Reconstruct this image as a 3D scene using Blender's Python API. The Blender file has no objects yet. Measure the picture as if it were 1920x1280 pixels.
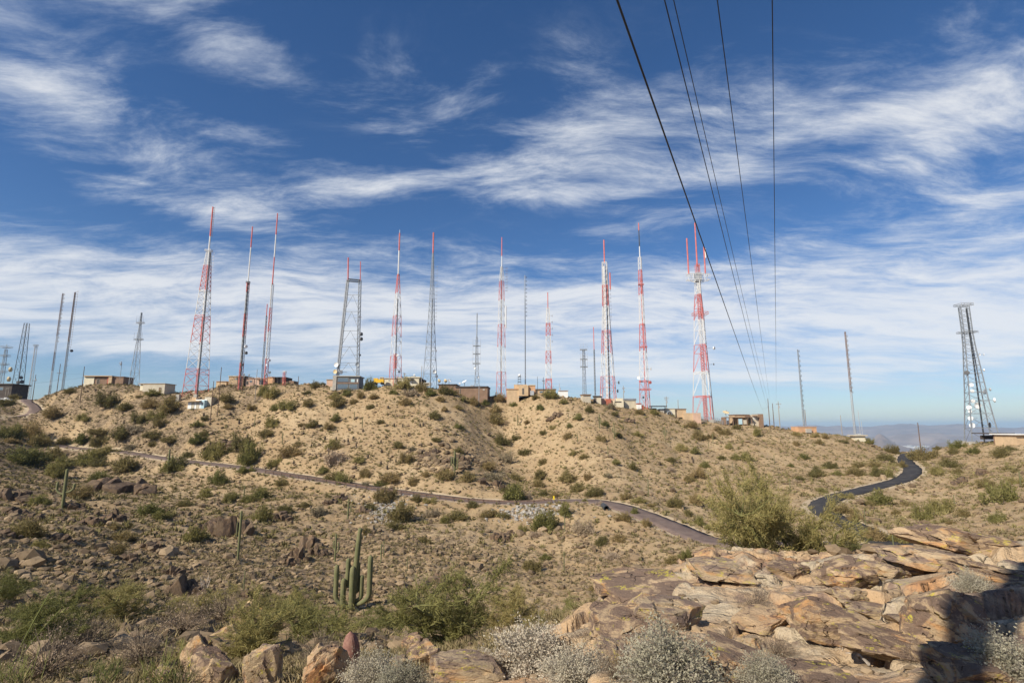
import bpy, math, random
import numpy as np
from mathutils import Vector, Matrix

# ------------------------------------------------------------------ camera, world, sun, exposure
scene = bpy.context.scene
COL = scene.collection
FPX = 1000.0                      # focal length in pixels of the 1920 x 1280 photograph
TANP = 0.160
PITCH = math.atan(TANP)
CP, SP = math.cos(PITCH), math.sin(PITCH)
cam_data = bpy.data.cameras.new('camera')
cam_data.sensor_width = 36.0
cam_data.lens = 36.0 * FPX / 1920.0
cam_data.clip_start = 0.05
cam_data.clip_end = 200000.0
cam = bpy.data.objects.new('camera', cam_data)
cam.location = (0, 0, 0)
cam.rotation_euler = (math.radians(90) + PITCH, 0, 0)
COL.objects.link(cam)
scene.camera = cam

SUN_EL = math.radians(37.0)
SHADOW = Vector((0.745, 0.667, 0)).normalized()      # shadows fall right and away
SUN_DIR = Vector((-SHADOW.x * math.cos(SUN_EL), -SHADOW.y * math.cos(SUN_EL), math.sin(SUN_EL)))
sun_data = bpy.data.lights.new('sun', 'SUN')
sun_data.energy = 5.0
sun_data.angle = math.radians(0.53)
sun_data.color = (1.0, 0.92, 0.78)
sun = bpy.data.objects.new('sun', sun_data)
sun.rotation_euler = SUN_DIR.to_track_quat('Z', 'Y').to_euler()
sun.location = (-60, -60, 90)
COL.objects.link(sun)

scene.view_settings.view_transform = 'Standard'
scene.view_settings.look = 'None'
scene.view_settings.exposure = 0.32
scene.view_settings.gamma = 1.0
scene.view_settings.use_curve_mapping = False
scene.cycles.use_denoising = True
scene.cycles.denoiser = 'OPENIMAGEDENOISE'
scene.cycles.denoising_input_passes = 'RGB_ALBEDO_NORMAL'
scene.cycles.denoising_prefilter = 'ACCURATE'
scene.cycles.max_bounces = 5
scene.cycles.diffuse_bounces = 2
scene.cycles.glossy_bounces = 2
scene.cycles.transmission_bounces = 2
scene.cycles.transparent_max_bounces = 6
scene.cycles.volume_bounces = 0
scene.cycles.use_adaptive_sampling = True
scene.cycles.adaptive_threshold = 0.012


class NT:
    """small helper to wire shader nodes"""
    def __init__(self, tree):
        self.t = tree
        tree.nodes.clear()

    def n(self, kind, **kw):
        nd = self.t.nodes.new(kind)
        for k, v in kw.items():
            setattr(nd, k, v)
        return nd

    def link(self, a, b):
        self.t.links.new(a, b)

    def put(self, sock, v):
        if isinstance(v, bpy.types.NodeSocket):
            self.link(v, sock)
        elif isinstance(v, (tuple, list)) and len(v) == 3 and sock.type == 'RGBA':
            sock.default_value = (*v, 1)
        else:
            sock.default_value = v

    def math(self, op, a, b=0.0, c=None, clamp=False):
        nd = self.n('ShaderNodeMath', operation=op, use_clamp=clamp)
        self.put(nd.inputs[0], a)
        self.put(nd.inputs[1], b)
        if c is not None:
            self.put(nd.inputs[2], c)
        return nd.outputs[0]

    def vmath(self, op, a, b=(0, 0, 0)):
        nd = self.n('ShaderNodeVectorMath', operation=op)
        self.put(nd.inputs[0], a)
        self.put(nd.inputs[1], b)
        return nd.outputs['Value'] if op in ('DOT_PRODUCT', 'LENGTH') else nd.outputs['Vector']

    def noise(self, vec, scale, detail=4.0, rough=0.55, dist=0.0, color=False):
        nd = self.n('ShaderNodeTexNoise')
        if vec is not None:
            self.link(vec, nd.inputs['Vector'])
        nd.inputs['Scale'].default_value = scale
        nd.inputs['Detail'].default_value = detail
        nd.inputs['Roughness'].default_value = rough
        nd.inputs['Distortion'].default_value = dist
        return nd.outputs['Color' if color else 'Fac']

    def voro(self, vec, scale, feature='F1', rnd=1.0, out='Distance'):
        nd = self.n('ShaderNodeTexVoronoi', feature=feature)
        if vec is not None:
            self.link(vec, nd.inputs['Vector'])
        nd.inputs['Scale'].default_value = scale
        nd.inputs['Randomness'].default_value = rnd
        return nd.outputs[out]

    def ramp(self, fac, lo, hi, a=0.0, b=1.0, smooth=True):
        nd = self.n('ShaderNodeMapRange', interpolation_type='SMOOTHSTEP' if smooth else 'LINEAR')
        self.put(nd.inputs[0], fac)
        nd.inputs[1].default_value = lo
        nd.inputs[2].default_value = hi
        nd.inputs[3].default_value = a
        nd.inputs[4].default_value = b
        return nd.outputs[0]

    def mix(self, fac, a, b, blend='MIX'):
        nd = self.n('ShaderNodeMix', data_type='RGBA', blend_type=blend)
        self.put(nd.inputs[0], fac)
        self.put(nd.inputs[6], a)
        self.put(nd.inputs[7], b)
        return nd.outputs[2]

    def combine(self, x, y, z):
        nd = self.n('ShaderNodeCombineXYZ')
        self.put(nd.inputs[0], x)
        self.put(nd.inputs[1], y)
        self.put(nd.inputs[2], z)
        return nd.outputs[0]


def ray(px, py):
    """world direction through a pixel of the photograph (not normalised; y component is forward)"""
    u = (px - 960.0) / FPX
    v = (640.0 - py) / FPX
    return np.array([u, CP - v * SP, SP + v * CP])


def pix(px, py, Y):
    d = ray(px, py)
    return d * (Y / d[1])


def proj(p):
    x, y, z = p
    d = y * CP + z * SP
    return 960 + FPX * x / d, 640 - FPX * (z * CP - y * SP) / d


# ---- sky: Nishita with sheets of cirrus laid over it by direction
world = bpy.data.worlds.new('World')
scene.world = world
world.use_nodes = True
w = NT(world.node_tree)
tc = w.n('ShaderNodeTexCoord')
D = w.vmath('NORMALIZE', tc.outputs['Generated'])
sky = w.n('ShaderNodeTexSky', sky_type='NISHITA', sun_disc=False)
sky.sun_elevation = SUN_EL
sky.sun_rotation = math.atan2(SUN_DIR.x, SUN_DIR.y)
sky.altitude = 750.0
sky.air_density = 1.0
sky.dust_density = 0.6
sky.ozone_density = 2.6
sep = w.n('ShaderNodeSeparateXYZ')
w.link(D, sep.inputs[0])
dx, dy, dz = sep.outputs
zc = w.math('ADD', w.math('MAXIMUM', dz, 0.0), 0.13)
plane = w.combine(w.math('DIVIDE', dx, zc), w.math('DIVIDE', dy, zc), 0.0)
# streaky fibres: noise stretched along a slanting direction, warped by a slower noise
warp = w.vmath('SCALE', w.vmath('SUBTRACT', w.noise(plane, 0.9, 3, 0.5, color=True), (0.5, 0.5, 0.5)))
warp.node.inputs['Scale'].default_value = 0.55
mp = w.n('ShaderNodeMapping')
mp.inputs['Rotation'].default_value = (0, 0, math.radians(-17))
mp.inputs['Scale'].default_value = (0.75, 1.7, 1)
w.link(w.vmath('ADD', plane, warp), mp.inputs['Vector'])
fib = w.noise(mp.outputs[0], 2.6, 14, 0.68, 0.25)
mp2 = w.n('ShaderNodeMapping')
mp2.inputs['Rotation'].default_value = (0, 0, math.radians(12))
mp2.inputs['Scale'].default_value = (0.35, 1.5, 1)
mp2.inputs['Location'].default_value = (5.3, 2.1, 0)
w.link(w.vmath('ADD', plane, warp), mp2.inputs['Vector'])
fib2 = w.noise(mp2.outputs[0], 0.9, 7, 0.55, 0.3)
CLOUDS = [   # centre px, py, half length, half height (px), tilt (deg, + rises to the right), weight
    (110, 205, 260, 58, -14, 0.85), (430, 250, 170, 26, -7, 0.58), (60, 335, 240, 14, 4, 0.16),
    (360, 45, 240, 46, -8, 0.72), (60, 70, 180, 50, -14, 0.40),
    (640, 352, 170, 20, 11, 0.46), (830, 325, 230, 38, 10, 0.58), (1070, 265, 160, 56, 8, 0.68), (1370, 295, 220, 44, 6, 0.55),
    (985, 360, 280, 26, 2, 0.42),
    (735, 150, 55, 75, 30, 0.42), (860, 180, 100, 45, 22, 0.50), (1072, 120, 60, 70, 30, 0.22),
    (1560, 130, 330, 130, 0, 0.36), (1870, 150, 110, 55, 10, 0.50), (1760, 285, 150, 36, 6, 0.46), (1850, 375, 180, 34, 9, 0.52),
    (1480, 455, 150, 20, 12, 0.42), (1200, 425, 130, 16, 6, 0.35),
    (90, 395, 110, 12, -6, 0.20),
    (230, 525, 420, 60, 0, 0.62), (750, 515, 420, 60, 2, 0.70), (250, 628, 420, 36, 0, 0.95), (700, 612, 480, 58, 0, 0.95),
    (1240, 570, 480, 70, 2, 1.15), (1760, 565, 340, 82, 4, 1.0), (1500, 670, 620, 62, 0, 1.0),
]
total = None
for (cx, cy, a, b, tilt, wt) in CLOUDS:
    c = Vector(ray(cx, cy)).normalized()
    r_ = Vector((0, 0, 1)).cross(c).normalized() * -1.0
    u_ = r_.cross(c).normalized()
    if u_.z < 0:
        u_ = -u_
    t = math.radians(tilt)
    e1 = (r_ * math.cos(t) + u_ * math.sin(t)) * (FPX / a)
    e2 = (u_ * math.cos(t) - r_ * math.sin(t)) * (FPX / b)
    s1 = w.vmath('DOT_PRODUCT', D, tuple(e1))
    s2 = w.math('SUBTRACT', w.vmath('DOT_PRODUCT', D, tuple(e2)), 0.0)
    q = w.math('MULTIPLY_ADD', s2, s2, w.math('MULTIPLY', s1, s1))
    g = w.math('EXPONENT', w.math('MULTIPLY', q, -1.0))
    front = w.math('GREATER_THAN', w.vmath('DOT_PRODUCT', D, tuple(c)), 0.0)
    g = w.math('MULTIPLY', g, w.math('MULTIPLY', front, wt))
    total = g if total is None else w.math('ADD', total, g)
# beyond the frame the same broken cirrus goes on
behind = w.ramp(dy, -0.1, 0.35, 1.0, 0.0)
total = w.math('ADD', total, w.math('MULTIPLY', behind, w.ramp(fib2, 0.42, 0.66, 0.0, 0.7)))
total = w.math('MINIMUM', total, 1.15)
f1 = w.math('MULTIPLY', w.ramp(fib, 0.30, 0.70, -0.80, 0.66, smooth=False), w.ramp(dz, 0.06, 0.36, 0.42, 1.0))
f2 = w.ramp(fib2, 0.30, 0.70, -0.35, 0.35, smooth=False)
dens = w.math('ADD', total, w.math('ADD', f1, f2))
alpha = w.ramp(dens, 0.0, 1.5, 0.0, 0.88)
alpha = w.math('MULTIPLY', alpha, w.ramp(total, 0.02, 0.35, 0.12, 1.0))
cloudcol = w.mix(w.ramp(dens, 0.3, 1.4), (6.3, 7.1, 8.4), (8.7, 8.9, 9.2))
hs = w.n('ShaderNodeHueSaturation')
hs.inputs['Saturation'].default_value = 1.2
w.link(sky.outputs[0], hs.inputs['Color'])
skycol = w.mix(1.0, hs.outputs[0], (0.92, 0.97, 1.10), blend='MULTIPLY')
bg = w.n('ShaderNodeBackground')
w.link(w.mix(alpha, skycol, cloudcol), bg.inputs['Color'])
bg.inputs['Strength'].default_value = 0.078
out = w.n('ShaderNodeOutputWorld')
w.link(bg.outputs[0], out.inputs['Surface'])
world.cycles.sampling_method = 'MANUAL'
world.cycles.sample_map_resolution = 512

# ------------------------------------------------------------------ numeric helpers
_rng0 = np.random.RandomState(11)
_PERM = _rng0.permutation(256)
_PERM = np.concatenate([_PERM, _PERM, _PERM])
_G2 = np.stack([np.cos(np.arange(256) * 2.39996), np.sin(np.arange(256) * 2.39996)], 1)
_G3 = _rng0.normal(size=(256, 3))
_G3 /= np.linalg.norm(_G3, axis=1)[:, None]


def noise2(x, y):
    xi = np.floor(x).astype(np.int64)
    yi = np.floor(y).astype(np.int64)
    fx = x - xi
    fy = y - yi
    u = fx * fx * fx * (fx * (fx * 6 - 15) + 10)
    v = fy * fy * fy * (fy * (fy * 6 - 15) + 10)
    xi &= 255
    yi &= 255

    def g(ix, iy, ax, ay):
        h = _PERM[_PERM[ix] + iy]
        return _G2[h, 0] * ax + _G2[h, 1] * ay
    a = g(xi, yi, fx, fy)
    b = g(xi + 1, yi, fx - 1, fy)
    c = g(xi, yi + 1, fx, fy - 1)
    d = g(xi + 1, yi + 1, fx - 1, fy - 1)
    return (a + (b - a) * u) * (1 - v) + (c + (d - c) * u) * v


def noise3(p):
    pi = np.floor(p).astype(np.int64)
    f = p - pi
    s = f * f * f * (f * (f * 6 - 15) + 10)
    pi &= 255
    r = 0.0
    for dx_ in (0, 1):
        for dy_ in (0, 1):
            for dz_ in (0, 1):
                h = _PERM[_PERM[_PERM[pi[:, 0] + dx_] + pi[:, 1] + dy_] + pi[:, 2] + dz_]
                gr = _G3[h]
                dd = gr[:, 0] * (f[:, 0] - dx_) + gr[:, 1] * (f[:, 1] - dy_) + gr[:, 2] * (f[:, 2] - dz_)
                wx = s[:, 0] if dx_ else 1 - s[:, 0]
                wy = s[:, 1] if dy_ else 1 - s[:, 1]
                wz = s[:, 2] if dz_ else 1 - s[:, 2]
                r = r + dd * wx * wy * wz
    return r


def fbm2(x, y, octaves=4, gain=0.5, lac=2.03):
    a, s = 1.0, 0.0
    for k in range(octaves):
        s = s + a * noise2(x + 17.3 * k, y - 9.1 * k)
        x = x * lac
        y = y * lac
        a *= gain
    return s


def fbm3(p, octaves=4, gain=0.5):
    a, s = 1.0, 0.0
    for k in range(octaves):
        s = s + a * noise3(p + 13.7 * k)
        p = p * 2.03
        a *= gain
    return s


def sstep(a, b, x):
    t = np.clip((x - a) / (b - a), 0, 1)
    return t * t * (3 - 2 * t)


def voronoi2(x, y, seed=0):
    """distance to nearest border, cell id hash, offset from cell centre"""
    xi = np.floor(x).astype(np.int64)
    yi = np.floor(y).astype(np.int64)
    best = np.full(x.shape, 1e9)
    second = np.full(x.shape, 1e9)
    bid = np.zeros(x.shape, np.int64)
    bx = np.zeros(x.shape)
    by = np.zeros(x.shape)
    for ox in (-1, 0, 1):
        for oy in (-1, 0, 1):
            cx = xi + ox
            cy = yi + oy
            h = _PERM[_PERM[(cx + seed) & 255] + (cy & 255)]
            h2 = _PERM[h + 57]
            px = cx + 0.1 + 0.8 * h / 255.0
            py = cy + 0.1 + 0.8 * h2 / 255.0
            d = np.hypot(px - x, py - y)
            m = d < best
            second = np.where(m, best, np.minimum(second, d))
            best = np.where(m, d, best)
            bid = np.where(m, h * 256 + h2, bid)
            bx = np.where(m, x - px, bx)
            by = np.where(m, y - py, by)
    return second - best, bid, bx, by


# ------------------------------------------------------------------ the lie of the land: measured points of the terrain, then a smooth surface
ANCH = [
    # crest the masts stand on
    (0, 752, 262), (60, 748, 275), (110, 735, 268), (160, 724, 258), (250, 726, 252), (330, 740, 244), (420, 729, 240), (500, 726, 240),
    (600, 724, 238), (660, 731, 230), (740, 727, 228), (800, 728, 230), (870, 740, 232), (930, 750, 236), (1000, 742, 232),
    (1060, 743, 228), (1110, 752, 230), (1170, 761, 230), (1230, 770, 232), (1330, 791, 235), (1420, 798, 234), (1500, 809, 228),
    (1600, 821, 220), (1665, 842, 222), (1710, 850, 225), (1760, 843, 212), (1850, 831, 200), (1920, 832, 185), (2000, 835, 170), (-120, 760, 250),
    # left: slope with the gravel spur and the brown road
    (0, 777, 238), (0, 797, 224), (60, 771, 250), (100, 790, 238), (0, 838, 200), (110, 836, 222), (280, 856, 203), (430, 873, 184), (560, 894, 165), (700, 916, 148),
    (200, 790, 232), (330, 790, 222), (430, 800, 218), (520, 820, 200), (480, 770, 226),
    # middle hill, ravine, next hill
    (640, 790, 205), (640, 850, 178), (760, 800, 192), (760, 870, 163), (850, 780, 203), (870, 860, 163), (900, 900, 150),
    (930, 780, 226), (965, 830, 205), (1010, 870, 182), (1080, 912, 152), (1000, 800, 207), (1060, 840, 178), (1120, 880, 155),
    (1200, 820, 188), (1200, 880, 157), (1210, 930, 130), (1330, 840, 195), (1340, 900, 155), (1340, 960, 122), (1450, 850, 188), (1460, 910, 145), (1560, 870, 180),
    # brown road, middle to lower end
    (830, 933, 136), (950, 941, 128), (1030, 939, 125), (1100, 938, 121), (1170, 951, 112), (1250, 981, 100), (1340, 1016, 90),
    # black road
    (1690, 1022, 76), (1610, 990, 90), (1540, 950, 112), (1560, 929, 124), (1640, 912, 140), (1700, 893, 156), (1712, 880, 168), (1697, 862, 195),
    # right hill
    (1640, 960, 112), (1720, 930, 130), (1800, 900, 145), (1900, 900, 128), (1750, 990, 88), (1850, 960, 98), (1920, 960, 88), (1850, 865, 168), (2000, 930, 90), (1760, 870, 176),
    (1920, 1000, 66), (1800, 1010, 74),
    # gully floor and the flank below the camera
    (950, 985, 112), (1055, 1070, 84), (1100, 1020, 95), (1200, 1040, 86), (1000, 1120, 66), (850, 1000, 105), (850, 1060, 80), (700, 1030, 88), (660, 1145, 53),
    (760, 1100, 64), (560, 1040, 84), (880, 1150, 50), (600, 960, 122), (1250, 1075, 70),
    (0, 900, 132), (120, 930, 120), (0, 960, 92), (0, 1050, 50), (0, 1150, 27), (0, 1230, 15.5), (0, 1280, 11), (300, 950, 118), (300, 1050, 68), (300, 1150, 36),
    (300, 1230, 17), (300, 1280, 10.5), (500, 960, 122), (480, 1070, 66), (480, 1150, 42), (480, 1215, 24), (480, 1280, 9.2), (-150, 1000, 60), (-150, 1150, 25),
    (640, 1200, 30), (640, 1245, 12), (640, 1280, 8.0), (800, 1190, 29), (800, 1245, 9.5), (800, 1280, 7.0), (950, 1280, 5.9), (1000, 1230, 7.2), (1060, 1195, 8.8),
    # the rock outcrop in front of the camera
    (1100, 1280, 5.3), (1120, 1160, 9.2), (1150, 1110, 12.0), (1300, 1280, 5.0), (1300, 1180, 7.0), (1250, 1080, 12.6), (1310, 1046, 16.0), (1500, 1280, 4.9), (1500, 1180, 6.8),
    (1500, 1100, 9.8), (1500, 1060, 14.0), (1430, 1047, 18.0), (1620, 1042, 16.5), (1700, 1280, 4.7), (1700, 1180, 6.3), (1700, 1100, 8.8), (1720, 1040, 14.0),
    (1880, 1280, 4.5), (1880, 1180, 5.9), (1880, 1090, 7.8), (1880, 1030, 11.5), (2050, 1200, 5.0), (2050, 1060, 8.5),
    # hidden ground beyond the outcrop's edge
    (1150, 1200, 20), (1150, 1150, 36), (1300, 1105, 28), (1300, 1075, 50), (1430, 1085, 30), (1430, 1065, 52), (1560, 1075, 30), (1560, 1050, 56), (1720, 1075, 27), (1720, 1050, 50),
    (1880, 1065, 22), (1880, 1040, 42),
]
_pts = [pix(*a) for a in ANCH]
for deg in (-110, -75, -52, 0, 52, 75, 110):               # where the photographer stands
    for r_, z_ in ((1.2, -1.72), (2.6, -1.86)):
        t = math.radians(deg)
        _pts.append(np.array([r_ * math.sin(t), r_ * math.cos(t), z_ + (0.1 if deg > 0 else -0.12) * (r_ > 2)]))
for (px, py, Y) in ANCH[:30]:                              # the ridge falls away behind its crest
    p = pix(px, py, Y)
    _pts.append(np.array([p[0] * 1.16, p[1] * 1.16, p[2] - 5.5]))
    _pts.append(np.array([p[0] * 1.55, p[1] * 1.55, p[2] - 48.0]))
for deg in (-110, -80, 80, 110):
    t = math.radians(deg)
    for r_, z_ in ((10, -3.6 if deg < 0 else -1.6), (40, -12), (120, -14), (260, -5), (400, -45)):
        _pts.append(np.array([r_ * math.sin(t), r_ * math.cos(t), z_]))
_pts = np.array(_pts)
LK = 0.42


def _feat(x, y):
    r = np.hypot(x, y)
    return np.stack([np.arctan2(x, y), LK * np.log(np.maximum(r, 0.8))], -1), r


def _tps(d2):
    return 0.5 * d2 * np.log(d2 + 1e-12)


_F, _R = _feat(_pts[:, 0], _pts[:, 1])
_A = _tps(((_F[:, None] - _F[None]) ** 2).sum(-1)) + np.eye(len(_F)) * 3e-5
_Pm = np.concatenate([np.ones((len(_F), 1)), _F], 1)
_M = np.block([[_A, _Pm], [_Pm.T, np.zeros((3, 3))]])
_W = np.linalg.solve(_M, np.concatenate([_pts[:, 2] / _R, np.zeros(3)]))
TH0, TH1, LR0, LR1 = math.radians(-112), math.radians(112), math.log(0.8), math.log(520.0)
NT_, NR_ = 420, 420
_tt, _ll = np.meshgrid(np.linspace(TH0, TH1, NT_), np.linspace(LR0, LR1, NR_), indexing='ij')
_q = np.stack([_tt.ravel(), LK * _ll.ravel()], 1)
_TAB = np.zeros(len(_q))
for k in range(0, len(_q), 20000):
    qq = _q[k:k + 20000]
    _TAB[k:k + 20000] = _tps(((qq[:, None] - _F[None]) ** 2).sum(-1)) @ _W[:-3] + _W[-3] + qq @ _W[-2:]
_TAB = _TAB.reshape(NT_, NR_)


def base_height(x, y):
    th = np.arctan2(x, y)
    r = np.hypot(x, y)
    a = np.clip((th - TH0) / (TH1 - TH0) * (NT_ - 1), 0, NT_ - 1.001)
    b = np.clip((np.log(np.maximum(r, 0.8)) - LR0) / (LR1 - LR0) * (NR_ - 1), 0, NR_ - 1.001)
    ia = a.astype(int)
    ib = b.astype(int)
    fa = a - ia
    fb = b - ib
    s = (_TAB[ia, ib] * (1 - fa) * (1 - fb) + _TAB[ia + 1, ib] * fa * (1 - fb) + _TAB[ia, ib + 1] * (1 - fa) * fb + _TAB[ia + 1, ib + 1] * fa * fb)
    back = (th > TH1) | (th < TH0)
    if back.any():                       # behind the photographer: from the one flank round to the other
        u = np.where(th[back] > 0, th[back] - TH1, th[back] + 2 * math.pi - TH1) / (2 * math.pi + TH0 - TH1)
        u = u * u * (3 - 2 * u)
        jb, gb = ib[back], fb[back]
        e1 = _TAB[-1, jb] * (1 - gb) + _TAB[-1, jb + 1] * gb
        e0 = _TAB[0, jb] * (1 - gb) + _TAB[0, jb + 1] * gb
        s[back] = e1 * (1 - u) + e0 * u
    return s * r


def catmull(P, n=14):
    P = np.array(P, float)
    Q = np.concatenate([[2 * P[0] - P[1]], P, [2 * P[-1] - P[-2]]])
    o = []
    for i in range(1, len(Q) - 2):
        for t in np.linspace(0, 1, n, endpoint=False):
            a, b, c, d = Q[i - 1], Q[i], Q[i + 1], Q[i + 2]
            o.append(0.5 * (2 * b + (c - a) * t + (2 * a - 5 * b + 4 * c - d) * t * t + (3 * b - a - 3 * c + d) * t ** 3))
    o.append(Q[-2])
    return np.array(o)


BROWN = [(72, 833, 225), (110, 836, 222), (190, 845, 213), (280, 856, 203), (430, 873, 184), (560, 894, 165), (700, 916, 148), (830, 933, 136), (950, 941, 128), (1030, 939, 125),
         (1100, 938, 121), (1170, 951, 112), (1250, 981, 100), (1340, 1016, 90)]
_b = [pix(*a) for a in BROWN]
_b += [np.array([_b[-1][0] + 9, _b[-1][1] - 9, _b[-1][2] - 0.4]), np.array([_b[-1][0] + 17, _b[-1][1] - 15, _b[-1][2] - 0.2])]
_k = [pix(*a) for a in [(1600, 1050, 66), (1690, 1024, 74), (1612, 990, 90), (1552, 962, 105), (1541, 944, 114), (1575, 927, 125), (1640, 912, 140), (1695, 897, 153), (1711, 880, 168), (1697, 863, 193), (1706, 853, 214), (1740, 852, 235)]]
_k[0] = np.array([_b[-1][0] + 5, _b[-1][1] - 1.5, _b[-1][2] + .1])
_s = [pix(*a) for a in [(-60, 778, 228), (0, 776, 234), (40, 772, 243), (66, 767, 250), (60, 759, 258), (50, 751, 266), (53, 744, 278), (50, 743, 300)]]
ROADS = {'brown': (catmull(_b), 2.8), 'black': (catmull(_k), 2.3), 'spur': (catmull(_s), 2.2)}


def _smooth_z(P, base, w=9):
    z = 0.1 * P[:, 2] + 0.9 * base
    k = np.ones(w) / w
    zz = np.convolve(np.pad(z, w // 2, mode='edge'), k, 'valid')
    return zz


for k_ in ROADS:
    P_, hw = ROADS[k_]
    P_[:, 2] = base_height(P_[:, 0], P_[:, 1]) if k_ == 'spur' else _smooth_z(P_, base_height(P_[:, 0], P_[:, 1]), 13)


def road_dist(x, y):
    """distance to nearest road minus its half width, and road height there"""
    best = np.full(x.shape, 1e9)
    z = np.zeros(x.shape)
    for P_, hw in ROADS.values():
        lo = P_[:, :2].min(0) - 16
        hi = P_[:, :2].max(0) + 16
        m = np.where((x > lo[0]) & (x < hi[0]) & (y > lo[1]) & (y < hi[1]))[0]
        if len(m) == 0:
            continue
        for c in range(0, len(m), 60000):
            i = m[c:c + 60000]
            d2 = (x[i, None] - P_[None, :, 0]) ** 2 + (y[i, None] - P_[None, :, 1]) ** 2
            j = d2.argmin(1)
            # refine on the two neighbouring segments
            jj = np.clip(j, 1, len(P_) - 2)
            dd = np.full(len(i), 1e9)
            zz = np.zeros(len(i))
            for a0 in (jj - 1, jj):
                A = P_[a0]
                B = P_[a0 + 1]
                ab = B - A
                t = np.clip(((x[i] - A[:, 0]) * ab[:, 0] + (y[i] - A[:, 1]) * ab[:, 1]) / (ab[:, 0] ** 2 + ab[:, 1] ** 2 + 1e-9), 0, 1)
                q = A + ab * t[:, None]
                d = np.hypot(x[i] - q[:, 0], y[i] - q[:, 1])
                s = d < dd
                dd = np.where(s, d, dd)
                zz = np.where(s, q[:, 2], zz)
            dd = dd - hw
            s = dd < best[i]
            best[i] = np.where(s, dd, best[i])
            z[i] = np.where(s, zz, z[i])
    return best, z


def outcrop_mask(x, y):
    """1 on the bare rock shelf in front of the camera"""
    th = np.degrees(np.arctan2(x, y))
    r = np.hypot(x, y)
    wob = 4.0 * noise2(x * 0.5, y * 0.5) + 1.5 * noise2(x * 1.7, y * 1.7)
    edge = np.interp(th, [-60, -20, -6, 0, 5, 9, 14, 18, 60], [0.0, 0.0, 7.5, 8.6, 10.5, 14, 18, 20, 20])
    near = sstep(-10 + wob, 3 + wob, th)
    return near * (1 - sstep(edge * 0.86, edge * 1.06 + 0.05, r + 0.25 * wob)) * sstep(1.6, 3.0, r)


def ground(x, y, want_mask=False):
    x = np.atleast_1d(np.asarray(x, float))
    y = np.atleast_1d(np.asarray(y, float))
    r = np.hypot(x, y)
    z = base_height(x, y)
    far = sstep(14, 70, r)
    z = z + far * (1.2 * fbm2(x / 34, y / 34, 3) + 0.75 * fbm2(x / 7.5 + 40, y / 7.5, 4, 0.6))
    z = z + sstep(25, 60, r) * 0.30 * np.maximum(0.25 - np.abs(fbm2(x / 5.0 + 3, y / 5.0 + 8, 2, 0.5)), 0) * sstep(-.1, .35, noise2(x / 25, y / 25 + 4)) * 3
    mid = sstep(7, 16, r) * (1 - sstep(90, 240, r))
    rough = sstep(-0.1, 0.45, noise2(x / 18 + 7, y / 18) + 0.35 * sstep(20, -40, x))
    rid = 1 - np.abs(fbm2(x / 2.6, y / 2.6, 3, 0.55)) * 2.2
    z = z + mid * rough * 0.24 * np.maximum(rid - 0.35, 0)
    z = z + 0.05 * fbm2(x / 0.7, y / 0.7, 3) * (1 - far)
    oc = outcrop_mask(x, y)
    m = oc > 0.001
    if m.any():
        xs, ys = x[m], y[m]
        c, s = math.cos(0.45), math.sin(0.45)
        wx = xs + 0.28 * noise2(xs * 0.9, ys * 0.9) + 0.07 * noise2(xs * 4, ys * 4)
        wy = ys + 0.28 * noise2(xs * 0.9 + 31, ys * 0.9) + 0.07 * noise2(xs * 4 + 9, ys * 4)
        a = (wx * c - wy * s)
        b = (wx * s + wy * c)
        e, cid, bx, by = voronoi2(a / 1.55, b / 0.82, 3)
        h1 = (cid % 97) / 97.0
        h2 = (cid % 61) / 61.0 - 0.5
        h3 = (cid % 43) / 43.0 - 0.5
        slab = 0.30 * (h1 - 0.5) + 0.26 * h2 * bx + 0.34 * h3 * by
        crack = -0.20 * (1 - sstep(0.0, 0.09, e)) * sstep(0.25, 0.5, h1 + 0.2)
        e2, cid2, bx2, by2 = voronoi2(a / 0.5 + 11, b / 0.33, 9)
        small = 0.09 * ((cid2 % 89) / 89.0 - 0.5) + 0.10 * ((cid2 % 53) / 53.0 - 0.5) * by2 - 0.05 * (1 - sstep(0, 0.12, e2))
        pick = sstep(0.0, 0.22, noise2(xs * 0.55 + 3, ys * 0.55))
        strata = 0.025 * noise2(a * 1.2, b * 9) + 0.03 * fbm2(xs * 2.5, ys * 2.5, 4, 0.6)
        z[m] = z[m] + oc[m] * (slab + crack + small * pick + strata)
    d, rz = road_dist(x, y)
    k = 1 - sstep(0.2, 5.5, d)
    under = sstep(0.9, -0.1, d) * 0.16
    z = z * (1 - k) + rz * k - under
    if want_mask:
        far_flank_shade = sstep(-40, -150, x) * sstep(110, 150, r) * (0.58 + 0.6 * fbm2(x / 12, y / 12, 3))  # shade of the slope turned from the sun, put into the ground colour
        flank = sstep(12, -30, x) * sstep(10, 22, r) * (1 - sstep(120, 190, r)) * (0.42 + 0.35 * fbm2(x / 9, y / 9, 3))  # dark varnished gravel, plus the flank's grazing-light shade put into the colour
        rock = np.maximum(np.maximum(oc, mid * rough * sstep(0.45, 0.8, rid) * 0.6), np.maximum(flank, far_flank_shade))  # mask carries bare rock, dark gravel and the painted flank shade
        return z, oc, rock, d
    return z


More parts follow.
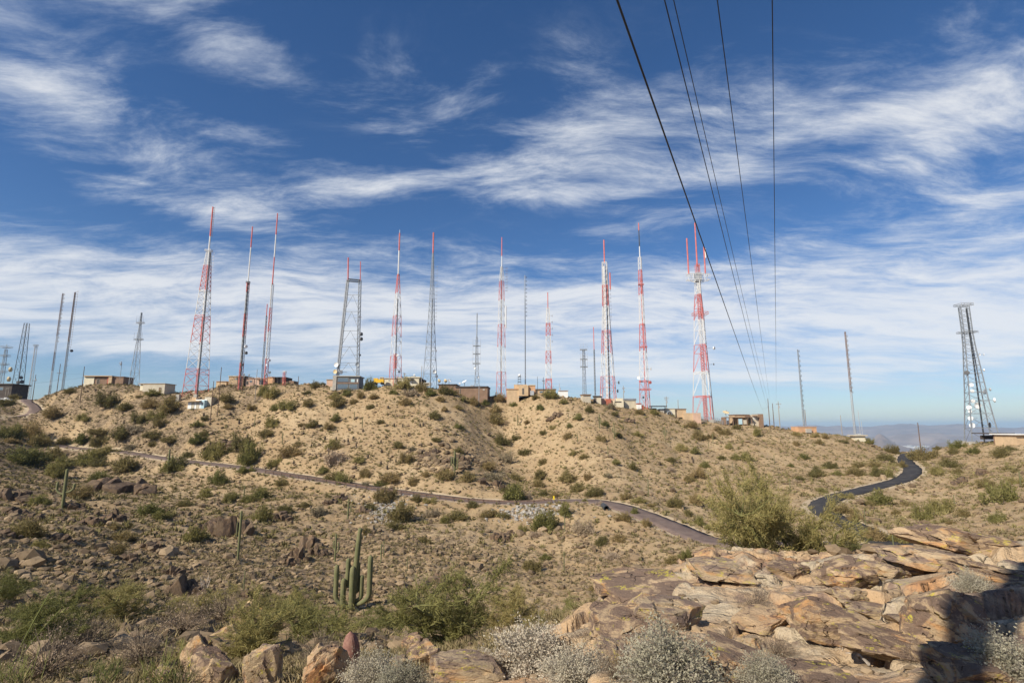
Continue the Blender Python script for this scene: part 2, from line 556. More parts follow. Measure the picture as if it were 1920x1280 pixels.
def hit(px, py, ymin=2.2, ymax=430.0, n=1500):
    """first point of the ground along the ray through a pixel"""
    px = np.atleast_1d(np.asarray(px, float))
    py = np.atleast_1d(np.asarray(py, float))
    Ys = np.exp(np.linspace(math.log(ymin), math.log(ymax), n))
    out_ = np.zeros((len(px), 3))
    for c in range(0, len(px), 60):
        d = np.stack([ray(a, b) for a, b in zip(px[c:c + 60], py[c:c + 60])])
        d = d / d[:, 1:2]
        X = d[:, 0:1] * Ys
        Z = d[:, 2:3] * Ys
        YY = np.broadcast_to(Ys, X.shape)
        G = ground(X.ravel(), YY.ravel().copy()).reshape(X.shape)
        below = Z < G
        for i in range(len(d)):
            k = int(below[i].argmax()) if below[i].any() else n - 1
            k = max(k, 1)
            f0 = Z[i, k - 1] - G[i, k - 1]
            f1_ = Z[i, k] - G[i, k]
            t = 0.5 if f0 == f1_ else np.clip(f0 / (f0 - f1_), 0, 1)
            Yh = Ys[k - 1] + (Ys[k] - Ys[k - 1]) * t
            out_[c + i] = d[i] * Yh
            if not below[i].any():          # above the skyline: stand on the crest instead
                e = (Z[i] - G[i])[Ys > 120]
                k2 = int(e.argmin()) + int((Ys <= 120).sum())
                out_[c + i] = (X[i, k2], Ys[k2], G[i, k2])
    return out_


# ------------------------------------------------------------------ materials
MATS = {}


def material(name):
    m = bpy.data.materials.new(name)
    m.use_nodes = True
    t = NT(m.node_tree)
    o = t.n('ShaderNodeOutputMaterial')
    b = t.n('ShaderNodeBsdfPrincipled')
    t.link(b.outputs[0], o.inputs['Surface'])
    b.inputs['Roughness'].default_value = 0.9
    b.inputs['Specular IOR Level'].default_value = 0.15
    MATS[name] = m
    return m, t, b


def bump(t, b, height, strength=0.5, dist=0.02):
    nd = t.n('ShaderNodeBump')
    nd.inputs['Strength'].default_value = strength
    nd.inputs['Distance'].default_value = dist
    t.link(height, nd.inputs['Height'])
    t.link(nd.outputs[0], b.inputs['Normal'])


def plain(name, col, rough=0.7, metal=0.0, spec=0.3, mottle=0.18, scale=1.5, wear=None):
    m, t, b = material(name)
    tcn = t.n('ShaderNodeTexCoord')
    v = tcn.outputs['Object']
    n = t.noise(v, scale, 5, 0.6)
    c = t.mix(t.ramp(n, 0.3, 0.7), tuple(x * (1 - mottle) for x in col), tuple(min(1, x * (1 + mottle)) for x in col))
    if wear:
        c = t.mix(t.ramp(t.noise(v, scale * 2.3, 6, 0.65), 0.56, 0.7, 0, 0.8), c, wear)
    t.put(b.inputs['Base Color'], c)
    b.inputs['Roughness'].default_value = rough
    b.inputs['Metallic'].default_value = metal
    b.inputs['Specular IOR Level'].default_value = spec
    return m


# the hillside: decomposed granite, gravel, bare rock shelf with desert varnish and lichen
m, t, b = material('hill_ground')
P3 = t.n('ShaderNodeNewGeometry').outputs['Position']
rockShadeA = t.n('ShaderNodeAttribute', attribute_name='rock').outputs['Fac']
ocA = t.n('ShaderNodeAttribute', attribute_name='shelf').outputs['Fac']
big = t.noise(P3, 0.035, 4, 0.55)
midn = t.noise(P3, 0.25, 5, 0.6)
fine = t.noise(P3, 2.2, 6, 0.7)
sand = t.mix(t.ramp(big, 0.35, 0.65), (0.35, 0.25, 0.138), (0.45, 0.335, 0.198))
sand = t.mix(t.ramp(midn, 0.42, 0.66, 0, 0.75), sand, (0.32, 0.215, 0.115))
sand = t.mix(t.ramp(t.noise(P3, 0.07, 5, 0.62), 0.50, 0.64, 0, 0.6), sand, (0.29, 0.205, 0.115))
sand = t.mix(t.ramp(fine, 0.50, 0.66, 0, 0.75), sand, (0.225, 0.155, 0.095))
sand = t.mix(t.ramp(t.noise(P3, 0.75, 5, 0.68), 0.53, 0.66, 0, 0.55), sand, (0.25, 0.17, 0.105))
sand = t.mix(t.ramp(t.noise(P3, 9.0, 3, 0.6), 0.6, 0.75, 0, 0.5), sand, (0.52, 0.43, 0.32))
peb = t.voro(P3, 5.5)
sand = t.mix(t.ramp(peb, 0.10, 0.30, 0.55, 0.0), sand, t.mix(t.voro(P3, 5.5, out='Color'), (0.17, 0.12, 0.085), (0.42, 0.33, 0.24)))
var = t.noise(P3, 1.1, 7, 0.62, 0.6)
rk = t.mix(t.ramp(t.noise(P3, 0.8, 5, 0.6, 0.4), 0.4, 0.62), (0.47, 0.32, 0.185), (0.46, 0.375, 0.26))
rk = t.mix(t.ramp(t.noise(P3, 0.55, 6, 0.62, 0.5), 0.52, 0.66, 0, 0.8), rk, (0.47, 0.235, 0.10))
rk = t.mix(t.ramp(var, 0.50, 0.62, 0, 0.85), rk, (0.205, 0.14, 0.11))
rk = t.mix(t.ramp(t.noise(P3, 6, 6, 0.7), 0.55, 0.72, 0, 0.5), rk, (0.52, 0.44, 0.34))
lich = t.math('MULTIPLY', t.ramp(t.noise(P3, 1.7, 3, 0.5), 0.62, 0.70), t.ramp(t.noise(P3, 14, 4, 0.6), 0.52, 0.6))
rk = t.mix(t.math('MULTIPLY', lich, 0.8), rk, (0.50, 0.43, 0.06))
wv = t.vmath('ADD', P3, t.vmath('MULTIPLY', t.noise(P3, 1.6, 4, 0.5, color=True), (0.6, 0.6, 0.6)))
crk = t.math('MULTIPLY', t.ramp(t.voro(wv, 1.5, 'DISTANCE_TO_EDGE'), 0.0, 0.028, 1.0, 0.0), t.ramp(t.noise(P3, 1.4, 3, 0.5), 0.48, 0.58))
rk = t.mix(t.math('MULTIPLY', crk, 0.5), rk, (0.08, 0.05, 0.033))
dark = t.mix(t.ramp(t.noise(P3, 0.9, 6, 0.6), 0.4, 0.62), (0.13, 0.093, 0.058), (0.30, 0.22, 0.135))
c = t.mix(t.ramp(t.math('ADD', rockShadeA, t.math('MULTIPLY', t.math('SUBTRACT', fine, 0.5), 0.8)), 0.35, 0.6), sand, dark)  # darker ground for rock, gravel and the painted shade of the left slopes
patch = t.ramp(t.math('ADD', ocA, t.math('MULTIPLY', t.math('SUBTRACT', midn, 0.5), 0.7)), 0.40, 0.55)
shA = t.n('ShaderNodeAttribute', attribute_name='shoulder').outputs['Fac']
c = t.mix(t.ramp(t.math('ADD', shA, t.math('MULTIPLY', t.math('SUBTRACT', fine, 0.5), 0.9)), 0.4, 0.7, 0, 0.8), c, (0.50, 0.40, 0.27))
c = t.mix(patch, c, rk)
t.put(b.inputs['Base Color'], c)
b.inputs['Roughness'].default_value = 0.95
hgt = t.math('ADD', t.math('MULTIPLY', t.noise(P3, 7, 8, 0.68), 1.0), t.math('MULTIPLY', t.ramp(peb, 0.0, 0.35, 1, 0), 0.35))
hgt = t.math('ADD', hgt, t.math('MULTIPLY', t.noise(P3, 1.1, 6, 0.7), 3.0))
hgt = t.math('SUBTRACT', hgt, t.math('MULTIPLY', t.math('MULTIPLY', crk, patch), 0.8))
bump(t, b, hgt, 0.9, 0.07)


def rock_material(name, tan, warm, varnish, vlo=0.46, vhi=0.58, lichen=0.8, scale=1.0):
    m, t, b = material(name)
    tcn = t.n('ShaderNodeTexCoord').outputs['Object']
    oi = t.n('ShaderNodeObjectInfo').outputs['Random']
    v = t.vmath('ADD', tcn, t.combine(t.math('MULTIPLY', oi, 37.0), t.math('MULTIPLY', oi, 91.0), 0.0))
    c = t.mix(t.ramp(t.noise(v, 1.3 * scale, 6, 0.6, 0.4), 0.38, 0.62), tan, tuple(x * 0.78 for x in tan))
    c = t.mix(t.ramp(t.noise(v, 0.9 * scale, 6, 0.65, 0.6), 0.50, 0.66, 0, 0.85), c, warm)
    mpn = t.n('ShaderNodeMapping')
    mpn.inputs['Scale'].default_value = (1, 1, 4.5)
    t.link(v, mpn.inputs['Vector'])
    c = t.mix(t.ramp(t.noise(mpn.outputs[0], 3 * scale, 5, 0.6), 0.55, 0.7, 0, 0.4), c, tuple(x * 0.55 for x in tan))
    nz = t.n('ShaderNodeSeparateXYZ')
    t.link(t.n('ShaderNodeNewGeometry').outputs['Normal'], nz.inputs[0])
    vn = t.math('ADD', t.noise(v, 1.6 * scale, 8, 0.62, 0.8), t.math('MULTIPLY', nz.outputs[2], 0.06))
    c = t.mix(t.ramp(vn, vlo, vhi, 0, 0.9), c, varnish)
    c = t.mix(t.ramp(t.noise(v, 11 * scale, 5, 0.7), 0.56, 0.72, 0, 0.4), c, tuple(min(1, x * 1.25) for x in tan))
    if lichen:
        lich = t.math('MULTIPLY', t.ramp(t.noise(v, 2.3 * scale, 3, 0.5), 0.58, 0.66), t.ramp(t.noise(v, 16 * scale, 4, 0.6), 0.48, 0.58))
        c = t.mix(t.math('MULTIPLY', lich, lichen), c, (0.52, 0.44, 0.06))
    t.put(b.inputs['Base Color'], c)
    b.inputs['Roughness'].default_value = 0.88
    wv = t.vmath('ADD', v, t.vmath('MULTIPLY', t.noise(v, 2.0 * scale, 3, 0.5, color=True), (0.5, 0.5, 0.5)))
    crk = t.ramp(t.voro(wv, 1.25 * scale, 'DISTANCE_TO_EDGE'), 0.0, 0.022, 1.0, 0.0)
    crk = t.math('MULTIPLY', crk, t.ramp(t.noise(v, 1.6 * scale, 3, 0.5), 0.50, 0.60))
    t.put(b.inputs['Base Color'], t.mix(t.math('MULTIPLY', crk, 0.5), c, (0.09, 0.06, 0.04)))
    hh = t.math('SUBTRACT', t.noise(v, 9 * scale, 9, 0.68), t.math('MULTIPLY', crk, 1.2))
    bump(t, b, hh, 0.9, 0.04)
    return m


rock_material('rock_tan', (0.49, 0.365, 0.225), (0.50, 0.275, 0.12), (0.205, 0.145, 0.115), 0.51, 0.62)
rock_material('rock_varnish', (0.48, 0.345, 0.21), (0.48, 0.25, 0.10), (0.155, 0.105, 0.08), 0.46, 0.58)
rock_material('rock_orange', (0.50, 0.35, 0.21), (0.50, 0.24, 0.095), (0.13, 0.085, 0.07), 0.56, 0.68, 0.4)
rock_material('rock_dark', (0.17, 0.12, 0.078), (0.22, 0.14, 0.082), (0.072, 0.05, 0.038), 0.48, 0.6, 0.0, 0.6)

# roads
m, t, b = material('road_brown')
P3 = t.n('ShaderNodeNewGeometry').outputs['Position']
c = t.mix(t.ramp(t.noise(P3, 0.6, 6, 0.6), 0.35, 0.65), (0.135, 0.098, 0.085), (0.185, 0.137, 0.115))
t.put(b.inputs['Base Color'], t.mix(t.ramp(t.noise(P3, 14, 3, 0.6), 0.55, 0.75, 0, 0.5), c, (0.28, 0.22, 0.18)))
bump(t, b, t.noise(P3, 30, 3, 0.6), 0.4, 0.01)
m, t, b = material('road_black')
P3 = t.n('ShaderNodeNewGeometry').outputs['Position']
c = t.mix(t.ramp(t.noise(P3, 0.5, 6, 0.6), 0.35, 0.65), (0.038, 0.036, 0.037), (0.062, 0.058, 0.057))
c = t.mix(t.ramp(t.noise(P3, 0.22, 6, 0.65), 0.52, 0.72, 0, 0.45), c, (0.16, 0.13, 0.10))
t.put(b.inputs['Base Color'], c)
b.inputs['Roughness'].default_value = 0.8
bump(t, b, t.noise(P3, 30, 3, 0.6), 0.4, 0.01)

plain('paint_red', (0.55, 0.15, 0.13), 0.55, mottle=0.15, wear=(0.62, 0.30, 0.26), scale=0.6)
plain('paint_white', (0.66, 0.65, 0.63), 0.55, mottle=0.06, wear=(0.55, 0.52, 0.49), scale=0.6)
plain('steel_grey', (0.27, 0.29, 0.31), 0.5, 0.2, mottle=0.2)
plain('steel_light', (0.42, 0.43, 0.44), 0.5, 0.2, mottle=0.15)
plain('steel_dark', (0.06, 0.065, 0.07), 0.6, 0.1, mottle=0.2)
plain('steel_rust', (0.20, 0.135, 0.10), 0.8, 0.0, mottle=0.3)
plain('dish_white', (0.80, 0.80, 0.78), 0.45, mottle=0.05)
plain('dish_tan', (0.66, 0.52, 0.30), 0.6, mottle=0.1)
plain('drum_dark', (0.10, 0.10, 0.105), 0.6, mottle=0.2)
plain('wood_pole', (0.145, 0.098, 0.07), 0.9, mottle=0.35, scale=3)
plain('wood_pole_grey', (0.30, 0.265, 0.225), 0.9, mottle=0.3, scale=3)
plain('cable_black', (0.018, 0.018, 0.02), 0.5)
plain('insulator', (0.30, 0.20, 0.15), 0.3)
plain('wall_tan', (0.52, 0.375, 0.23), 0.9, mottle=0.12, scale=0.5)
plain('wall_orange', (0.56, 0.33, 0.19), 0.9, mottle=0.12, scale=0.5)
plain('wall_cream', (0.64, 0.57, 0.42), 0.9, mottle=0.08, scale=0.5)
plain('wall_beige', (0.50, 0.44, 0.34), 0.9, mottle=0.1, scale=0.5)
plain('wall_brown', (0.24, 0.155, 0.105), 0.9, mottle=0.15, scale=0.6)
plain('wall_dark', (0.075, 0.062, 0.055), 0.9, mottle=0.2, scale=0.6)
plain('wall_grey', (0.115, 0.12, 0.135), 0.7, mottle=0.15, scale=0.6)
plain('wall_pink', (0.56, 0.38, 0.28), 0.9, mottle=0.1, scale=0.5)
plain('wall_red', (0.40, 0.12, 0.08), 0.8, mottle=0.15)
plain('wall_white', (0.76, 0.75, 0.72), 0.8, mottle=0.05)
plain('wall_blue', (0.42, 0.58, 0.64), 0.8, mottle=0.08)
plain('concrete', (0.40, 0.37, 0.32), 0.9, mottle=0.12)
plain('window_glass', (0.12, 0.16, 0.20), 0.12, spec=0.6, mottle=0.05)
plain('door_dark', (0.07, 0.055, 0.045), 0.7)
plain('yellow_paint', (0.72, 0.43, 0.03), 0.5, mottle=0.12, wear=(0.35, 0.22, 0.07))
plain('sign_yellow', (0.80, 0.58, 0.03), 0.5)
plain('tyre', (0.025, 0.025, 0.027), 0.9)
plain('guard_rust', (0.135, 0.088, 0.067), 0.85, mottle=0.3, scale=2)


def leaf_material(name, a, bcol, dry, trans=0.25):
    m, t, b = material(name)
    oi = t.n('ShaderNodeObjectInfo').outputs['Random']
    P = t.n('ShaderNodeTexCoord').outputs['Object']
    n = t.noise(P, 2.2, 4, 0.6)
    c = t.mix(t.ramp(n, 0.35, 0.65), a, bcol)
    fine = t.noise(P, 17.0, 2, 0.6)
    c = t.mix(t.ramp(fine, 0.56, 0.7, 0, 0.75), c, dry)
    hs = t.n('ShaderNodeHueSaturation')
    t.put(hs.inputs['Value'], t.math('MULTIPLY_ADD', oi, 0.65, 0.62))
    t.put(hs.inputs['Hue'], t.math('MULTIPLY_ADD', oi, -0.04, 0.512))
    t.link(c, hs.inputs['Color'])
    t.link(hs.outputs[0], b.inputs['Base Color'])
    b.inputs['Roughness'].default_value = 0.75
    tr = t.n('ShaderNodeBsdfTranslucent')
    t.link(hs.outputs[0], tr.inputs[0])
    mx = t.n('ShaderNodeMixShader')
    mx.inputs[0].default_value = trans
    t.link(b.outputs[0], mx.inputs[1])
    t.link(tr.outputs[0], mx.inputs[2])
    o = [x for x in t.t.nodes if x.type == 'OUTPUT_MATERIAL'][0]
    t.link(mx.outputs[0], o.inputs['Surface'])
    return m


leaf_material('leaf_creosote', (0.20, 0.168, 0.06), (0.285, 0.238, 0.098), (0.35, 0.27, 0.14))
leaf_material('leaf_paloverde', (0.235, 0.22, 0.07), (0.33, 0.30, 0.11), (0.40, 0.33, 0.16), 0.3)
leaf_material('leaf_bright', (0.205, 0.20, 0.06), (0.28, 0.265, 0.09), (0.33, 0.28, 0.13), 0.3)
leaf_material('leaf_silver', (0.42, 0.385, 0.275), (0.53, 0.485, 0.36), (0.38, 0.29, 0.20), 0.2)
leaf_material('leaf_dry', (0.33, 0.27, 0.17), (0.42, 0.35, 0.23), (0.24, 0.18, 0.12), 0.15)
leaf_material('leaf_ephedra', (0.16, 0.19, 0.06), (0.22, 0.24, 0.08), (0.25, 0.22, 0.10), 0.2)
plain('twig', (0.20, 0.15, 0.105), 0.9, mottle=0.3, scale=6)
plain('twig_grey', (0.33, 0.28, 0.23), 0.9, mottle=0.25, scale=6)
plain('bark_green', (0.17, 0.165, 0.06), 0.8, mottle=0.3, scale=4)
plain('deadwood', (0.36, 0.31, 0.26), 0.9, mottle=0.3, scale=6)

m, t, b = material('saguaro_skin')
P = t.n('ShaderNodeTexCoord').outputs['Object']
c = t.mix(t.ramp(t.noise(P, 1.3, 4, 0.6), 0.35, 0.7), (0.105, 0.115, 0.05), (0.17, 0.165, 0.08))
c = t.mix(t.ramp(t.noise(P, 5, 5, 0.6), 0.58, 0.72, 0, 0.7), c, (0.19, 0.14, 0.085))
rib = t.n('ShaderNodeAttribute', attribute_name='rib').outputs['Fac']
c = t.mix(t.ramp(rib, 0.5, 1.0, 0, 0.65), c, (0.30, 0.27, 0.16))
t.put(b.inputs['Base Color'], c)
m, t, b = material('barrel_skin')
P = t.n('ShaderNodeTexCoord').outputs['Object']
c = t.mix(t.ramp(t.noise(P, 8, 4, 0.6), 0.4, 0.65), (0.21, 0.105, 0.085), (0.30, 0.17, 0.13))
t.put(b.inputs['Base Color'], c)

for nm, a0, a1 in (('tuft', (0.135, 0.105, 0.052), (0.33, 0.26, 0.14)), ('scrub', (0.14, 0.12, 0.045), (0.27, 0.225, 0.10)), ('stone', (0.105, 0.073, 0.046), (0.34, 0.25, 0.155)), ('rubble', (0.19, 0.165, 0.14), (0.44, 0.41, 0.36))):
    m, t, b = material(nm)
    tone = t.n('ShaderNodeAttribute', attribute_name='tone').outputs['Fac']
    c = t.mix(tone, a0, a1)
    if nm == 'tuft':
        c = t.mix(t.ramp(tone, 0.35, 0.5, 0.7, 0), c, (0.15, 0.13, 0.06))
    elif nm != 'scrub':
        P = t.n('ShaderNodeNewGeometry').outputs['Position']
        c = t.mix(t.ramp(t.noise(P, 3.0, 5, 0.65), 0.5, 0.7, 0, 0.6), c, tuple(x * 0.7 for x in a0))
    t.put(b.inputs['Base Color'], c)

# ------------------------------------------------------------------ mesh builders


def mesh_from(name, V, F, mat, smooth=False, attrs=None):
    """V (n,3) array; F list of index arrays (k,3) / (k,4)"""
    me = bpy.data.meshes.new(name)
    V = np.asarray(V, np.float32)
    Fs = [np.asarray(f, np.int32) for f in (F if isinstance(F, list) else [F]) if len(f)]
    nl = sum(f.size for f in Fs)
    npoly = sum(len(f) for f in Fs)
    me.vertices.add(len(V))
    me.vertices.foreach_set('co', V.ravel())
    me.loops.add(nl)
    me.polygons.add(npoly)
    me.loops.foreach_set('vertex_index', np.concatenate([f.ravel() for f in Fs]))
    starts, s = [], 0
    for f in Fs:
        k = f.shape[1]
        starts.append(s + np.arange(len(f)) * k)
        s += f.size
    me.polygons.foreach_set('loop_start', np.concatenate(starts).astype(np.int32))
    me.polygons.foreach_set('use_smooth', np.full(npoly, bool(smooth)))
    me.update(calc_edges=True)
    for k, a in (attrs or {}).items():
        at = me.attributes.new(k, 'FLOAT', 'POINT')
        at.data.foreach_set('value', np.asarray(a, np.float32))
    if mat:
        me.materials.append(MATS[mat])
    me.validate()
    return me


def link(name, me, parent=None, loc=None, rot=None, scale=None):
    o = bpy.data.objects.new(name, me)
    COL.objects.link(o)
    if parent is not None:
        o.parent = parent
    if loc is not None:
        o.location = loc
    if rot is not None:
        o.rotation_euler = rot
    if scale is not None:
        o.scale = scale if hasattr(scale, '__len__') else (scale,) * 3
    return o


def empty(name, loc, rz=0.0):
    o = bpy.data.objects.new(name, None)
    o.empty_display_size = 0.2
    o.location = loc
    o.rotation_euler = (0, 0, rz)
    COL.objects.link(o)
    return o


def tag(o, label=None, cat=None, group=None, kind=None):
    if label:
        o['label'] = label
    if cat:
        o['category'] = cat
    if group:
        o['group'] = group
    if kind:
        o['kind'] = kind
    return o


class MB:
    """collects tubes, boxes and discs; build() links them as one mesh object"""
    def __init__(self):
        self.V = []
        self.Q = []
        self.T = []
        self.n = 0

    def add(self, V, Q=(), T=()):
        V = np.asarray(V, float)
        self.V.append(V)
        if len(Q):
            self.Q.append(np.asarray(Q) + self.n)
        if len(T):
            self.T.append(np.asarray(T) + self.n)
        self.n += len(V)
        return self

    def tube(self, p0, p1, r0, r1=None, sides=5, cap=True):
        p0 = np.asarray(p0, float)
        p1 = np.asarray(p1, float)
        r1 = r0 if r1 is None else r1
        d = p1 - p0
        L = np.linalg.norm(d)
        if L < 1e-6:
            return self
        d = d / L
        a = np.array([0, 0, 1.0]) if abs(d[2]) < 0.9 else np.array([1.0, 0, 0])
        u = np.cross(d, a)
        u /= np.linalg.norm(u)
        v = np.cross(d, u)
        an = np.arange(sides) * 2 * math.pi / sides + math.pi / sides
        ring = np.cos(an)[:, None] * u + np.sin(an)[:, None] * v
        V = np.concatenate([p0 + ring * r0, p1 + ring * r1, [p0, p1]])
        i = np.arange(sides)
        j = (i + 1) % sides
        Q = np.stack([i, j, j + sides, i + sides], 1)
        T = np.concatenate([np.stack([j, i, np.full(sides, 2 * sides)], 1), np.stack([i + sides, j + sides, np.full(sides, 2 * sides + 1)], 1)]) if cap else []
        return self.add(V, Q, T)

    def path(self, P, r, sides=5):
        for a, b_ in zip(P[:-1], P[1:]):
            self.tube(a, b_, r, r, sides, cap=False)
        return self

    def box(self, x0, x1, y0, y1, z0, z1):
        V = [(x, y, z) for z in (z0, z1) for y in (y0, y1) for x in (x0, x1)]
        Q = [(0, 2, 3, 1), (4, 5, 7, 6), (0, 1, 5, 4), (2, 6, 7, 3), (0, 4, 6, 2), (1, 3, 7, 5)]
        return self.add(V, Q)

    def dish(self, c, d, r, depth=0.25, seg=18, shroud=0.0):
        """a shallow parabolic bowl of radius r at c opening along d, with rim thickness; shroud: drum length"""
        c = np.asarray(c, float)
        d = np.asarray(d, float)
        d = d / np.linalg.norm(d)
        a = np.array([0, 0, 1.0]) if abs(d[2]) < 0.9 else np.array([1.0, 0, 0])
        u = np.cross(d, a)
        u /= np.linalg.norm(u)
        v = np.cross(d, u)
        an = np.arange(seg) * 2 * math.pi / seg
        ring = np.cos(an)[:, None] * u + np.sin(an)[:, None] * v
        prof = [(0.05, 0.0), (0.5, 0.25 * depth), (0.8, 0.64 * depth), (1.0, depth)]
        if shroud:
            prof.append((1.0, depth + shroud))
            prof.append((0.96, depth + shroud + 0.04))
            prof.append((0.02, depth + shroud + 0.10))
        else:
            prof += [(1.0, depth - 0.05), (0.8, 0.64 * depth - 0.06), (0.05, -0.10)]
        V = np.concatenate([c + ring * (r * k) + d * (r * z) for k, z in prof])
        Q = []
        i = np.arange(seg)
        j = (i + 1) % seg
        for k in range(len(prof) - 1):
            Q.append(np.stack([i + k * seg, j + k * seg, j + (k + 1) * seg, i + (k + 1) * seg], 1))
        return self.add(V, np.concatenate(Q))

    def mesh(self, name, mat, smooth=False):
        V = np.concatenate(self.V)
        F = []
        if self.Q:
            F.append(np.concatenate(self.Q))
        if self.T:
            F.append(np.concatenate(self.T))
        return mesh_from(name, V, F, mat, smooth)

    def build(self, name, mat, parent=None, loc=None, smooth=False):
        return link(name, self.mesh(name, mat, smooth), parent, loc)


# ------------------------------------------------------------------ ground
cols = np.concatenate([np.linspace(-180, -50, 60), np.linspace(-49.6, 49.6, 590), np.linspace(50, 180, 60)]) * math.pi / 180
rings = np.concatenate([[0.02, 0.3, 0.6], np.exp(np.linspace(math.log(0.9), math.log(3.6), 24))[:-1], np.exp(np.linspace(math.log(3.6), math.log(20), 270))[:-1],
                        np.exp(np.linspace(math.log(20), math.log(265), 390))[:-1], np.exp(np.linspace(math.log(265), math.log(515), 36))])
tt, rr = np.meshgrid(cols, rings, indexing='ij')
gx = (rr * np.sin(tt)).ravel()
gy = (rr * np.cos(tt)).ravel()
gz, goc, grock_shade, gd = ground(gx, gy, True)
nc, nr = len(cols), len(rings)
ii, jj = np.meshgrid(np.arange(nc - 1), np.arange(nr - 1), indexing='ij')
i0 = (ii * nr + jj).ravel()
Q = np.stack([i0, i0 + 1, i0 + nr + 1, i0 + nr], 1)[:, ::-1]
me = mesh_from('hillside', np.stack([gx, gy, gz], 1), Q, 'hill_ground', smooth=True, attrs={'shelf': goc, 'rock': grock_shade, 'shoulder': 1 - sstep(0.2, 2.6, gd)})
tag(link('hillside_terrain', me), kind='structure')

# ------------------------------------------------------------------ roads
def ribbon(name, P_, hw, mat, lift=0.05, step=1):
    P_ = P_[::step]
    tan = np.gradient(P_[:, :2], axis=0)
    tan /= np.linalg.norm(tan, axis=1)[:, None]
    nrm = np.stack([-tan[:, 1], tan[:, 0]], 1)
    prof = [(-1.0, -0.35), (-1.0, 0.0), (-0.5, 0.035), (0.0, 0.05), (0.5, 0.035), (1.0, 0.0), (1.0, -0.35)]
    V = []
    for k, (s, dz_) in enumerate(prof):
        jit = 0.45 * noise2(np.arange(len(P_)) * 0.55 + 9 * k, np.full(len(P_), 3.3 + (s > 0))) if abs(s) == 1 else 0
        q = P_[:, :2] + nrm * (s * hw + jit)[:, None] if not np.isscalar(s * hw + jit) else P_[:, :2] + nrm * (s * hw)
        V.append(np.concatenate([q, (P_[:, 2] + lift + dz_)[:, None]], 1))
    V = np.stack(V, 1).reshape(-1, 3)
    n, k = len(P_), len(prof)
    a, b_ = np.meshgrid(np.arange(n - 1), np.arange(k - 1), indexing='ij')
    i = (a * k + b_).ravel()
    Q = np.stack([i, i + 1, i + k + 1, i + k], 1)[:, ::-1]
    return tag(link(name, mesh_from(name, V, Q, mat, True)), kind='structure')


ribbon('brown_road', ROADS['brown'][0], ROADS['brown'][1], 'road_brown')
ribbon('asphalt_road', ROADS['black'][0], ROADS['black'][1], 'road_black')
ribbon('gravel_road', ROADS['spur'][0], ROADS['spur'][1], 'road_brown')

# ------------------------------------------------------------------ far country: valley floor, city, hills, ranges
VZ = -430.0
m, t, b = material('valley')
P3 = t.n('ShaderNodeNewGeometry').outputs['Position']
c = t.mix(t.ramp(t.noise(P3, 0.0011, 5, 0.6), 0.4, 0.62), (0.10, 0.11, 0.09), (0.28, 0.24, 0.19))
c = t.mix(t.ramp(t.voro(P3, 0.0016), 0.15, 0.5, 0.5, 0), c, (0.09, 0.115, 0.075))
t.put(b.inputs['Base Color'], c)
m, t, b = material('far_rock')
P3 = t.n('ShaderNodeNewGeometry').outputs['Position']
t.put(b.inputs['Base Color'], t.mix(t.ramp(t.noise(P3, 0.002, 6, 0.6), 0.35, 0.65), (0.19, 0.135, 0.10), (0.30, 0.22, 0.165)))
mb = MB()
an = np.linspace(0, 2 * math.pi, 96, endpoint=False)
radii = [300, 700, 1500, 3000, 6000, 12000, 25000, 29000]
V = [np.stack([r_ * np.sin(an), r_ * np.cos(an), np.full(96, VZ)], 1) for r_ in radii]
Q = []
for g_ in range(len(radii) - 1):
    k = np.arange(96)
    k2 = (k + 1) % 96
    Q.append(np.stack([g_ * 96 + k, g_ * 96 + k2, (g_ + 1) * 96 + k2, (g_ + 1) * 96 + k], 1)[:, ::-1])
tag(link('valley_ground', mesh_from('valley_ground', np.concatenate(V), np.concatenate(Q), 'valley')), kind='structure')
# the mountain's own skirts down to the valley
an2 = np.linspace(-math.pi, math.pi, 121)
rs = np.array([505, 640, 900, 1300, 2000, 2900])
X = (rs[None] * np.sin(an2)[:, None])
Y_ = (rs[None] * np.cos(an2)[:, None])
edge = base_height(505 * np.sin(an2), 505 * np.cos(an2))
f = np.array([0.0, .22, .46, .68, .88, 1.0])
Z = edge[:, None] * (1 - f) + (VZ - 5) * f - 3 + 40 * fbm2(X / 500, Y_ / 500, 4) * np.array([0, .5, 1, 1, .6, 0])
ia, ja = np.meshgrid(np.arange(120), np.arange(5), indexing='ij')
i0 = (ia * 6 + ja).ravel()
tag(link('mountain_skirt_terrain', mesh_from('skirt', np.stack([X.ravel(), Y_.ravel(), Z.ravel()], 1), np.stack([i0, i0 + 1, i0 + 7, i0 + 6], 1)[:, ::-1], 'far_rock', True)), kind='structure')


def hill_range(name, r0, r1, deg0, deg1, peak, seed, sharp=1.0, n=260, m_=26):
    th = np.radians(np.linspace(deg0, deg1, n))
    r = np.linspace(r0, r1, m_)
    T_, R_ = np.meshgrid(th, r, indexing='ij')
    X = R_ * np.sin(T_)
    Y_ = R_ * np.cos(T_)
    cross = np.sin(np.linspace(0, math.pi, m_))[None] ** 0.9
    s = (r1 - r0)
    prof = peak(np.degrees(T_))
    h = prof * cross * (0.72 + 0.55 * np.abs(fbm2(X / s * 2.4 + seed, Y_ / s * 2.4, 5, 0.55)) * sharp)
    Z = VZ - 4 + h
    a, b_ = np.meshgrid(np.arange(n - 1), np.arange(m_ - 1), indexing='ij')
    i = (a * m_ + b_).ravel()
    tag(link(name, mesh_from(name, np.stack([X.ravel(), Y_.ravel(), Z.ravel()], 1), np.stack([i, i + 1, i + m_ + 1, i + m_], 1)[:, ::-1], 'far_rock', True)), kind='structure')


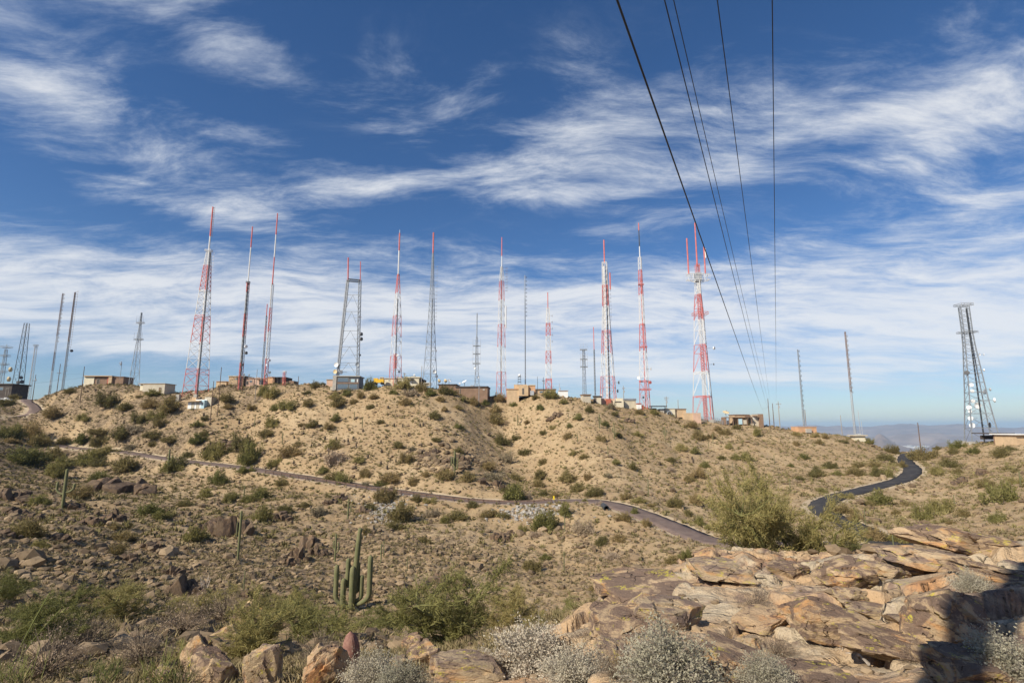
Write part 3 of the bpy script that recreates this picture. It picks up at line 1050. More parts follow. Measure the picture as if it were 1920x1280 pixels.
def bumps(lst, base):
    def f_(d):
        z = np.full(d.shape, float(base))
        for c_, w_, h_ in lst:
            z = z + h_ * np.exp(-((d - c_) / w_) ** 2)
        return z
    return f_


hill_range('far_mountains', 19000, 25000, -60, 60, bumps([(28, 3, 55), (34, 5, 60), (41, 4, 40), (-20, 14, 60), (8, 8, 60), (52, 6, 60)], 480), 3.1, 0.75, 420, 20)
hill_range('middle_mountains', 15500, 18500, 20, 60, bumps([(30, 2.0, 60), (37, 2.5, 150), (42, 3, 110)], 170), 8.7)
hill_range('desert_hills', 10500, 13000, 28, 48, bumps([(34.2, 0.9, 330), (35.6, 1.0, 130), (38.4, 1.3, 210), (40.5, 1.2, 190), (43, 1, 140)], -20), 5.2, 1.0)
# city: thousands of far roofs read as one mass
rng = np.random.RandomState(5)
mb = MB()
n = 5200
dist = 4500 * np.exp(rng.rand(n) * math.log(18000 / 4500.))
ang = np.radians(rng.uniform(24, 48, n))
for k in range(n):
    x, y = dist[k] * math.sin(ang[k]), dist[k] * math.cos(ang[k])
    s = dist[k] / 10000.
    wx, wy, hz = rng.uniform(12, 45) * (0.6 + s), rng.uniform(12, 40) * (0.6 + s), rng.uniform(4, 12) * (1 + 0.4 * s)
    mb.box(x - wx / 2, x + wx / 2, y - wy / 2, y + wy / 2, VZ - 1, VZ + hz)
plain('city_pale', (0.62, 0.58, 0.52), 0.8, mottle=0.3, scale=0.002)
tag(mb.build('distant_city_buildings', 'city_pale'), 'pale scatter of far city roofs across the valley floor', 'city', kind='stuff')

# ------------------------------------------------------------------ masts and towers
RED, WHT, GRY, LGT, DRK, RST = 'paint_red', 'paint_white', 'steel_grey', 'steel_light', 'steel_dark', 'steel_rust'


def zat(py, Y):
    v = (640.0 - py) / FPX
    return Y * (SP + v * CP) / (CP - v * SP)


class Tower:
    def __init__(self, name, label, px, py, Y, group='masts on the ridge', rz=None):
        self.Y = Y
        p = pix(px, py, Y)
        self.X = p[0]
        self.z0 = float(ground(p[0], Y)[0])
        self.zpy = zat(py, Y)
        self.root = empty(name, (p[0], Y, self.z0))
        tag(self.root, label, 'tower', group)
        self.rot = math.radians(20) if rz is None else math.radians(rz)
        self.k = Y / FPX * (1 + 0.0)

    def z(self, py):
        return zat(py, self.Y) - self.z0

    def corner(self, zz, wid, legs):
        r = wid / (2 * math.cos(math.pi / 4)) * 0.92 if legs == 4 else wid / 1.75
        return [np.array([r * math.cos(self.rot + k * 2 * math.pi / legs), r * math.sin(self.rot + k * 2 * math.pi / legs), zz]) for k in range(legs)]

    def lattice(self, widths, bands, legs=4, leg_r=0.16, br_r=0.065, bay=1.15, style='X', ground_mat=None):
        """widths [(py, px wide)] ; bands [(py_top, py_bottom, material)] from the top down"""
        leg_r, br_r, bay = leg_r * .82, br_r * .66, bay * 1.35
        wp = sorted(widths)
        wz = lambda zz: np.interp(-zz, [-self.z(a) for a, _ in wp], [b_ * self.k for _, b_ in wp])
        for bi, (pt, pb, mat) in enumerate(bands):
            zt = self.z(pt)
            zb = self.z(pb)
            if bi == len(bands) - 1:
                zb = min(zb, 0.0) - 0.3
            mb = MB()
            zz = zb
            lv = [zb]
            while zz < zt - 0.5:
                zz = zz + max(bay * wz(zz), 1.3)
                lv.append(min(zz, zt))
            if lv[-1] < zt:
                lv[-1] = zt
            if len(lv) > 2 and lv[-1] - lv[-2] < 0.5:
                lv.pop(-2)
            for a, b_ in zip(lv[:-1], lv[1:]):
                A = self.corner(a, wz(a), legs)
                B = self.corner(b_, wz(b_), legs)
                for q in range(legs):
                    mb.tube(A[q], B[q], leg_r, leg_r, 4, False)
                    q2 = (q + 1) % legs
                    mb.tube(B[q], B[q2], br_r, br_r, 3, False)
                    if style == 'X':
                        mb.tube(A[q], B[q2], br_r, br_r, 3, False)
                        mb.tube(A[q2], B[q], br_r, br_r, 3, False)
                    elif style == 'K':
                        mid_ = (B[q] + B[q2]) / 2
                        mb.tube(A[q], mid_, br_r * 1.2, br_r * 1.2, 3, False)
                        mb.tube(A[q2], mid_, br_r * 1.2, br_r * 1.2, 3, False)
                    elif style == 'Z':
                        mb.tube(A[q], B[q2], br_r, br_r, 3, False)
            o = mb.build('lattice_section', mat, self.root)
            o['label'] = {'paint_red': 'red painted lattice section', 'paint_white': 'white painted lattice section'}.get(mat, 'grey steel lattice section')
        return self

    def pole(self, bands, r=0.22, r1=None, name='mast_pole', off=(0, 0)):
        for pt, pb, mat in bands:
            mb = MB()
            mb.tube((off[0], off[1], self.z(pb)), (off[0], off[1], self.z(pt)), r, r1 or r, 7)
            o = mb.build(name, mat, self.root)
        return self

    def run(self, pt, pb, r=0.22, mat=DRK, off=(0.0, 0.0)):
        mb = MB()
        zb = min(self.z(pb), 0) if pb > 690 else self.z(pb)
        mb.tube((off[0], off[1], zb), (off[0], off[1], self.z(pt)), r, r, 4)
        mb.build('cable_run', mat, self.root)
        return self

    def arms(self, pt, pb, n, length=1.1, side=1, mat=GRY, off=0.0, r=0.07):
        for py in np.linspace(pt, pb, n):
            zz = self.z(py)
            mb = MB()
            mb.tube((off, 0, zz), (off + side * length, 0, zz), r, r, 4)
            mb.tube((off + side * length, 0, zz - 0.5), (off + side * length, 0, zz + 0.5), r, r, 4)
            mb.build('dipole_antenna', mat, self.root)
        return self

    def dishes(self, lst):
        """(px, py, diameter px, material, 'dish'|'drum', facing deg from the viewer, + to the right)"""
        for px, py, dpx, mat, kind, face in lst:
            zz = self.z(py)
            d_ = self.Y * CP + (zz + self.z0) * SP
            x = (px - 960) / FPX * d_ - self.X
            r_ = dpx * self.k / 2
            a = math.radians(face)
            dr = np.array([math.sin(a), -math.cos(a), 0])
            y = -0.6 - r_ * 0.3
            mb = MB()
            mb.dish((x, y, zz), dr, r_, 0.30, 16, 0.55 if kind == 'drum' else 0.0)
            o = mb.build('dish_antenna' if kind == 'dish' else 'drum_antenna', mat, self.root, smooth=False)
            mb = MB()
            mb.tube((x, y, zz), (x - np.sign(x) * max(abs(x) - 0.3, 0) * 0.9, 0, zz), 0.08, 0.08, 4)
            mb.build('mount_arm', GRY, o)
        return self

    def platform(self, py, wpx, mat=GRY, h=0.9, whips=0, whip_h=3.0, depth=None):
        zz = self.z(py)
        hw = wpx * self.k / 2
        dp = hw * 0.8 if depth is None else depth
        mb = MB()
        for zq in (zz, zz + h):
            for a, b_ in (((-hw, -dp), (hw, -dp)), ((hw, -dp), (hw, dp)), ((hw, dp), (-hw, dp)), ((-hw, dp), (-hw, -dp))):
                mb.tube((a[0], a[1], zq), (b_[0], b_[1], zq), 0.1, 0.1, 4)
        for x in np.linspace(-hw, hw, 5):
            for y in (-dp, dp):
                mb.tube((x, y, zz), (x, y, zz + h), 0.07, 0.07, 4)
            mb.tube((x, -dp, zz), (x, dp, zz), 0.07, 0.07, 4)
        mb.build('platform', mat, self.root)
        for x in np.linspace(-hw, hw, whips) if whips else ():
            mb = MB()
            mb.tube((x, -dp, zz - 0.6), (x, -dp, zz + whip_h), 0.07, 0.05, 5)
            mb.build('whip_antenna', LGT, self.root)
        return self

    def feet(self, width_px, legs=4):
        for c_ in self.corner(0, width_px * self.k, legs):
            zz = float(ground(self.X + c_[0], self.Y + c_[1])[0]) - self.z0
            mb = MB()
            mb.box(c_[0] - .7, c_[0] + .7, c_[1] - .7, c_[1] + .7, zz - 1.2, max(zz, 0) + 0.45)
            mb.build('footing', 'concrete', self.root)
        return self


T = Tower('antenna_tower', 'partly cropped dark tower with three platforms at the photo edge', 1, 724, 330)
T.lattice([(650, 4), (724, 7)], [(655, 724, GRY)], 3).platform(652, 14, GRY).platform(668, 12, GRY).platform(684, 12, GRY).platform(698, 10, GRY).pole([(645, 655, GRY)], 0.12)
T = Tower('antenna_tower', 'dark leaning-looking lattice tower with drum dishes beside flat-roofed dark building', 33, 726, 300, rz=45)
T.lattice([(606, 6), (726, 13)], [(606, 726, DRK)], 4, 0.17, 0.06).dishes([(26, 693, 9, 'dish_tan', 'drum', -70), (23, 711, 9, 'dish_tan', 'drum', -70), (42, 708, 6, 'drum_dark', 'drum', 40), (43, 716, 7, 'drum_dark', 'drum', 60), (38, 717, 6, 'drum_dark', 'drum', 10)])
T = Tower('antenna_tower', 'slender pale grey lattice tower behind the gravel spur road', 55, 734, 310, rz=30)
T.lattice([(648, 4), (734, 5)], [(650, 734, LGT)], 3, 0.13, 0.06).platform(649, 6, GRY)
T = Tower('antenna_mast', 'thin rust and pale banded mast with side antennas, left of the dipole mast', 93, 734, 285)
T.lattice([(550, 2.3), (734, 3.0)], [(550, 630, RST), (630, 660, LGT), (660, 695, RST), (695, 722, LGT), (722, 736, RST)], 3, 0.09, 0.05).arms(552, 640, 13, 1.0, 1, RST)
T = Tower('antenna_mast', 'thin rust-grey mast with a comb of dipole arms to its tip', 117, 728, 278)
T.lattice([(545, 2.0), (728, 3.4)], [(548, 640, RST), (640, 728, GRY)], 3, 0.13, 0.06).arms(547, 655, 24, 1.5, 1, RST, r=0.06).arms(665, 705, 5, 1.2, 1, GRY).dishes([(136, 658, 5, 'drum_dark', 'drum', 60)])
T = Tower('antenna_tower', 'grey lattice tower with two antenna platforms near the beige box building', 251, 716, 262, rz=10)
T.lattice([(583, 2), (605, 3), (636, 6), (716, 16)], [(586, 716, GRY)], 3, 0.15, 0.07).platform(606, 13, GRY, 0.5, 4, 3.5, 0.6).platform(637, 15, GRY, 0.5, 4, 3.5, 0.6)
T = Tower('broadcast_tower', 'tall red and white lattice tower rising behind the small white house', 366, 744, 240, rz=33)
T.lattice([(472, 6), (500, 10), (640, 24), (744, 33)], [(472, 498, WHT), (498, 545, RED), (545, 592, WHT), (592, 643, RED), (643, 692, WHT), (692, 744, RED)], 4, 0.19, 0.10, 0.5, 'X')
T.pole([(388, 443, RED), (443, 474, WHT)], 0.34)  .run(474, 744, 0.28, DRK, (0.6, 0.3)).arms(390, 442, 13, 0.9, 1, RST).arms(475, 505, 6, 1.0, 1, WHT, 1.6).platform(471, 11, WHT, 0.6).feet(41, 4)
T = Tower('broadcast_tower', 'slim purple-red lattice mast with two dishes above the tan adobe complex', 451, 704, 242, rz=15)
T.lattice([(530, 5), (704, 7)], [(530, 548, RED), (548, 588, LGT), (588, 632, RED), (632, 680, LGT), (680, 704, RED)], 3, 0.17, 0.09).pole([(425, 464, RED), (464, 532, WHT)], 0.27)
T.run(532, 704, 0.3, DRK, (0.1, 0)).platform(531, 6, DRK, 0.8).dishes([(462, 650, 6, 'dish_white', 'drum', 60), (462, 662, 6, 'drum_dark', 'drum', 75), (456, 684, 4, 'drum_dark', 'drum', 60)])
T = Tower('broadcast_tower', 'tallest slim red and white mast of the adobe complex', 498, 707, 244, rz=15)
T.lattice([(560, 4.5), (707, 6.5)], [(532, 577, WHT), (577, 622, RED), (622, 672, WHT), (672, 707, RED)], 3, 0.17, 0.085).pole([(400, 440, RED), (440, 482, WHT), (482, 533, RED)], 0.30, 0.25)
T.dishes([(506, 676, 5, 'dish_white', 'drum', 50), (500, 684, 4, 'dish_white', 'dish', 0)])
T = Tower('broadcast_tower', 'short thin red-topped mast close against the tallest adobe-complex mast', 491, 707, 246)
T.lattice([(592, 2.2), (707, 3.2)], [(592, 611, GRY), (611, 640, RED), (640, 707, GRY)], 3, 0.15, 0.07).pole([(570, 593, RED)], 0.2)
T = Tower('antenna_mast', 'miniature red and white mast with a dome at the adobe complex', 533, 708, 245)
T.lattice([(695, 4), (708, 4)], [(697, 708, RED)], 4, 0.13, 0.06).platform(697, 5, WHT, 0.3)
mb = MB(); mb.dish((0, 0, T.z(697) + 0.4), (0, 0, -1), 0.6, 0.9); mb.build('radome', 'dish_white', T.root)
# the two-legged tower
T = Tower('portal_tower', 'grey two-legged tower with crossbeam behind the dark two-storey building', 653, 712, 240)
kk = T.k
def legx(px, py):
    zz = T.z(py)
    return (px - 960) / FPX * (T.Y * CP + (zz + T.z0) * SP) - T.X
LA, LB = (631, 712), (652, 525)
RA, RB = (671, 712), (675, 525)
def leg_at(side, py):
    a, b_ = (LA, LB) if side < 0 else (RA, RB)
    f_ = (py - a[1]) / (b_[1] - a[1])
    return np.array([legx(a[0] + (b_[0] - a[0]) * f_, py), 0.0, T.z(py)])
def girder(mbx, a, b_, wd=0.55, n=14):
    d_ = (b_ - a)
    d_ = d_ / np.linalg.norm(d_)
    u = np.cross(d_, [0, 1, 0]); u /= np.linalg.norm(u)
    vv = np.array([0, 1.0, 0])
    cs = [u * s1 * wd + vv * s2 * wd for s1, s2 in ((-1, -1), (1, -1), (1, 1), (-1, 1))]
    for k in range(n):
        p = a + (b_ - a) * k / n
        q = a + (b_ - a) * (k + 1) / n
        for c_ in range(4):
            mbx.tube(p + cs[c_], q + cs[c_], 0.12, 0.12, 4, False)
            mbx.tube(p + cs[c_], q + cs[(c_ + 1) % 4], 0.07, 0.07, 3, False)
            mbx.tube(q + cs[c_], q + cs[(c_ + 1) % 4], 0.07, 0.07, 3, False)
for s, mt in ((-1, LGT), (1, GRY)):
    mb = MB()
    a = leg_at(s, 712); a[2] = -0.5
    girder(mb, a, leg_at(s, 525), 0.5, 26)
    if s < 0:
        mb.tube(a, leg_at(s, 525), 0.42, 0.36, 4)
    mb.build('leg', mt, T.root)
mb = MB(); girder(mb, leg_at(-1, 525), leg_at(1, 527), 0.55, 6); mb.tube(leg_at(-1, 523), leg_at(1, 525), 0.2, 0.2, 4); mb.build('crossbeam', DRK, T.root)
lv = [553, 584, 620, 650, 680]
for k, py in enumerate(lv):
    a, b_ = leg_at(-1, py), leg_at(1, py)
    mb = MB()
    mb.tube(a, b_, 0.12, 0.12, 4)
    mid_ = (a + b_) / 2
    nx = lv[k + 1] if k + 1 < len(lv) else 708
    mb.tube(mid_, leg_at(-1, nx), 0.1, 0.1, 4).tube(mid_, leg_at(1, nx), 0.1, 0.1, 4)
    q = (leg_at(-1, nx) + leg_at(-1, py)) / 2
    mb.tube((mid_ + leg_at(-1, nx)) / 2, q, 0.07, 0.07, 3).tube((mid_ + leg_at(1, nx)) / 2, (leg_at(1, nx) + leg_at(1, py)) / 2, 0.07, 0.07, 3)
    mb.build('brace', GRY, T.root)
for px_, pt, pb, r_ in ((653, 483, 525, 0.32), (676, 490, 527, 0.2)):
    mb = MB(); mb.tube((legx(px_ - .5, pb), 0, T.z(pb)), (legx(px_, pt), 0, T.z(pt)), r_, r_, 7); mb.build('mast_pole', RED, T.root)
T.dishes([(632, 684, 9, 'dish_white', 'dish', -8), (630, 697, 8, 'dish_tan', 'dish', -10), (640, 698, 8, 'dish_white', 'dish', 55), (677, 627, 7, 'drum_dark', 'drum', 70), (677, 636, 7, 'drum_dark', 'drum', 70), (676, 596, 5, 'dish_white', 'dish', 40), (675, 666, 4, 'drum_dark', 'drum', 60), (671, 684, 7, 'steel_grey', 'dish', 5)])

T = Tower('broadcast_tower', 'red and white tower behind the cream building, thickening towards its base', 740, 708, 234, rz=33)
T.lattice([(514, 4), (590, 15), (708, 23)], [(514, 550, RED), (550, 592, WHT), (592, 630, RED), (630, 667, WHT), (667, 708, RED)], 3, 0.19, 0.085, 1.0).pole([(437, 470, RED), (470, 515, WHT)], 0.32).pole([(431, 437, WHT)], 0.1)
T.run(560, 708, 0.26, DRK, (0.2, 0)).dishes([(745, 666, 5, 'dish_white', 'dish', 10), (748, 697, 4, 'drum_dark', 'drum', 60)])
T.platform(676, 6, RED, 3.0).platform(690, 6, RED, 2.6)
T = Tower('broadcast_tower', 'plain grey lattice tower with red pole tip beside the cream building', 806, 720, 236, rz=40)
T.lattice([(474, 2.5), (600, 12), (720, 27)], [(474, 560, GRY), (560, 640, GRY), (640, 720, GRY)], 3, 0.19, 0.085, 0.8).pole([(436, 475, RED)], 0.34).run(560, 720, 0.26, DRK, (0.2, 0)).arms(500, 600, 16, 0.9, 1, GRY, 1.3).dishes([(818, 658, 5, 'dish_white', 'dish', 80), (815, 697, 7, 'dish_white', 'dish', 20), (819, 706, 6, 'dish_white', 'dish', 40)])
T = Tower('antenna_tower', 'small grey tower with stacked crossbars behind the brown building', 893, 728, 240, rz=10)
T.lattice([(632, 3), (682, 6), (728, 10)], [(632, 728, GRY)], 3, 0.14, 0.07).pole([(587, 633, GRY)], 0.24)
for py in (649, 664, 682):
    T.platform(py, 14, GRY, 0.3, 4, 3.4, 0.3)
T.dishes([(897, 707, 4, 'dish_white', 'dish', 20), (890, 690, 4, 'dish_white', 'dish', 0)])
T = Tower('broadcast_tower', 'red and white tower with dark spine between brown building and tan stucco complex', 940, 741, 240, rz=33)
T.lattice([(500, 4), (527, 9), (610, 13), (741, 19)], [(500, 527, WHT), (527, 563, RED), (563, 608, WHT), (608, 650, RED), (650, 697, WHT), (697, 741, RED)], 3, 0.17, 0.075, 1.1).pole([(445, 480, RED), (480, 501, WHT)], 0.24, 0.18)
T.run(500, 741, 0.26, DRK, (-0.2, 0)).arms(503, 545, 9, 0.9, 1, RST, 1.6).pole([(574, 615, WHT)], 0.28, name='tube_antenna', off=(2.0, -0.4))
T = Tower('antenna_mast', 'needle-thin grey pole mast rising from the tan stucco complex', 985, 722, 240)
T.lattice([(560, 1.2), (722, 1.8)], [(560, 722, GRY)], 3, 0.11, 0.06).pole([(516, 562, GRY)], 0.19).arms(520, 592, 11, 0.7, 1, DRK, 0.1, 0.09)
T = Tower('broadcast_tower', 'shorter stocky red and white tower at the end of the tan stucco complex', 1029, 732, 238, rz=45)
T.lattice([(577, 5), (606, 8), (732, 12)], [(577, 606, WHT), (606, 630, RED), (630, 658, WHT), (658, 682, RED), (682, 710, WHT), (710, 732, RED)], 4, 0.18, 0.1, 0.9).pole([(548, 578, RED)], 0.2).arms(592, 640, 5, 0.8, 1, RST, 1.2)
T = Tower('antenna_tower', 'low grey twin-leg tower with three whip platforms above the tan shed', 1096, 741, 238)
T.lattice([(655, 4), (741, 7)], [(655, 741, GRY)], 3, 0.14, 0.06, 1.6)
for py in (656, 674, 688):
    T.platform(py, 13, GRY, 0.3, 5, 3.0, 0.4)
T = Tower('antenna_mast', 'thin mast with red upper pole beside the grey-roofed hut', 1116, 743, 238)
T.lattice([(655, 2), (743, 2.4)], [(655, 743, GRY)], 3, 0.12, 0.06).pole([(613, 656, RED)], 0.17)
T = Tower('broadcast_tower', 'broad red and white tower with drums at its foot left of the beige shed', 1141, 757, 234, rz=25)
T.lattice([(492, 9), (575, 12), (660, 19), (757, 29)], [(492, 535, WHT), (535, 575, RED), (575, 620, WHT), (620, 663, RED), (663, 706, WHT), (706, 757, RED)], 4, 0.19, 0.09, 0.8).pole([(450, 493, RED)], 0.30)
T.run(500, 757, 0.55, WHT, (-0.6, -0.5)).run(500, 757, 0.35, DRK, (0.5, -0.5)).pole([(512, 543, RED)], 0.32, name='tube_antenna', off=(2.2, -0.5)).dishes([(1158, 717, 6, 'drum_dark', 'drum', 80), (1156, 733, 6, 'drum_dark', 'drum', 80), (1127, 741, 5, 'dish_white', 'dish', -20)]).arms(545, 600, 9, 1.0, 1, LGT, 1.4)
T = Tower('broadcast_tower', 'slender red and white tower with open red legs beside the beige shed', 1211, 767, 232, rz=30)
T.lattice([(482, 6), (605, 10), (767, 20)], [(482, 506, WHT), (506, 553, RED), (553, 607, WHT), (607, 658, RED), (658, 713, WHT), (713, 767, RED)], 3, 0.20, 0.085, 1.0).pole([(418, 432, RED), (432, 462, DRK), (462, 483, WHT)], 0.25, 0.22)
T.run(520, 767, 0.2, RED, (0, 0)).platform(731, 19, RED, 0.5).platform(534, 9, RED, 0.3).platform(651, 12, RED, 0.3).dishes([(1197, 708, 6, 'dish_white', 'dish', -40), (1219, 692, 6, 'dish_tan', 'dish', 70), (1199, 715, 4, 'paint_red', 'drum', 0), (1217, 717, 6, 'paint_red', 'drum', 20), (1205, 745, 4, 'drum_dark', 'drum', 10)])
T = Tower('candelabra_tower', 'red and white candelabra tower with a wide white top platform and three red poles', 1324, 791, 238, rz=33)
T.lattice([(500, 10), (550, 12), (590, 20), (600, 20), (646, 24), (742, 36), (791, 41)], [(526, 552, WHT), (552, 600, RED), (600, 646, WHT), (646, 697, RED), (697, 742, WHT), (742, 791, RED)], 3, 0.23, 0.10, 0.85, 'K')
for a, b_, mt in ((526, 552, WHT), (552, 600, RED), (600, 646, WHT), (646, 697, RED), (697, 742, WHT), (742, 791, RED)):
    mb = MB(); zb = T.z(b_) if b_ < 790 else -0.3
    for k in range(10):
        q0, q1 = zb + (T.z(a) - zb) * k / 10, zb + (T.z(a) - zb) * (k + 1) / 10
        for s1, s2 in ((-1, -1), (1, -1), (1, 1), (-1, 1)):
            mb.tube((s1 * .6, s2 * .6, q0), (s1 * .6, s2 * .6, q1), 0.14, 0.14, 4, False)
        mb.tube((-.6, -.6, q0), (.6, -.6, q1), .1, .1, 3, False).tube((.6, .6, q0), (-.6, .6, q1), .1, .1, 3, False).tube((-.6, -.6, q1), (.6, -.6, q1), .1, .1, 3, False)
    mb.build('climbing_shaft', mt, T.root)
T.platform(590, 25, RED, 1.0)
T.platform(525, 42, WHT, 2.6, depth=1.6)
mb = MB()
for s in (-1, 1):
    hw = 21 * T.k
    mb.tube((s * 1.3, 0, T.z(530)), (s * hw, 0, T.z(524)), 0.18, 0.18, 4).tube((s * 1.3, 0, T.z(513)), (s * hw, 0, T.z(513)), 0.18, 0.18, 4)
    for k in range(4):
        x0, x1 = s * (1.3 + (hw - 1.3) * k / 4), s * (1.3 + (hw - 1.3) * (k + 1) / 4)
        mb.tube((x0, 0, T.z(527)), (x1, 0, T.z(513)), 0.12, 0.12, 4)
mb.build('outrigger_truss', WHT, T.root)
mb = MB(); mb.box(-1.3, 1.3, -1.3, 1.3, T.z(528), T.z(512)); mb.build('top_cabin', 'steel_light', T.root)
T.lattice([(495, 5), (512, 7)], [(498, 512, RED)], 4, 0.14, 0.08) if False else None
mb = MB()
for k in range(4):
    q0, q1 = T.z(512 - 4 * k), T.z(508 - 4 * k)
    for s1, s2 in ((-1, -1), (1, -1), (1, 1), (-1, 1)):
        mb.tube((s1 * .8, s2 * .8, q0), (s1 * .8, s2 * .8, q1), 0.14, 0.14, 4, False)
    mb.tube((-.8, -.8, q0), (.8, -.8, q1), .1, .1, 3, False).tube((.8, -.8, q0), (-.8, -.8, q1), .1, .1, 3, False).tube((-.8, -.8, q1), (.8, -.8, q1), .12, .12, 3, False)
mb.build('pole_cage', RED, T.root)
T.pole([(418, 500, RED)], 0.36, 0.28).pole([(447, 514, RED)], 0.33, name='side_pole', off=(-17.5 * T.k, 0)).pole([(463, 512, RED)], 0.33, name='side_pole', off=(15 * T.k, 0)).pole([(466, 484, WHT)], 0.3, name='side_antenna', off=(17 * T.k, -0.2))
T.dishes([(1336, 653, 6, 'dish_white', 'drum', 40), (1336, 683, 4, 'drum_dark', 'drum', 60)]).feet(41, 3)
T = Tower('antenna_mast', 'thin dark mast standing on the small orange-walled shed', 1508, 799, 228)
T.lattice([(655, 1.3), (799, 2.6)], [(655, 799, GRY)], 3, 0.13, 0.07).arms(658, 760, 12, 0.5, 1, DRK, 0.1)
T.pole([(768, 797, RST)], 0.13, name='short_pole', off=(0.9, 0.2))
T = Tower('antenna_mast', 'tall thin tan mast between orange-walled shed and the saddle', 1604, 815, 225)
T.lattice([(622, 2.0), (815, 3.2)], [(622, 660, RST), (660, 735, RST), (735, 815, LGT)], 3, 0.14, 0.07).arms(630, 735, 13, 0.5, 1, RST, 0.2).pole([(770, 815, LGT)], 0.1, name='short_pole', off=(2.2, 0.2))
T = Tower('dish_tower', 'grey lattice tower hung with many dishes at the saddle, wider at its base', 1842, 832, 203, rz=20)
T.lattice([(572, 14), (623, 14), (650, 16), (745, 29), (832, 45)], [(575, 640, GRY), (640, 735, GRY), (735, 832, GRY)], 4, 0.26, 0.12, 0.5, 'Z')
T.run(580, 810, 0.26, DRK, (-0.3, -1.4)).platform(573, 23, GRY, 0.6, 6, 1.2).platform(624, 25, GRY, 0.5, 5, 1.0)
T.dishes([(1810, 699, 8, 'drum_dark', 'drum', -50), (1818, 722, 7, 'dish_white', 'drum', -45), (1820, 733, 6, 'dish_white', 'drum', -45), (1821, 752, 7, 'dish_white', 'drum', -45), (1828, 760, 12, 'dish_white', 'dish', -5), (1814, 764, 8, 'dish_white', 'drum', -50), (1816, 771, 6, 'dish_white', 'drum', -50), (1817, 784, 8, 'dish_white', 'drum', -50), (1819, 797, 9, 'dish_white', 'dish', -40), (1840, 735, 8, 'steel_grey', 'drum', 20), (1851, 730, 6, 'steel_light', 'drum', 60), (1858, 750, 8, 'dish_white', 'drum', 50), (1850, 797, 11, 'drum_dark', 'dish', 30), (1833, 665, 5, 'dish_white', 'dish', 20), (1841, 665, 5, 'dish_white', 'dish', 60), (1840, 694, 5, 'dish_white', 'drum', 60)])
T.feet(45, 4)

# ------------------------------------------------------------------ wooden poles and the line overhead


def utility_pole(label, px, py, top, Y, arms=(), mat='wood_pole', r=0.15, boxes=False, group='wooden utility poles'):
    p = pix(px, py, Y)
    z0 = float(ground(p[0], Y)[0])
    h = zat(top, Y) - z0
    o = empty('utility_pole', (p[0], Y, z0))
    tag(o, label, 'pole', group)
    mb = MB(); mb.tube((0, 0, -0.8), (0, 0, h), r * 1.15, r * 0.8, 8); mb.build('pole_shaft', mat, o)
    for dz_, half in arms:
        mb = MB(); mb.box(-half, half, -0.22, -0.10, h - dz_ - 0.08, h - dz_ + 0.08)
        c_ = mb.build('crossarm', mat, o)
        for x in (-half * 0.85, 0.25, half * 0.85):
            mb = MB(); mb.tube((x, -0.16, h - dz_ + 0.08), (x, -0.16, h - dz_ + 0.36), 0.07, 0.05, 6); mb.build('insulator', 'insulator', c_)
    if boxes:
        mb = MB(); mb.tube((0.3, -0.1, h - 2.9), (0.3, -0.1, h - 2.0), 0.24, 0.24, 9); mb.build('transformer', 'steel_light', o)
    return o, np.array([p[0], Y, z0 + h])


_, TP1 = utility_pole('crossarm pole lowest on the far slope, behind the gravel spur road', 62, 740, 702, 262, [(3.0, 1.0)], boxes=True)
_, TP2 = utility_pole('crossarm pole between the two thin masts on the far slope', 107, 730, 682, 262, [(4.6, 1.0)])
_, TP3 = utility_pole('bare pole on the slope below the two-tone building', 152, 738, 687, 246)
utility_pole('shorter dark pole beside the small white house', 397, 757, 714, 218)
_, TP4 = utility_pole('taller dark pole behind the small white house', 410, 750, 688, 222)
utility_pole('grey pole in front of the adobe complex doorway', 479, 737, 692, 232, mat='wood_pole_grey', r=0.12)
utility_pole('stubby dark post past the end of the adobe complex', 559, 721, 705, 236, r=0.14)
utility_pole('grey pole in front of the cream building wall', 740, 727, 690, 224, mat='wood_pole_grey', r=0.13)
utility_pole('grey pole in front of the plain grey tower', 790, 726, 686, 226, mat='wood_pole_grey', r=0.15)
utility_pole('dark pole in front of the brown flat-roofed building', 898, 741, 704, 228, [(5.2, 0.4)], mat='steel_grey', r=0.13)
utility_pole('thin dark pole over the tan stucco complex roof', 1008, 735, 706, 232, mat='steel_dark', r=0.10)
utility_pole('dark pole with a drum over the tan stucco complex', 1019, 737, 707, 230, [(1.6, 0.6)], mat='steel_dark', r=0.12, boxes=True)
utility_pole('short pale pole holding a panel past the stucco complex', 1049, 741, 718, 232, mat='steel_light', r=0.12, boxes=True)
utility_pole('weathered tan pole by the beige corrugated shed', 1170, 763, 723, 226, [(1.2, 0.6)], mat='wood_pole_grey', boxes=True)
utility_pole('double-crossarm pole above the fan-wall building', 1250, 768, 743, 238, [(0.6, 1.0), (1.4, 0.8)], mat='wood_pole_grey', boxes=True)
utility_pole('plain pole behind the fan-wall building', 1272, 769, 749, 240, mat='wood_pole_grey')
_, FP1 = utility_pole('leftmost of three line poles at the far end of the overhead wires', 1443, 792, 747, 226, mat='wood_pole')
_, FP2 = utility_pole('middle shorter pole of the three at the end of the overhead wires', 1451, 792, 756, 230)
_, FP3 = utility_pole('crossarm pole of the three at the end of the overhead wires', 1462, 793, 752, 232, [(1.3, 1.1)], mat='wood_pole_grey', boxes=True)
utility_pole('slim pole between orange-walled shed and tan mast', 1579, 813, 778, 224, mat='wood_pole_grey', r=0.13)
utility_pole('slim pale pole right behind the low cream shed', 1618, 820, 790, 222, mat='steel_light', r=0.10)
utility_pole('lone brown pole leaning at the saddle by the black road', 1727, 846, 792, 196, r=0.17)

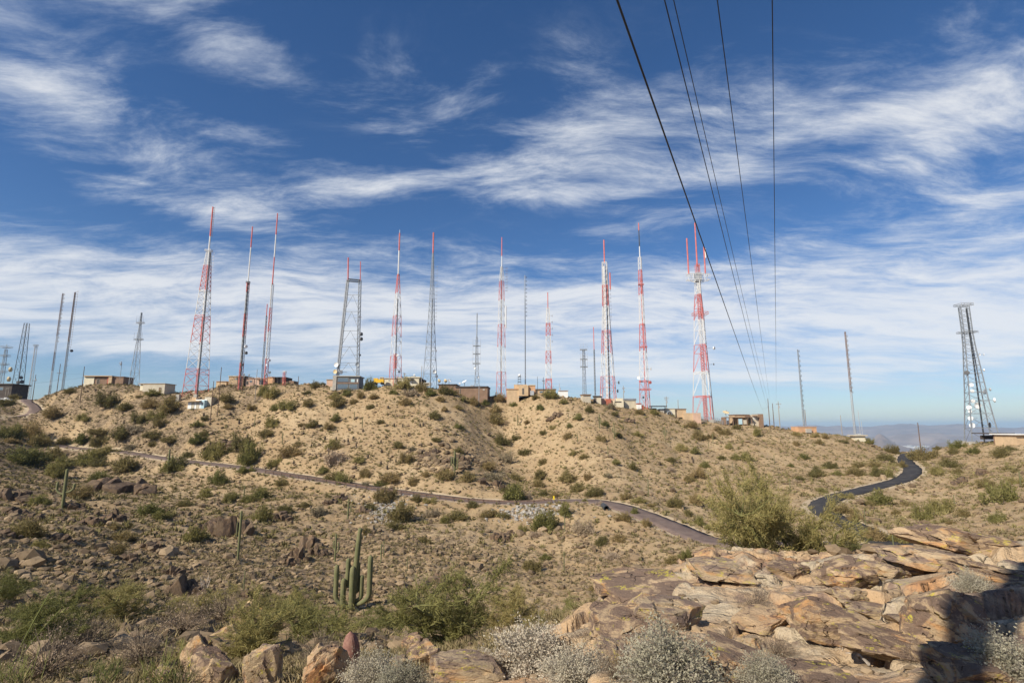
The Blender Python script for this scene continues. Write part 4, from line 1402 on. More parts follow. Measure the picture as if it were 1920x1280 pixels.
# the near pole of the overhead line stands just behind the photographer; its shadow falls across the outcrop
NPX, NPY = -2.25, -0.52
nz0 = float(ground(NPX, NPY)[0])
npole = empty('utility_pole', (NPX, NPY, nz0))
tag(npole, 'thick wooden pole holding the overhead wires next to the camera', 'pole', 'wooden utility poles')
NH = 12.0
mb = MB(); mb.tube((0, 0, -0.8), (0, 0, NH), 0.27, 0.20, 14); mb.build('pole_shaft', 'wood_pole', npole)
wd = np.array([0.43, 0.903])                      # plan direction of the line
pr = np.array([0.903, -0.43])
for hz, half in ((10.9, 1.35),):
    mb = MB()
    a = np.array([pr[0] * -.4, pr[1] * -.4, hz]); b_ = np.array([pr[0] * 2.6, pr[1] * 2.6, hz])
    mb.tube(a, b_, 0.075, 0.075, 4)
    ca = mb.build('crossarm', 'wood_pole', npole)


def wire(label, a, b_, sag, r, n=40):
    t_ = np.linspace(0, 1, n) ** 1.6
    P_ = a[None] * (1 - t_)[:, None] + b_[None] * t_[:, None]
    P_[:, 2] -= sag * 4 * t_ * (1 - t_)
    mb = MB(); mb.path(P_, r, 5)
    o = mb.build('overhead_wire', 'cable_black', smooth=True)
    tag(o, label, 'wire', 'overhead wires')
    return o


def wire_start(px, h):
    """the wire passes the top edge of the frame at this column, at height h above the eye; carry it on back to the pole"""
    d = ray(px, 0)
    return d * (h / d[2])


def overhead(label, px_top, h, far, sag, r):
    q = wire_start(px_top, h)
    far = np.asarray(far, float)
    f_ = (q[1] - NPY) / (far[1] - NPY)                   # share of the span reached at the frame edge
    # straight in plan: x_start + f (x_far - x_start) = q_x
    xs = (q[0] - f_ * far[0]) / (1 - f_)
    zs = (q[2] + sag * 4 * f_ * (1 - f_) - f_ * far[2]) / (1 - f_)
    return wire(label, np.array([xs, NPY, zs]), far, sag, r)


overhead('thickest and lowest black cable of the overhead line', 1157, 3.6, pix(1432, 772, 226), 0.6, 0.011)
overhead('second overhead wire from the thick cable, heavier of the close pair', 1246, 8.6, pix(1441, 768, 228), 1.2, 0.014)
overhead('third overhead wire, thinner of the close pair', 1263, 8.9, pix(1441, 752, 228), 1.0, 0.011)
overhead('fourth overhead wire, between the close pair and the upright one', 1345, 9.2, pix(1443, 748, 226), 1.0, 0.013)
overhead('upright overhead wire running almost vertically up the sky', 1448, 9.2, pix(1455, 754, 229), 1.0, 0.013)


def slack(label, a, b_, sag=0.5, r=0.03):
    t_ = np.linspace(0, 1, 14)
    P_ = a[None] * (1 - t_)[:, None] + b_[None] * t_[:, None]
    P_[:, 2] -= sag * 4 * t_ * (1 - t_)
    mb = MB(); mb.path(P_, r, 4)
    tag(mb.build('service_wire', 'cable_black'), label, 'wire', 'service wires between the poles')


dn = np.array([0, 0, -6.2])
slack('sagging wire from the lowest crossarm pole to the next pole uphill', TP1 + np.array([0, 0, -4.0]), TP2 + np.array([0, 0, -7.8]), 0.5)
slack('wire from the uphill crossarm pole to the bare pole', TP2 + np.array([0, 0, -7.8]), TP3 + np.array([0, 0, -5.0]), 0.4)
slack('thin upper wire from the uphill crossarm pole to the bare pole', TP2 + np.array([0, 0, -4.6]), TP3 + np.array([0, 0, -3.2]), 0.4, 0.02)
slack('short wire slanting between the line poles by the brown sunshade house', pix(1430, 766, 232), FP1 + np.array([0, 0, -3.4]), 0.2, 0.025)

# ------------------------------------------------------------------ guard rail, marker and culvert on the brown road
P_, hw = ROADS['brown']
tan = np.gradient(P_[:, :2], axis=0)
tan /= np.linalg.norm(tan, axis=1)[:, None]
side = np.stack([tan[:, 1], -tan[:, 0]], 1)             # valley side
pj = np.array([proj((q[0], q[1], q[2]))[0] for q in P_])
sel = np.where((pj > 505) & (pj < 1043))[0]
C_ = np.concatenate([P_[sel, :2] + side[sel] * (hw + 0.1), P_[sel, 2:3]], 1)
seg = np.concatenate([[0], np.cumsum(np.linalg.norm(np.diff(C_[:, :2], axis=0), axis=1))])
npost = int(seg[-1] / 3.8)
pos = np.stack([np.interp(np.linspace(0, seg[-1], npost), seg, C_[:, k]) for k in range(3)], 1)
gr = empty('guard_rail', tuple(pos[0]))
tag(gr, 'long rust-brown guard rail on posts along the valley edge of the brown road', 'guard rail')
pm = MB(); pm.box(-0.11, 0.11, -0.11, 0.11, -0.6, 0.82)
pm = pm.mesh('post', 'guard_rust')
for q in pos:
    link('post', pm, gr, tuple(q - pos[0]))
for a, b_ in zip(pos[:-1], pos[1:]):
    mb = MB(); a_ = a - pos[0]; bb = b_ - pos[0]
    off = np.array([side[0, 0], side[0, 1], 0]) * 0
    for z_, r_ in ((0.50, 0.07), (0.62, 0.10), (0.76, 0.07)):
        mb.tube(a_ + [0, 0.14, z_], bb + [0, 0.14, z_], r_, r_, 4)
    mb.build('rail', 'guard_rust', gr)
k = int(np.abs(pj - 1047).argmin())
q = P_[k, :2] + side[k] * (hw + 0.4)
sg = empty('road_marker', (q[0], q[1], P_[k, 2]))
tag(sg, 'small yellow marker plate on a post at the end of the guard rail', 'sign')
mb = MB(); mb.tube((0, 0, -.5), (0, 0, 1.5), .05, .05, 6); mb.build('post', GRY, sg)
mb = MB(); mb.box(-.17, .17, -.09, -.06, .7, 1.5); mb.build('plate', 'sign_yellow', sg)
hc = hit(1136, 955)[0]
cv = empty('culvert', tuple(hc))
tag(cv, 'dark round culvert mouth under the brown road', 'culvert')
mb = MB()
an = np.arange(20) * 2 * math.pi / 20
for r0, r1, y0, y1 in ((.58, .58, -0.9, 3.0), (.5, .5, 3.0, -0.9)):
    V = np.concatenate([np.stack([r0 * np.cos(an), np.full(20, y0), r0 * np.sin(an) + .35], 1), np.stack([r1 * np.cos(an), np.full(20, y1), r1 * np.sin(an) + .35], 1)])
    i = np.arange(20); j = (i + 1) % 20
    mb.add(V, np.stack([i, j, j + 20, i + 20], 1))
V = np.concatenate([np.stack([.58 * np.cos(an), np.full(20, -0.9), .58 * np.sin(an) + .35], 1), np.stack([.5 * np.cos(an), np.full(20, -0.9), .5 * np.sin(an) + .35], 1)])
mb.add(V, np.stack([i, j, j + 20, i + 20], 1))
mb.build('pipe', 'steel_dark', cv)
mb = MB(); mb.dish((0, 0.6, .35), (0, -1, 0), .5, .02, 20); mb.build('pipe_dark_disc', 'tyre', cv)  # black disc stands in for the darkness inside the pipe

# ------------------------------------------------------------------ buildings on the ridge


def building(name, label, px, py, Y, blocks, rz=0.0, cat='building', group='buildings on the ridge'):
    """blocks: (part, px0, px1, py_top, py_bottom, front offset m, depth m, material)"""
    Yh = float(hit(px, py)[0][1])
    Y = Yh if Y is None else float(np.clip(Yh, Y - 14, Y + 26))
    p = pix(px, py, Y)
    ks = np.array([[x, y] for x in (-4, 0, 4) for y in (0, 4)])
    g = ground(p[0] + ks[:, 0], Y + ks[:, 1])
    zb = float(g.min())
    zref = zat(py, Y)
    zb = min(zb, zref)
    o = empty(name, (p[0], Y, zref), math.radians(rz))
    tag(o, label, cat, group)
    kx = Y / FPX * (1.0)
    for bl in blocks:
        part, x0, x1, pt, pb, fo, dp, mat = bl[:8]
        z1 = zat(pt, Y) - zref
        z0 = zat(pb, Y) - zref
        if part in ('wall', 'post') and pb >= py - 0.01:
            gg = ground(p[0] + np.array([x0 - px, x1 - px, x0 - px, x1 - px]) * kx, Y + fo + np.array([0, 0, dp, dp]))
            z0 = min(z0, float(gg.min()) - zref) - 0.6
        mb = MB()
        mb.box((x0 - px) * kx, (x1 - px) * kx, fo, fo + dp, z0, z1)
        c_ = mb.build(part, mat, o)
        if part in ('door', 'window') and len(bl) < 9:
            mb = MB()
            e = 0.10
            X0, X1 = (x0 - px) * kx, (x1 - px) * kx
            mb.box(X0 - e, X1 + e, fo - 0.05, fo + 0.02, z1, z1 + e).box(X0 - e, X0, fo - 0.05, fo + 0.02, z0, z1).box(X1, X1 + e, fo - 0.05, fo + 0.02, z0, z1)
            mb.build('frame', 'concrete', c_)
    return o


def par(x0, x1, pt, fo, dp, mat='concrete', t_=1.0):
    """roof slab a little proud of the wall"""
    return ('roof', x0 - 0.8, x1 + 0.8, pt - t_, pt, fo - 0.25, dp + 0.5, mat)


building('equipment_building', 'low dark flat-roofed building at the photo edge behind white trucks', 8, 742, 300, [
    ('wall', -30, 20, 721, 742, 0, 10, 'wall_dark'), ('roof', -32, 23, 719, 721, -.6, 11.2, 'wall_dark'), ('window', -8, 4, 726, 731, -.08, .06, 'window_glass'), ('door', 10, 15, 728, 742, -.08, .06, 'door_dark')])
building('equipment_building', 'long low two-tone cream and brown building on the far crest', 194, 721, 256, [
    ('wall', 158, 176, 705.5, 722, 0, 8, 'wall_cream'), ('wall', 176, 199.5, 705.5, 722, .3, 8, 'wall_brown'), ('wall', 199.5, 203, 706, 722, .1, 8, 'wall_red'), ('wall', 203, 209, 705.5, 722, -.5, 8, 'wall_tan'),
    ('wall', 209, 228, 706.5, 722, .4, 8, 'wall_brown'), ('roof', 157.4, 209.6, 704.2, 705.5, -.8, 9.6, 'wall_tan'), ('roof', 209.6, 229, 705.4, 706.5, .1, 8.6, 'wall_brown'), ('door', 181, 185, 711, 721, .22, .06, 'door_dark')], 3)
building('equipment_building', 'beige box building with a sunlit end wall below the grey two-platform tower', 283, 736, 246, [
    ('wall', 266, 309, 720, 736, 0, 7, 'wall_beige'), ('wall', 259, 266, 719, 736, .4, 6.6, 'wall_cream'), ('roof', 258, 310, 718.6, 719.6, -.3, 7.8, 'wall_tan'), ('door', 298, 302, 726, 736, -.06, .05, 'wall_brown')], -4)
building('small_house', 'small white house with overhanging roof under the leftmost big red tower', 366, 767, None, [
    ('wall', 350, 377, 753, 766, 0, 5, 'wall_white'), ('wall', 377, 384, 750, 766, -.2, 5, 'wall_blue'), ('roof', 342, 378, 751, 752.6, -1.5, 7.0, 'wall_tan'), ('wall', 350, 359, 744, 751, 2, 2.4, 'wall_tan'), ('wall', 378, 392, 744, 766, 1.6, 3.4, 'wall_beige'),
    ('roof', 360, 383, 748.4, 751, 1.5, 3, 'wall_white'), ('door', 358, 363, 755, 766, -.06, .05, 'wall_beige'), ('door', 368, 373, 755, 766, -.06, .05, 'wall_beige'), ('window', 379, 382, 754, 760, -.26, .05, 'window_glass')], -8, 'house')
building('adobe_complex', 'tan adobe transmitter complex with dark end blocks under three slim masts', 470, 722, 236, [
    ('wall', 404, 423, 715, 723, .5, 5, 'wall_tan'), ('roof', 403.5, 423.5, 714.2, 715, .2, 5.6, 'wall_orange'), ('wall', 428, 455, 705.4, 723, 0, 9, 'wall_tan'), ('roof', 427, 458.6, 704.2, 705.4, -.3, 9.8, 'wall_cream'),
    ('wall', 455, 458, 706, 723, 1.2, 7.4, 'wall_dark'), ('wall', 458, 500, 709, 723, 1.0, 8, 'wall_pink'), ('roof', 458.6, 500.6, 708, 709, .7, 8.6, 'wall_pink'), ('door', 460, 463, 714, 721, .92, .06, 'door_dark'), ('door', 484, 493, 712.6, 720, .92, .06, 'door_dark'),
    ('canopy', 482, 495, 711.2, 712.2, -.8, 1.8, 'wall_brown'), ('wall', 500, 512.4, 707, 723, .6, 8, 'wall_orange'), ('roof', 499.7, 512.8, 706, 707, .3, 8.6, 'wall_orange'), ('wall', 512.8, 532, 706, 722, 1.4, 8, 'wall_dark'),
    ('wall', 532, 547, 713, 722, 2.0, 6, 'wall_brown'), ('window', 466, 470, 713, 716, .92, .06, 'window_glass'), ('door', 527, 530, 715, 721.5, 1.32, .06, 'wall_tan'), ('roof_unit', 473, 478, 705.6, 708, 3, 1.6, 'steel_light'), ('roof_unit', 489, 492, 706, 708, 3, 1.2, 'steel_grey'), ('vent', 440, 444, 709, 711.5, -.08, .06, 'steel_grey')], 0)
building('concrete_block_building', 'dark two-storey concrete box with a pale end wall in front of the two-legged tower', 650, 731, 230, [
    ('wall', 630.5, 672, 706, 732, 0, 9, 'wall_grey'), ('wall', 624, 630.5, 703.5, 732, -.3, 9.6, 'concrete'), ('roof', 630.6, 674, 704.4, 706, -.5, 9.8, 'concrete'), ('band', 631, 672, 716.6, 718.8, -.12, .1, 'wall_brown'), ('window', 657, 664, 710.5, 716, -.08, .06, 'wall_blue'),
    ('window', 668, 670, 710.5, 716, -.08, .06, 'wall_white'), ('window', 633, 652, 708.5, 715.5, -.08, .06, 'window_glass'), ('window', 633, 652, 720.5, 727.5, -.08, .06, 'window_glass'), ('window', 655, 669, 720.5, 727.5, -.08, .06, 'window_glass'), ('wall', 619, 624, 725, 731, .5, 3, 'wall_beige')], 4)
building('pink_hut', 'small pink hut half hidden behind the concrete box building', 620, 722, 244, [('wall', 612, 627, 712, 722, 0, 5, 'wall_pink'), ('roof', 611, 628, 711, 712, -.3, 5.6, 'wall_tan')])
building('cream_building', 'long cream building with flat roof under the thickening red tower', 752, 721, 230, [
    ('wall', 720, 758, 709.6, 722, 0, 7, 'wall_cream'), ('roof', 719, 758, 708.4, 709.6, -.3, 7.8, 'wall_beige'), ('wall', 758.6, 786, 708.4, 722, -1.0, 9, 'wall_cream'), ('roof', 758.2, 788, 706.6, 708.4, -1.4, 9.8, 'wall_cream'), ('door', 768, 773, 713, 721, -1.06, .05, 'wall_white'),
    ('vent', 728, 731, 712, 714, -.08, .06, 'steel_grey'), ('vent', 742, 745, 712, 714, -.08, .06, 'steel_grey'), ('canopy', 765, 777, 711, 712.2, -2.6, 1.6, 'wall_dark'), ('wall', 786.6, 795, 711, 722, 1, 5, 'wall_dark'), ('roof_unit', 741, 752, 704.6, 708.2, 2, 3, 'steel_light'), ('roof_unit', 768, 776, 703.6, 706.4, 2, 3, 'steel_grey')], 0)
building('parked_trailer', 'dark equipment trailer parked at the foot of the plain grey tower', 802, 725, 226, [('wall', 794, 807, 717, 723, 0, 2.4, 'wall_beige'), ('window', 796.5, 804, 718.4, 720.6, -.06, .05, 'door_dark')], 0, 'trailer')
building('brown_building', 'long brown flat-roofed building with dishes on its roof', 868, 742, 231, [
    ('wall', 821, 854.6, 721, 738, 1, 10, 'wall_brown'), ('roof', 819, 855.4, 719.4, 721, .6, 10.8, 'wall_dark'), ('wall', 854.6, 914, 726, 744, 0, 11, 'wall_brown'), ('roof', 853.4, 915, 724, 726, -.4, 11.8, 'wall_dark'), ('door', 829, 832, 727, 736, .92, .06, 'door_dark'), ('vent', 905, 909, 729, 731.5, -.08, .06, 'concrete'), ('roof_unit', 880, 886, 721, 724, 3, 2, 'steel_light'), ('roof_unit', 895, 898, 721.6, 724, 4, 1.5, 'steel_grey'), ('pipe', 862, 862.6, 728, 742, -.2, .15, 'steel_grey')], -3)
building('stucco_complex', 'stepped tan stucco complex with a small grey lean-to', 996, 743, 230, [
    ('wall', 950, 973, 729.6, 744, 0, 7, 'wall_tan'), ('roof', 949.3, 971.8, 728.4, 729.6, -.3, 7.6, 'wall_orange'), ('wall', 964, 989, 719.4, 730, 4, 6, 'wall_tan'), ('wall', 973, 990.5, 722.5, 742, -.6, 4.6, 'wall_tan'), ('wall', 991, 1004, 722, 740, .5, 7, 'wall_orange'), ('roof_unit', 994, 1000, 720.4, 722, 1.5, 3, 'wall_cream'),
    ('roof', 990, 1004.6, 721.2, 722, .2, 7.6, 'wall_cream'), ('wall', 1004.6, 1042.5, 730, 741, 1.2, 6, 'wall_tan'), ('roof', 1004.6, 1043.5, 728.6, 730, .8, 6.8, 'wall_brown'), ('lean_to', 994, 1001, 732.6, 741, -1.6, 2, 'steel_light'), ('door', 979.5, 982, 728, 739, -.68, .06, 'door_dark'), ('window', 1012, 1018, 733, 736, 1.12, .06, 'window_glass'), ('window', 1025, 1031, 733, 736, 1.12, .06, 'window_glass')], 0)
building('white_cabinet_hut', 'small white hut past the end of the stucco complex', 1057, 744, 236, [('wall', 1048.5, 1065, 732.6, 744, 0, 4, 'wall_white'), ('roof', 1048, 1066, 731.8, 732.6, -.3, 4.6, 'wall_pink')])
building('tan_shed', 'square tan shed with a flat dark roof under the whip-platform tower', 1101, 755, 230, [('wall', 1093, 1108, 740.6, 756, 0, 4, 'wall_beige'), ('roof', 1092, 1109, 738.8, 740.6, -.4, 4.8, 'wall_brown')], 6)
building('grey_hut', 'grey-roofed hut with a shaded doorway left of the broad red tower', 1120, 756, 231, [('wall', 1113, 1127, 743.4, 757, 0, 4.5, 'wall_beige'), ('roof', 1111.5, 1128, 741.8, 743.4, -.5, 5.5, 'wall_dark'), ('door', 1114, 1118, 746, 755, -.08, .06, 'door_dark')], -12)
building('base_hut', 'pinkish hut around the foot of the broad red and white tower', 1140, 760, 228, [('wall', 1127.6, 1137, 746.6, 760, .6, 4, 'wall_pink'), ('wall', 1136.4, 1145.5, 747.4, 761, -.6, 4, 'wall_red'), ('wall', 1145.5, 1154, 746.8, 758, .8, 4, 'wall_pink')])
building('cream_shed', 'irregular cream shed between broad red tower and beige corrugated shed', 1161, 763, 229, [('wall', 1151, 1169.5, 751, 764, 0, 4, 'wall_cream'), ('wall', 1158, 1169.5, 746, 751, 1, 3, 'wall_cream'), ('window', 1153, 1165, 752.4, 754.2, -.08, .06, 'door_dark')])
building('corrugated_shed', 'beige corrugated shed with grey roof between the two red towers', 1182, 766, 228, [('wall', 1170.6, 1193, 750, 768, 0, 6, 'wall_cream'), ('roof', 1170, 1193.6, 746.8, 750, -.3, 6.6, 'steel_grey')] + [('rib', x, x + .5, 750.2, 766, -.1, .09, 'wall_beige') for x in np.arange(1172, 1192, 2.4)], 4)
building('base_cabinets', 'white and red cabinets among the legs of the open-legged red tower', 1203, 768, 228, [('wall', 1195.5, 1203, 758, 769, 0, 3, 'wall_white'), ('wall', 1203, 1208, 759, 769, .4, 3, 'wall_red'), ('wall', 1195, 1203.5, 755.6, 757.4, -.2, 3.4, 'wall_red')])
building('steel_canopy', 'thin dark steel canopy over boxes right of the open-legged tower', 1236, 772, 234, [('post', 1222, 1223, 762, 772, 0, .3, 'steel_dark'), ('post', 1247, 1248, 762, 772, 0, .3, 'steel_dark'), ('roof', 1220, 1250, 760.6, 762, -1, 4, 'steel_dark'), ('wall', 1226, 1232, 765, 774, .5, 2, 'wall_dark'), ('wall', 1238, 1246, 766, 774, .5, 2, 'concrete')], 0, 'canopy')
o = building('fan_wall_building', 'cream building with a big round fan in its wall left of the candelabra tower', 1268, 783, 230, [
    ('wall', 1249, 1266.5, 766.4, 784, 0, 6, 'wall_cream'), ('roof', 1248.4, 1267, 765.4, 766.4, -.2, 6.4, 'wall_beige'), ('wall', 1266.5, 1288, 766.8, 782, .8, 6, 'wall_tan'), ('roof', 1267, 1288.8, 765.8, 766.8, .5, 6.6, 'wall_brown'), ('wall', 1281, 1298, 774, 784, -.6, 1.6, 'wall_tan'), ('wall', 1298, 1312.5, 774, 786, -.9, 1.6, 'wall_pink')])
mb = MB(); kx = 230 / FPX
mb.dish(((1255 - 1268) * kx, -.35, zat(775, 230) - zat(783, 230)), (0, -1, 0), 1.15, .25, 24, .1); f_ = mb.build('fan_housing', 'steel_grey', o)
mb = MB(); mb.dish(((1255 - 1268) * kx, -.85, zat(775, 230) - zat(783, 230)), (0, -1, 0), .75, .1, 18); mb.build('fan_hub', 'door_dark', f_)
building('sunshade_house', 'brown flat-roofed house with stepped awnings right of the candelabra tower', 1398, 797, 228, [
    ('wall', 1383, 1410, 777.6, 798, 2.5, 6, 'wall_tan'), ('roof', 1382, 1411, 776.4, 777.6, 2.1, 6.8, 'wall_brown'), ('wall', 1411, 1426, 777.2, 798, 1.8, 6.6, 'wall_beige'), ('wall', 1426, 1432, 775.8, 799, 0, 8.4, 'wall_brown'), ('awning', 1402, 1410, 778.6, 780.2, .6, 1.9, 'wall_brown'), ('awning', 1415, 1423, 778.6, 780.2, 0, 1.8, 'wall_brown'),
    ('window', 1403, 1409, 781, 785, 2.4, .06, 'wall_white'), ('window', 1416, 1422, 781, 785.4, 1.7, .06, 'wall_white'), ('wall', 1360, 1363.5, 782.6, 796, 0, 4, 'wall_brown'), ('beam', 1360, 1411, 781.4, 782.6, -.4, 4, 'wall_brown')] +
    [('post', x, x + 1.0, 782.6, 797, 0, .3, 'wall_brown') for x in (1368, 1375, 1384, 1393, 1401, 1409.6)] + [('panel', 1385.4, 1392.6, 784.5, 795, .1, .1, 'wall_blue'), ('panel', 1394.4, 1400.6, 787, 795, .1, .1, 'wall_beige'), ('panel', 1364, 1367.6, 788, 795, .1, .1, 'wall_grey')], 0, 'house')
building('orange_shed', 'small orange-walled shed beneath the thin dark mast', 1514, 812, 224, [('wall', 1497, 1532.5, 800.4, 814, 0, 5, 'wall_orange'), ('roof', 1496.4, 1533, 799.2, 800.4, -.2, 5.4, 'wall_pink'), ('tank', 1510, 1520, 803.5, 811, -.9, .8, 'concrete')], 5)
building('cream_hut', 'low cream hut with overhanging roof at the foot of the thin tan mast', 1613, 828, 219, [('wall', 1605, 1623, 817, 829, 0, 4, 'wall_cream'), ('roof', 1601.5, 1625.5, 815, 817, -.7, 5.4, 'wall_beige'), ('roof_unit', 1613, 1619, 812.5, 815, 1, 2, 'steel_light')], -5)
building('ramada', 'dark shade ramada on posts behind the dish tower', 1888, 829, 190, [('roof', 1866, 1906, 811.4, 813.4, 0, 9, 'wall_dark'), ('beam', 1868, 1905, 813.6, 816, 1, .3, 'wall_brown')] + [('post', x, x + 1.2, 813.6, 829, 1.0, .3, 'wall_brown') for x in (1870, 1881, 1887, 1896)] + [('wall', 1869, 1902, 816.5, 824, 6, .3, 'wall_dark')], 0, 'shelter')
building('pale_wall_building', 'pale low building cut by the photo edge behind the ramada', 1922, 832, 184, [('wall', 1907, 1940, 815, 834, 0, 8, 'wall_tan'), ('roof', 1903, 1941, 813, 815, -1, 10, 'wall_white')])


def standing_dish(label, px, py, Y, d_px, mat, face, tilt, post_py, name='satellite_dish'):
    p = pix(px, py, Y)
    zg = zat(post_py, Y)
    o = empty(name, (p[0], Y, zg))
    tag(o, label, 'satellite dish', 'satellite dishes')
    a, e = math.radians(face), math.radians(tilt)
    d_ = np.array([math.sin(a) * math.cos(e), -math.cos(a) * math.cos(e), math.sin(e)])
    r_ = d_px * Y / FPX / 2
    c_ = np.array([0, 0, p[2] - zg])
    mb = MB(); mb.dish(c_, d_, r_, 0.28, 22); bw = mb.build('bowl', mat, o, smooth=True)
    mb = MB()
    for q in range(3):
        u = np.array([math.cos(q * 2.1), 0, math.sin(q * 2.1)]) * r_ * 0.8
        mb.tube(c_ + u + d_ * r_ * .25, c_ + d_ * r_ * .85, .04, .04, 4)
    mb.tube(c_ + d_ * r_ * .75, c_ + d_ * r_ * .95, .12, .12, 6)
    mb.build('feed_horn', 'steel_light', bw)
    mb = MB(); mb.tube((0, 0.1, -0.6), c_ - d_ * .1, .11, .11, 6); mb.build('post', 'steel_grey', o)
    return o


standing_dish('white dish on a tall bracket over the two-tone building', 228, 681, 252, 9, 'dish_white', -60, 5, 708)
standing_dish('white dish tilted up on the cream building roof', 758, 701, 234, 5, 'dish_white', 50, 25, 707)
standing_dish('small round dish right of the cream building roof', 777, 703, 234, 3.5, 'dish_white', 0, 15, 707)
standing_dish('tan-orange dish seen from behind on the brown building', 823, 714, 238, 7, 'dish_tan', 150, 20, 722)
standing_dish('orange-backed dish in the middle of the brown roof', 835, 714, 236, 7, 'dish_tan', 160, 25, 721)
standing_dish('white dish tipped skyward next to the orange-backed one', 842, 714, 235, 9, 'dish_white', 60, 50, 721)
standing_dish('white dish alone near the right end of the brown roof', 871, 716, 236, 10, 'dish_white', -50, 55, 726)
standing_dish('small white dish low on the brown roof', 862, 719, 235, 4, 'dish_white', 10, 30, 726)
standing_dish('flat tan dish on a post beside the candelabra tower', 1361, 774, 226, 12, 'dish_tan', 10, 62, 792)
standing_dish('dark round dish standing over the adobe complex roof', 506, 698, 240, 4.5, 'drum_dark', 10, 10, 707)
standing_dish('low dark dish against the masts of the adobe complex', 499, 702, 240, 5, 'drum_dark', -10, 20, 707)
standing_dish('left dark roof antenna of the adobe complex main block', 458, 702, 241, 3.5, 'drum_dark', 0, 20, 706)
standing_dish('right dark roof antenna behind the adobe complex main block', 467, 703, 241, 3.5, 'drum_dark', 0, 20, 709)
# little water-tank like radome on legs over the stucco complex
p = pix(974, 719, 238); zr = zat(720, 238)
o = empty('radome_stand', (p[0], 238, zr)); tag(o, 'white ball radome on a short dark stand over the stucco complex', 'radome')
mb = MB(); h_ = zat(706, 238) - zr
for s1 in (-1, 1):
    for s2 in (-1, 1):
        mb.tube((s1 * .7, s2 * .7, -.8), (s1 * .55, s2 * .55, h_), .09, .09, 4)
for q in (0.3, .65, 1.0):
    mb.box(-.75, .75, -.75, .75, h_ * q - .08, h_ * q + .08)
mb.build('stand', 'steel_dark', o)
mb = MB()
u_, v_ = np.meshgrid(np.linspace(0, 2 * math.pi, 17)[:-1], np.linspace(0.05, math.pi - .05, 9))
V = np.stack([.6 * np.cos(u_) * np.sin(v_), .6 * np.sin(u_) * np.sin(v_), h_ + .6 + .6 * np.cos(v_)], -1).reshape(-1, 3)
Q = [(a * 16 + b_, a * 16 + (b_ + 1) % 16, (a + 1) * 16 + (b_ + 1) % 16, (a + 1) * 16 + b_) for a in range(8) for b_ in range(16)]
mb.add(V, Q); mb.build('ball', 'dish_white', o, smooth=True)

# vehicles


def wheel(mb, x, y, z, r, wd=0.25):
    mb.tube((x, y - wd / 2, z), (x, y + wd / 2, z), r, r, 14)


def truck(label, px, py, Y, rz, body, L=5.2):
    p = hit(px, py)[0] if Y is None else np.array([pix(px, py, Y)[0], Y, float(ground(pix(px, py, Y)[0], Y)[0])])
    o = empty('parked_truck', tuple(p), math.radians(rz))
    tag(o, label, 'truck', 'parked vehicles')
    mb = MB(); mb.box(-L / 2, L / 2, -.9, .9, .45, 1.0).box(-L / 2, -L * .05, -.9, -.8, 1.0, 1.35).box(-L / 2, -L * .05, .8, .9, 1.0, 1.35).box(-L / 2, -L / 2 + .1, -.8, .8, 1.0, 1.35).box(L * .28, L / 2 - .05, -.88, .88, 1.0, 1.15)
    mb.build('body', body, o)
    mb = MB()
    V = [(-.25, -.85, 1.0), (1.6, -.85, 1.0), (1.6, .85, 1.0), (-.25, .85, 1.0), (-.1, -.72, 1.8), (1.0, -.72, 1.8), (1.0, .72, 1.8), (-.1, .72, 1.8)]
    mb.add(V, [(0, 1, 5, 4), (1, 2, 6, 5), (2, 3, 7, 6), (3, 0, 4, 7), (4, 5, 6, 7)])
    cab = mb.build('cab', body, o)
    for y in (-.80, .80):
        mb = MB(); mb.add([(0.0, y * 1.02, 1.15), (1.35, y * 1.02, 1.15), (.95, y * .92, 1.7), (0.05, y * .92, 1.7)], [(0, 1, 2, 3)]); mb.build('window', 'window_glass', cab)
    for x in (-1.6, 1.6):
        for y in (-.85, .85):
            mb = MB(); wheel(mb, x, y, .38, .38); mb.build('wheel', 'tyre', o)


truck('white pickup in front of the dark building at the photo edge', 9, 752, None, 12, 'wall_white')
truck('second white truck cropped by the photo edge', -8, 752, None, -5, 'wall_white', 6.0)
# yellow machine parked behind the bush
p = pix(711, 720, 232)
o = empty('yellow_machine', (p[0], 232, zat(721, 232) - 0.0)); tag(o, 'yellow wheeled machine half hidden by a bush left of the cream building', 'machine')
mb = MB(); mb.box(-2.2, 2.0, -.8, 1.2, .8, 2.3).box(-2.5, -.6, -.7, 1.1, 2.3, 2.8); mb.build('body', 'yellow_paint', o)
mb = MB(); mb.box(.3, 1.7, -.6, 1.0, 2.3, 3.2); cb = mb.build('cab', 'yellow_paint', o)
mb = MB(); mb.box(.45, 1.55, -.64, -.6, 2.45, 3.0); mb.build('window', 'window_glass', cb)
for x in (-1.5, 1.3):
    for y in (-.7, 1.0):
        mb = MB(); wheel(mb, x, y, .55, .6, .35); mb.build('wheel', 'tyre', o)

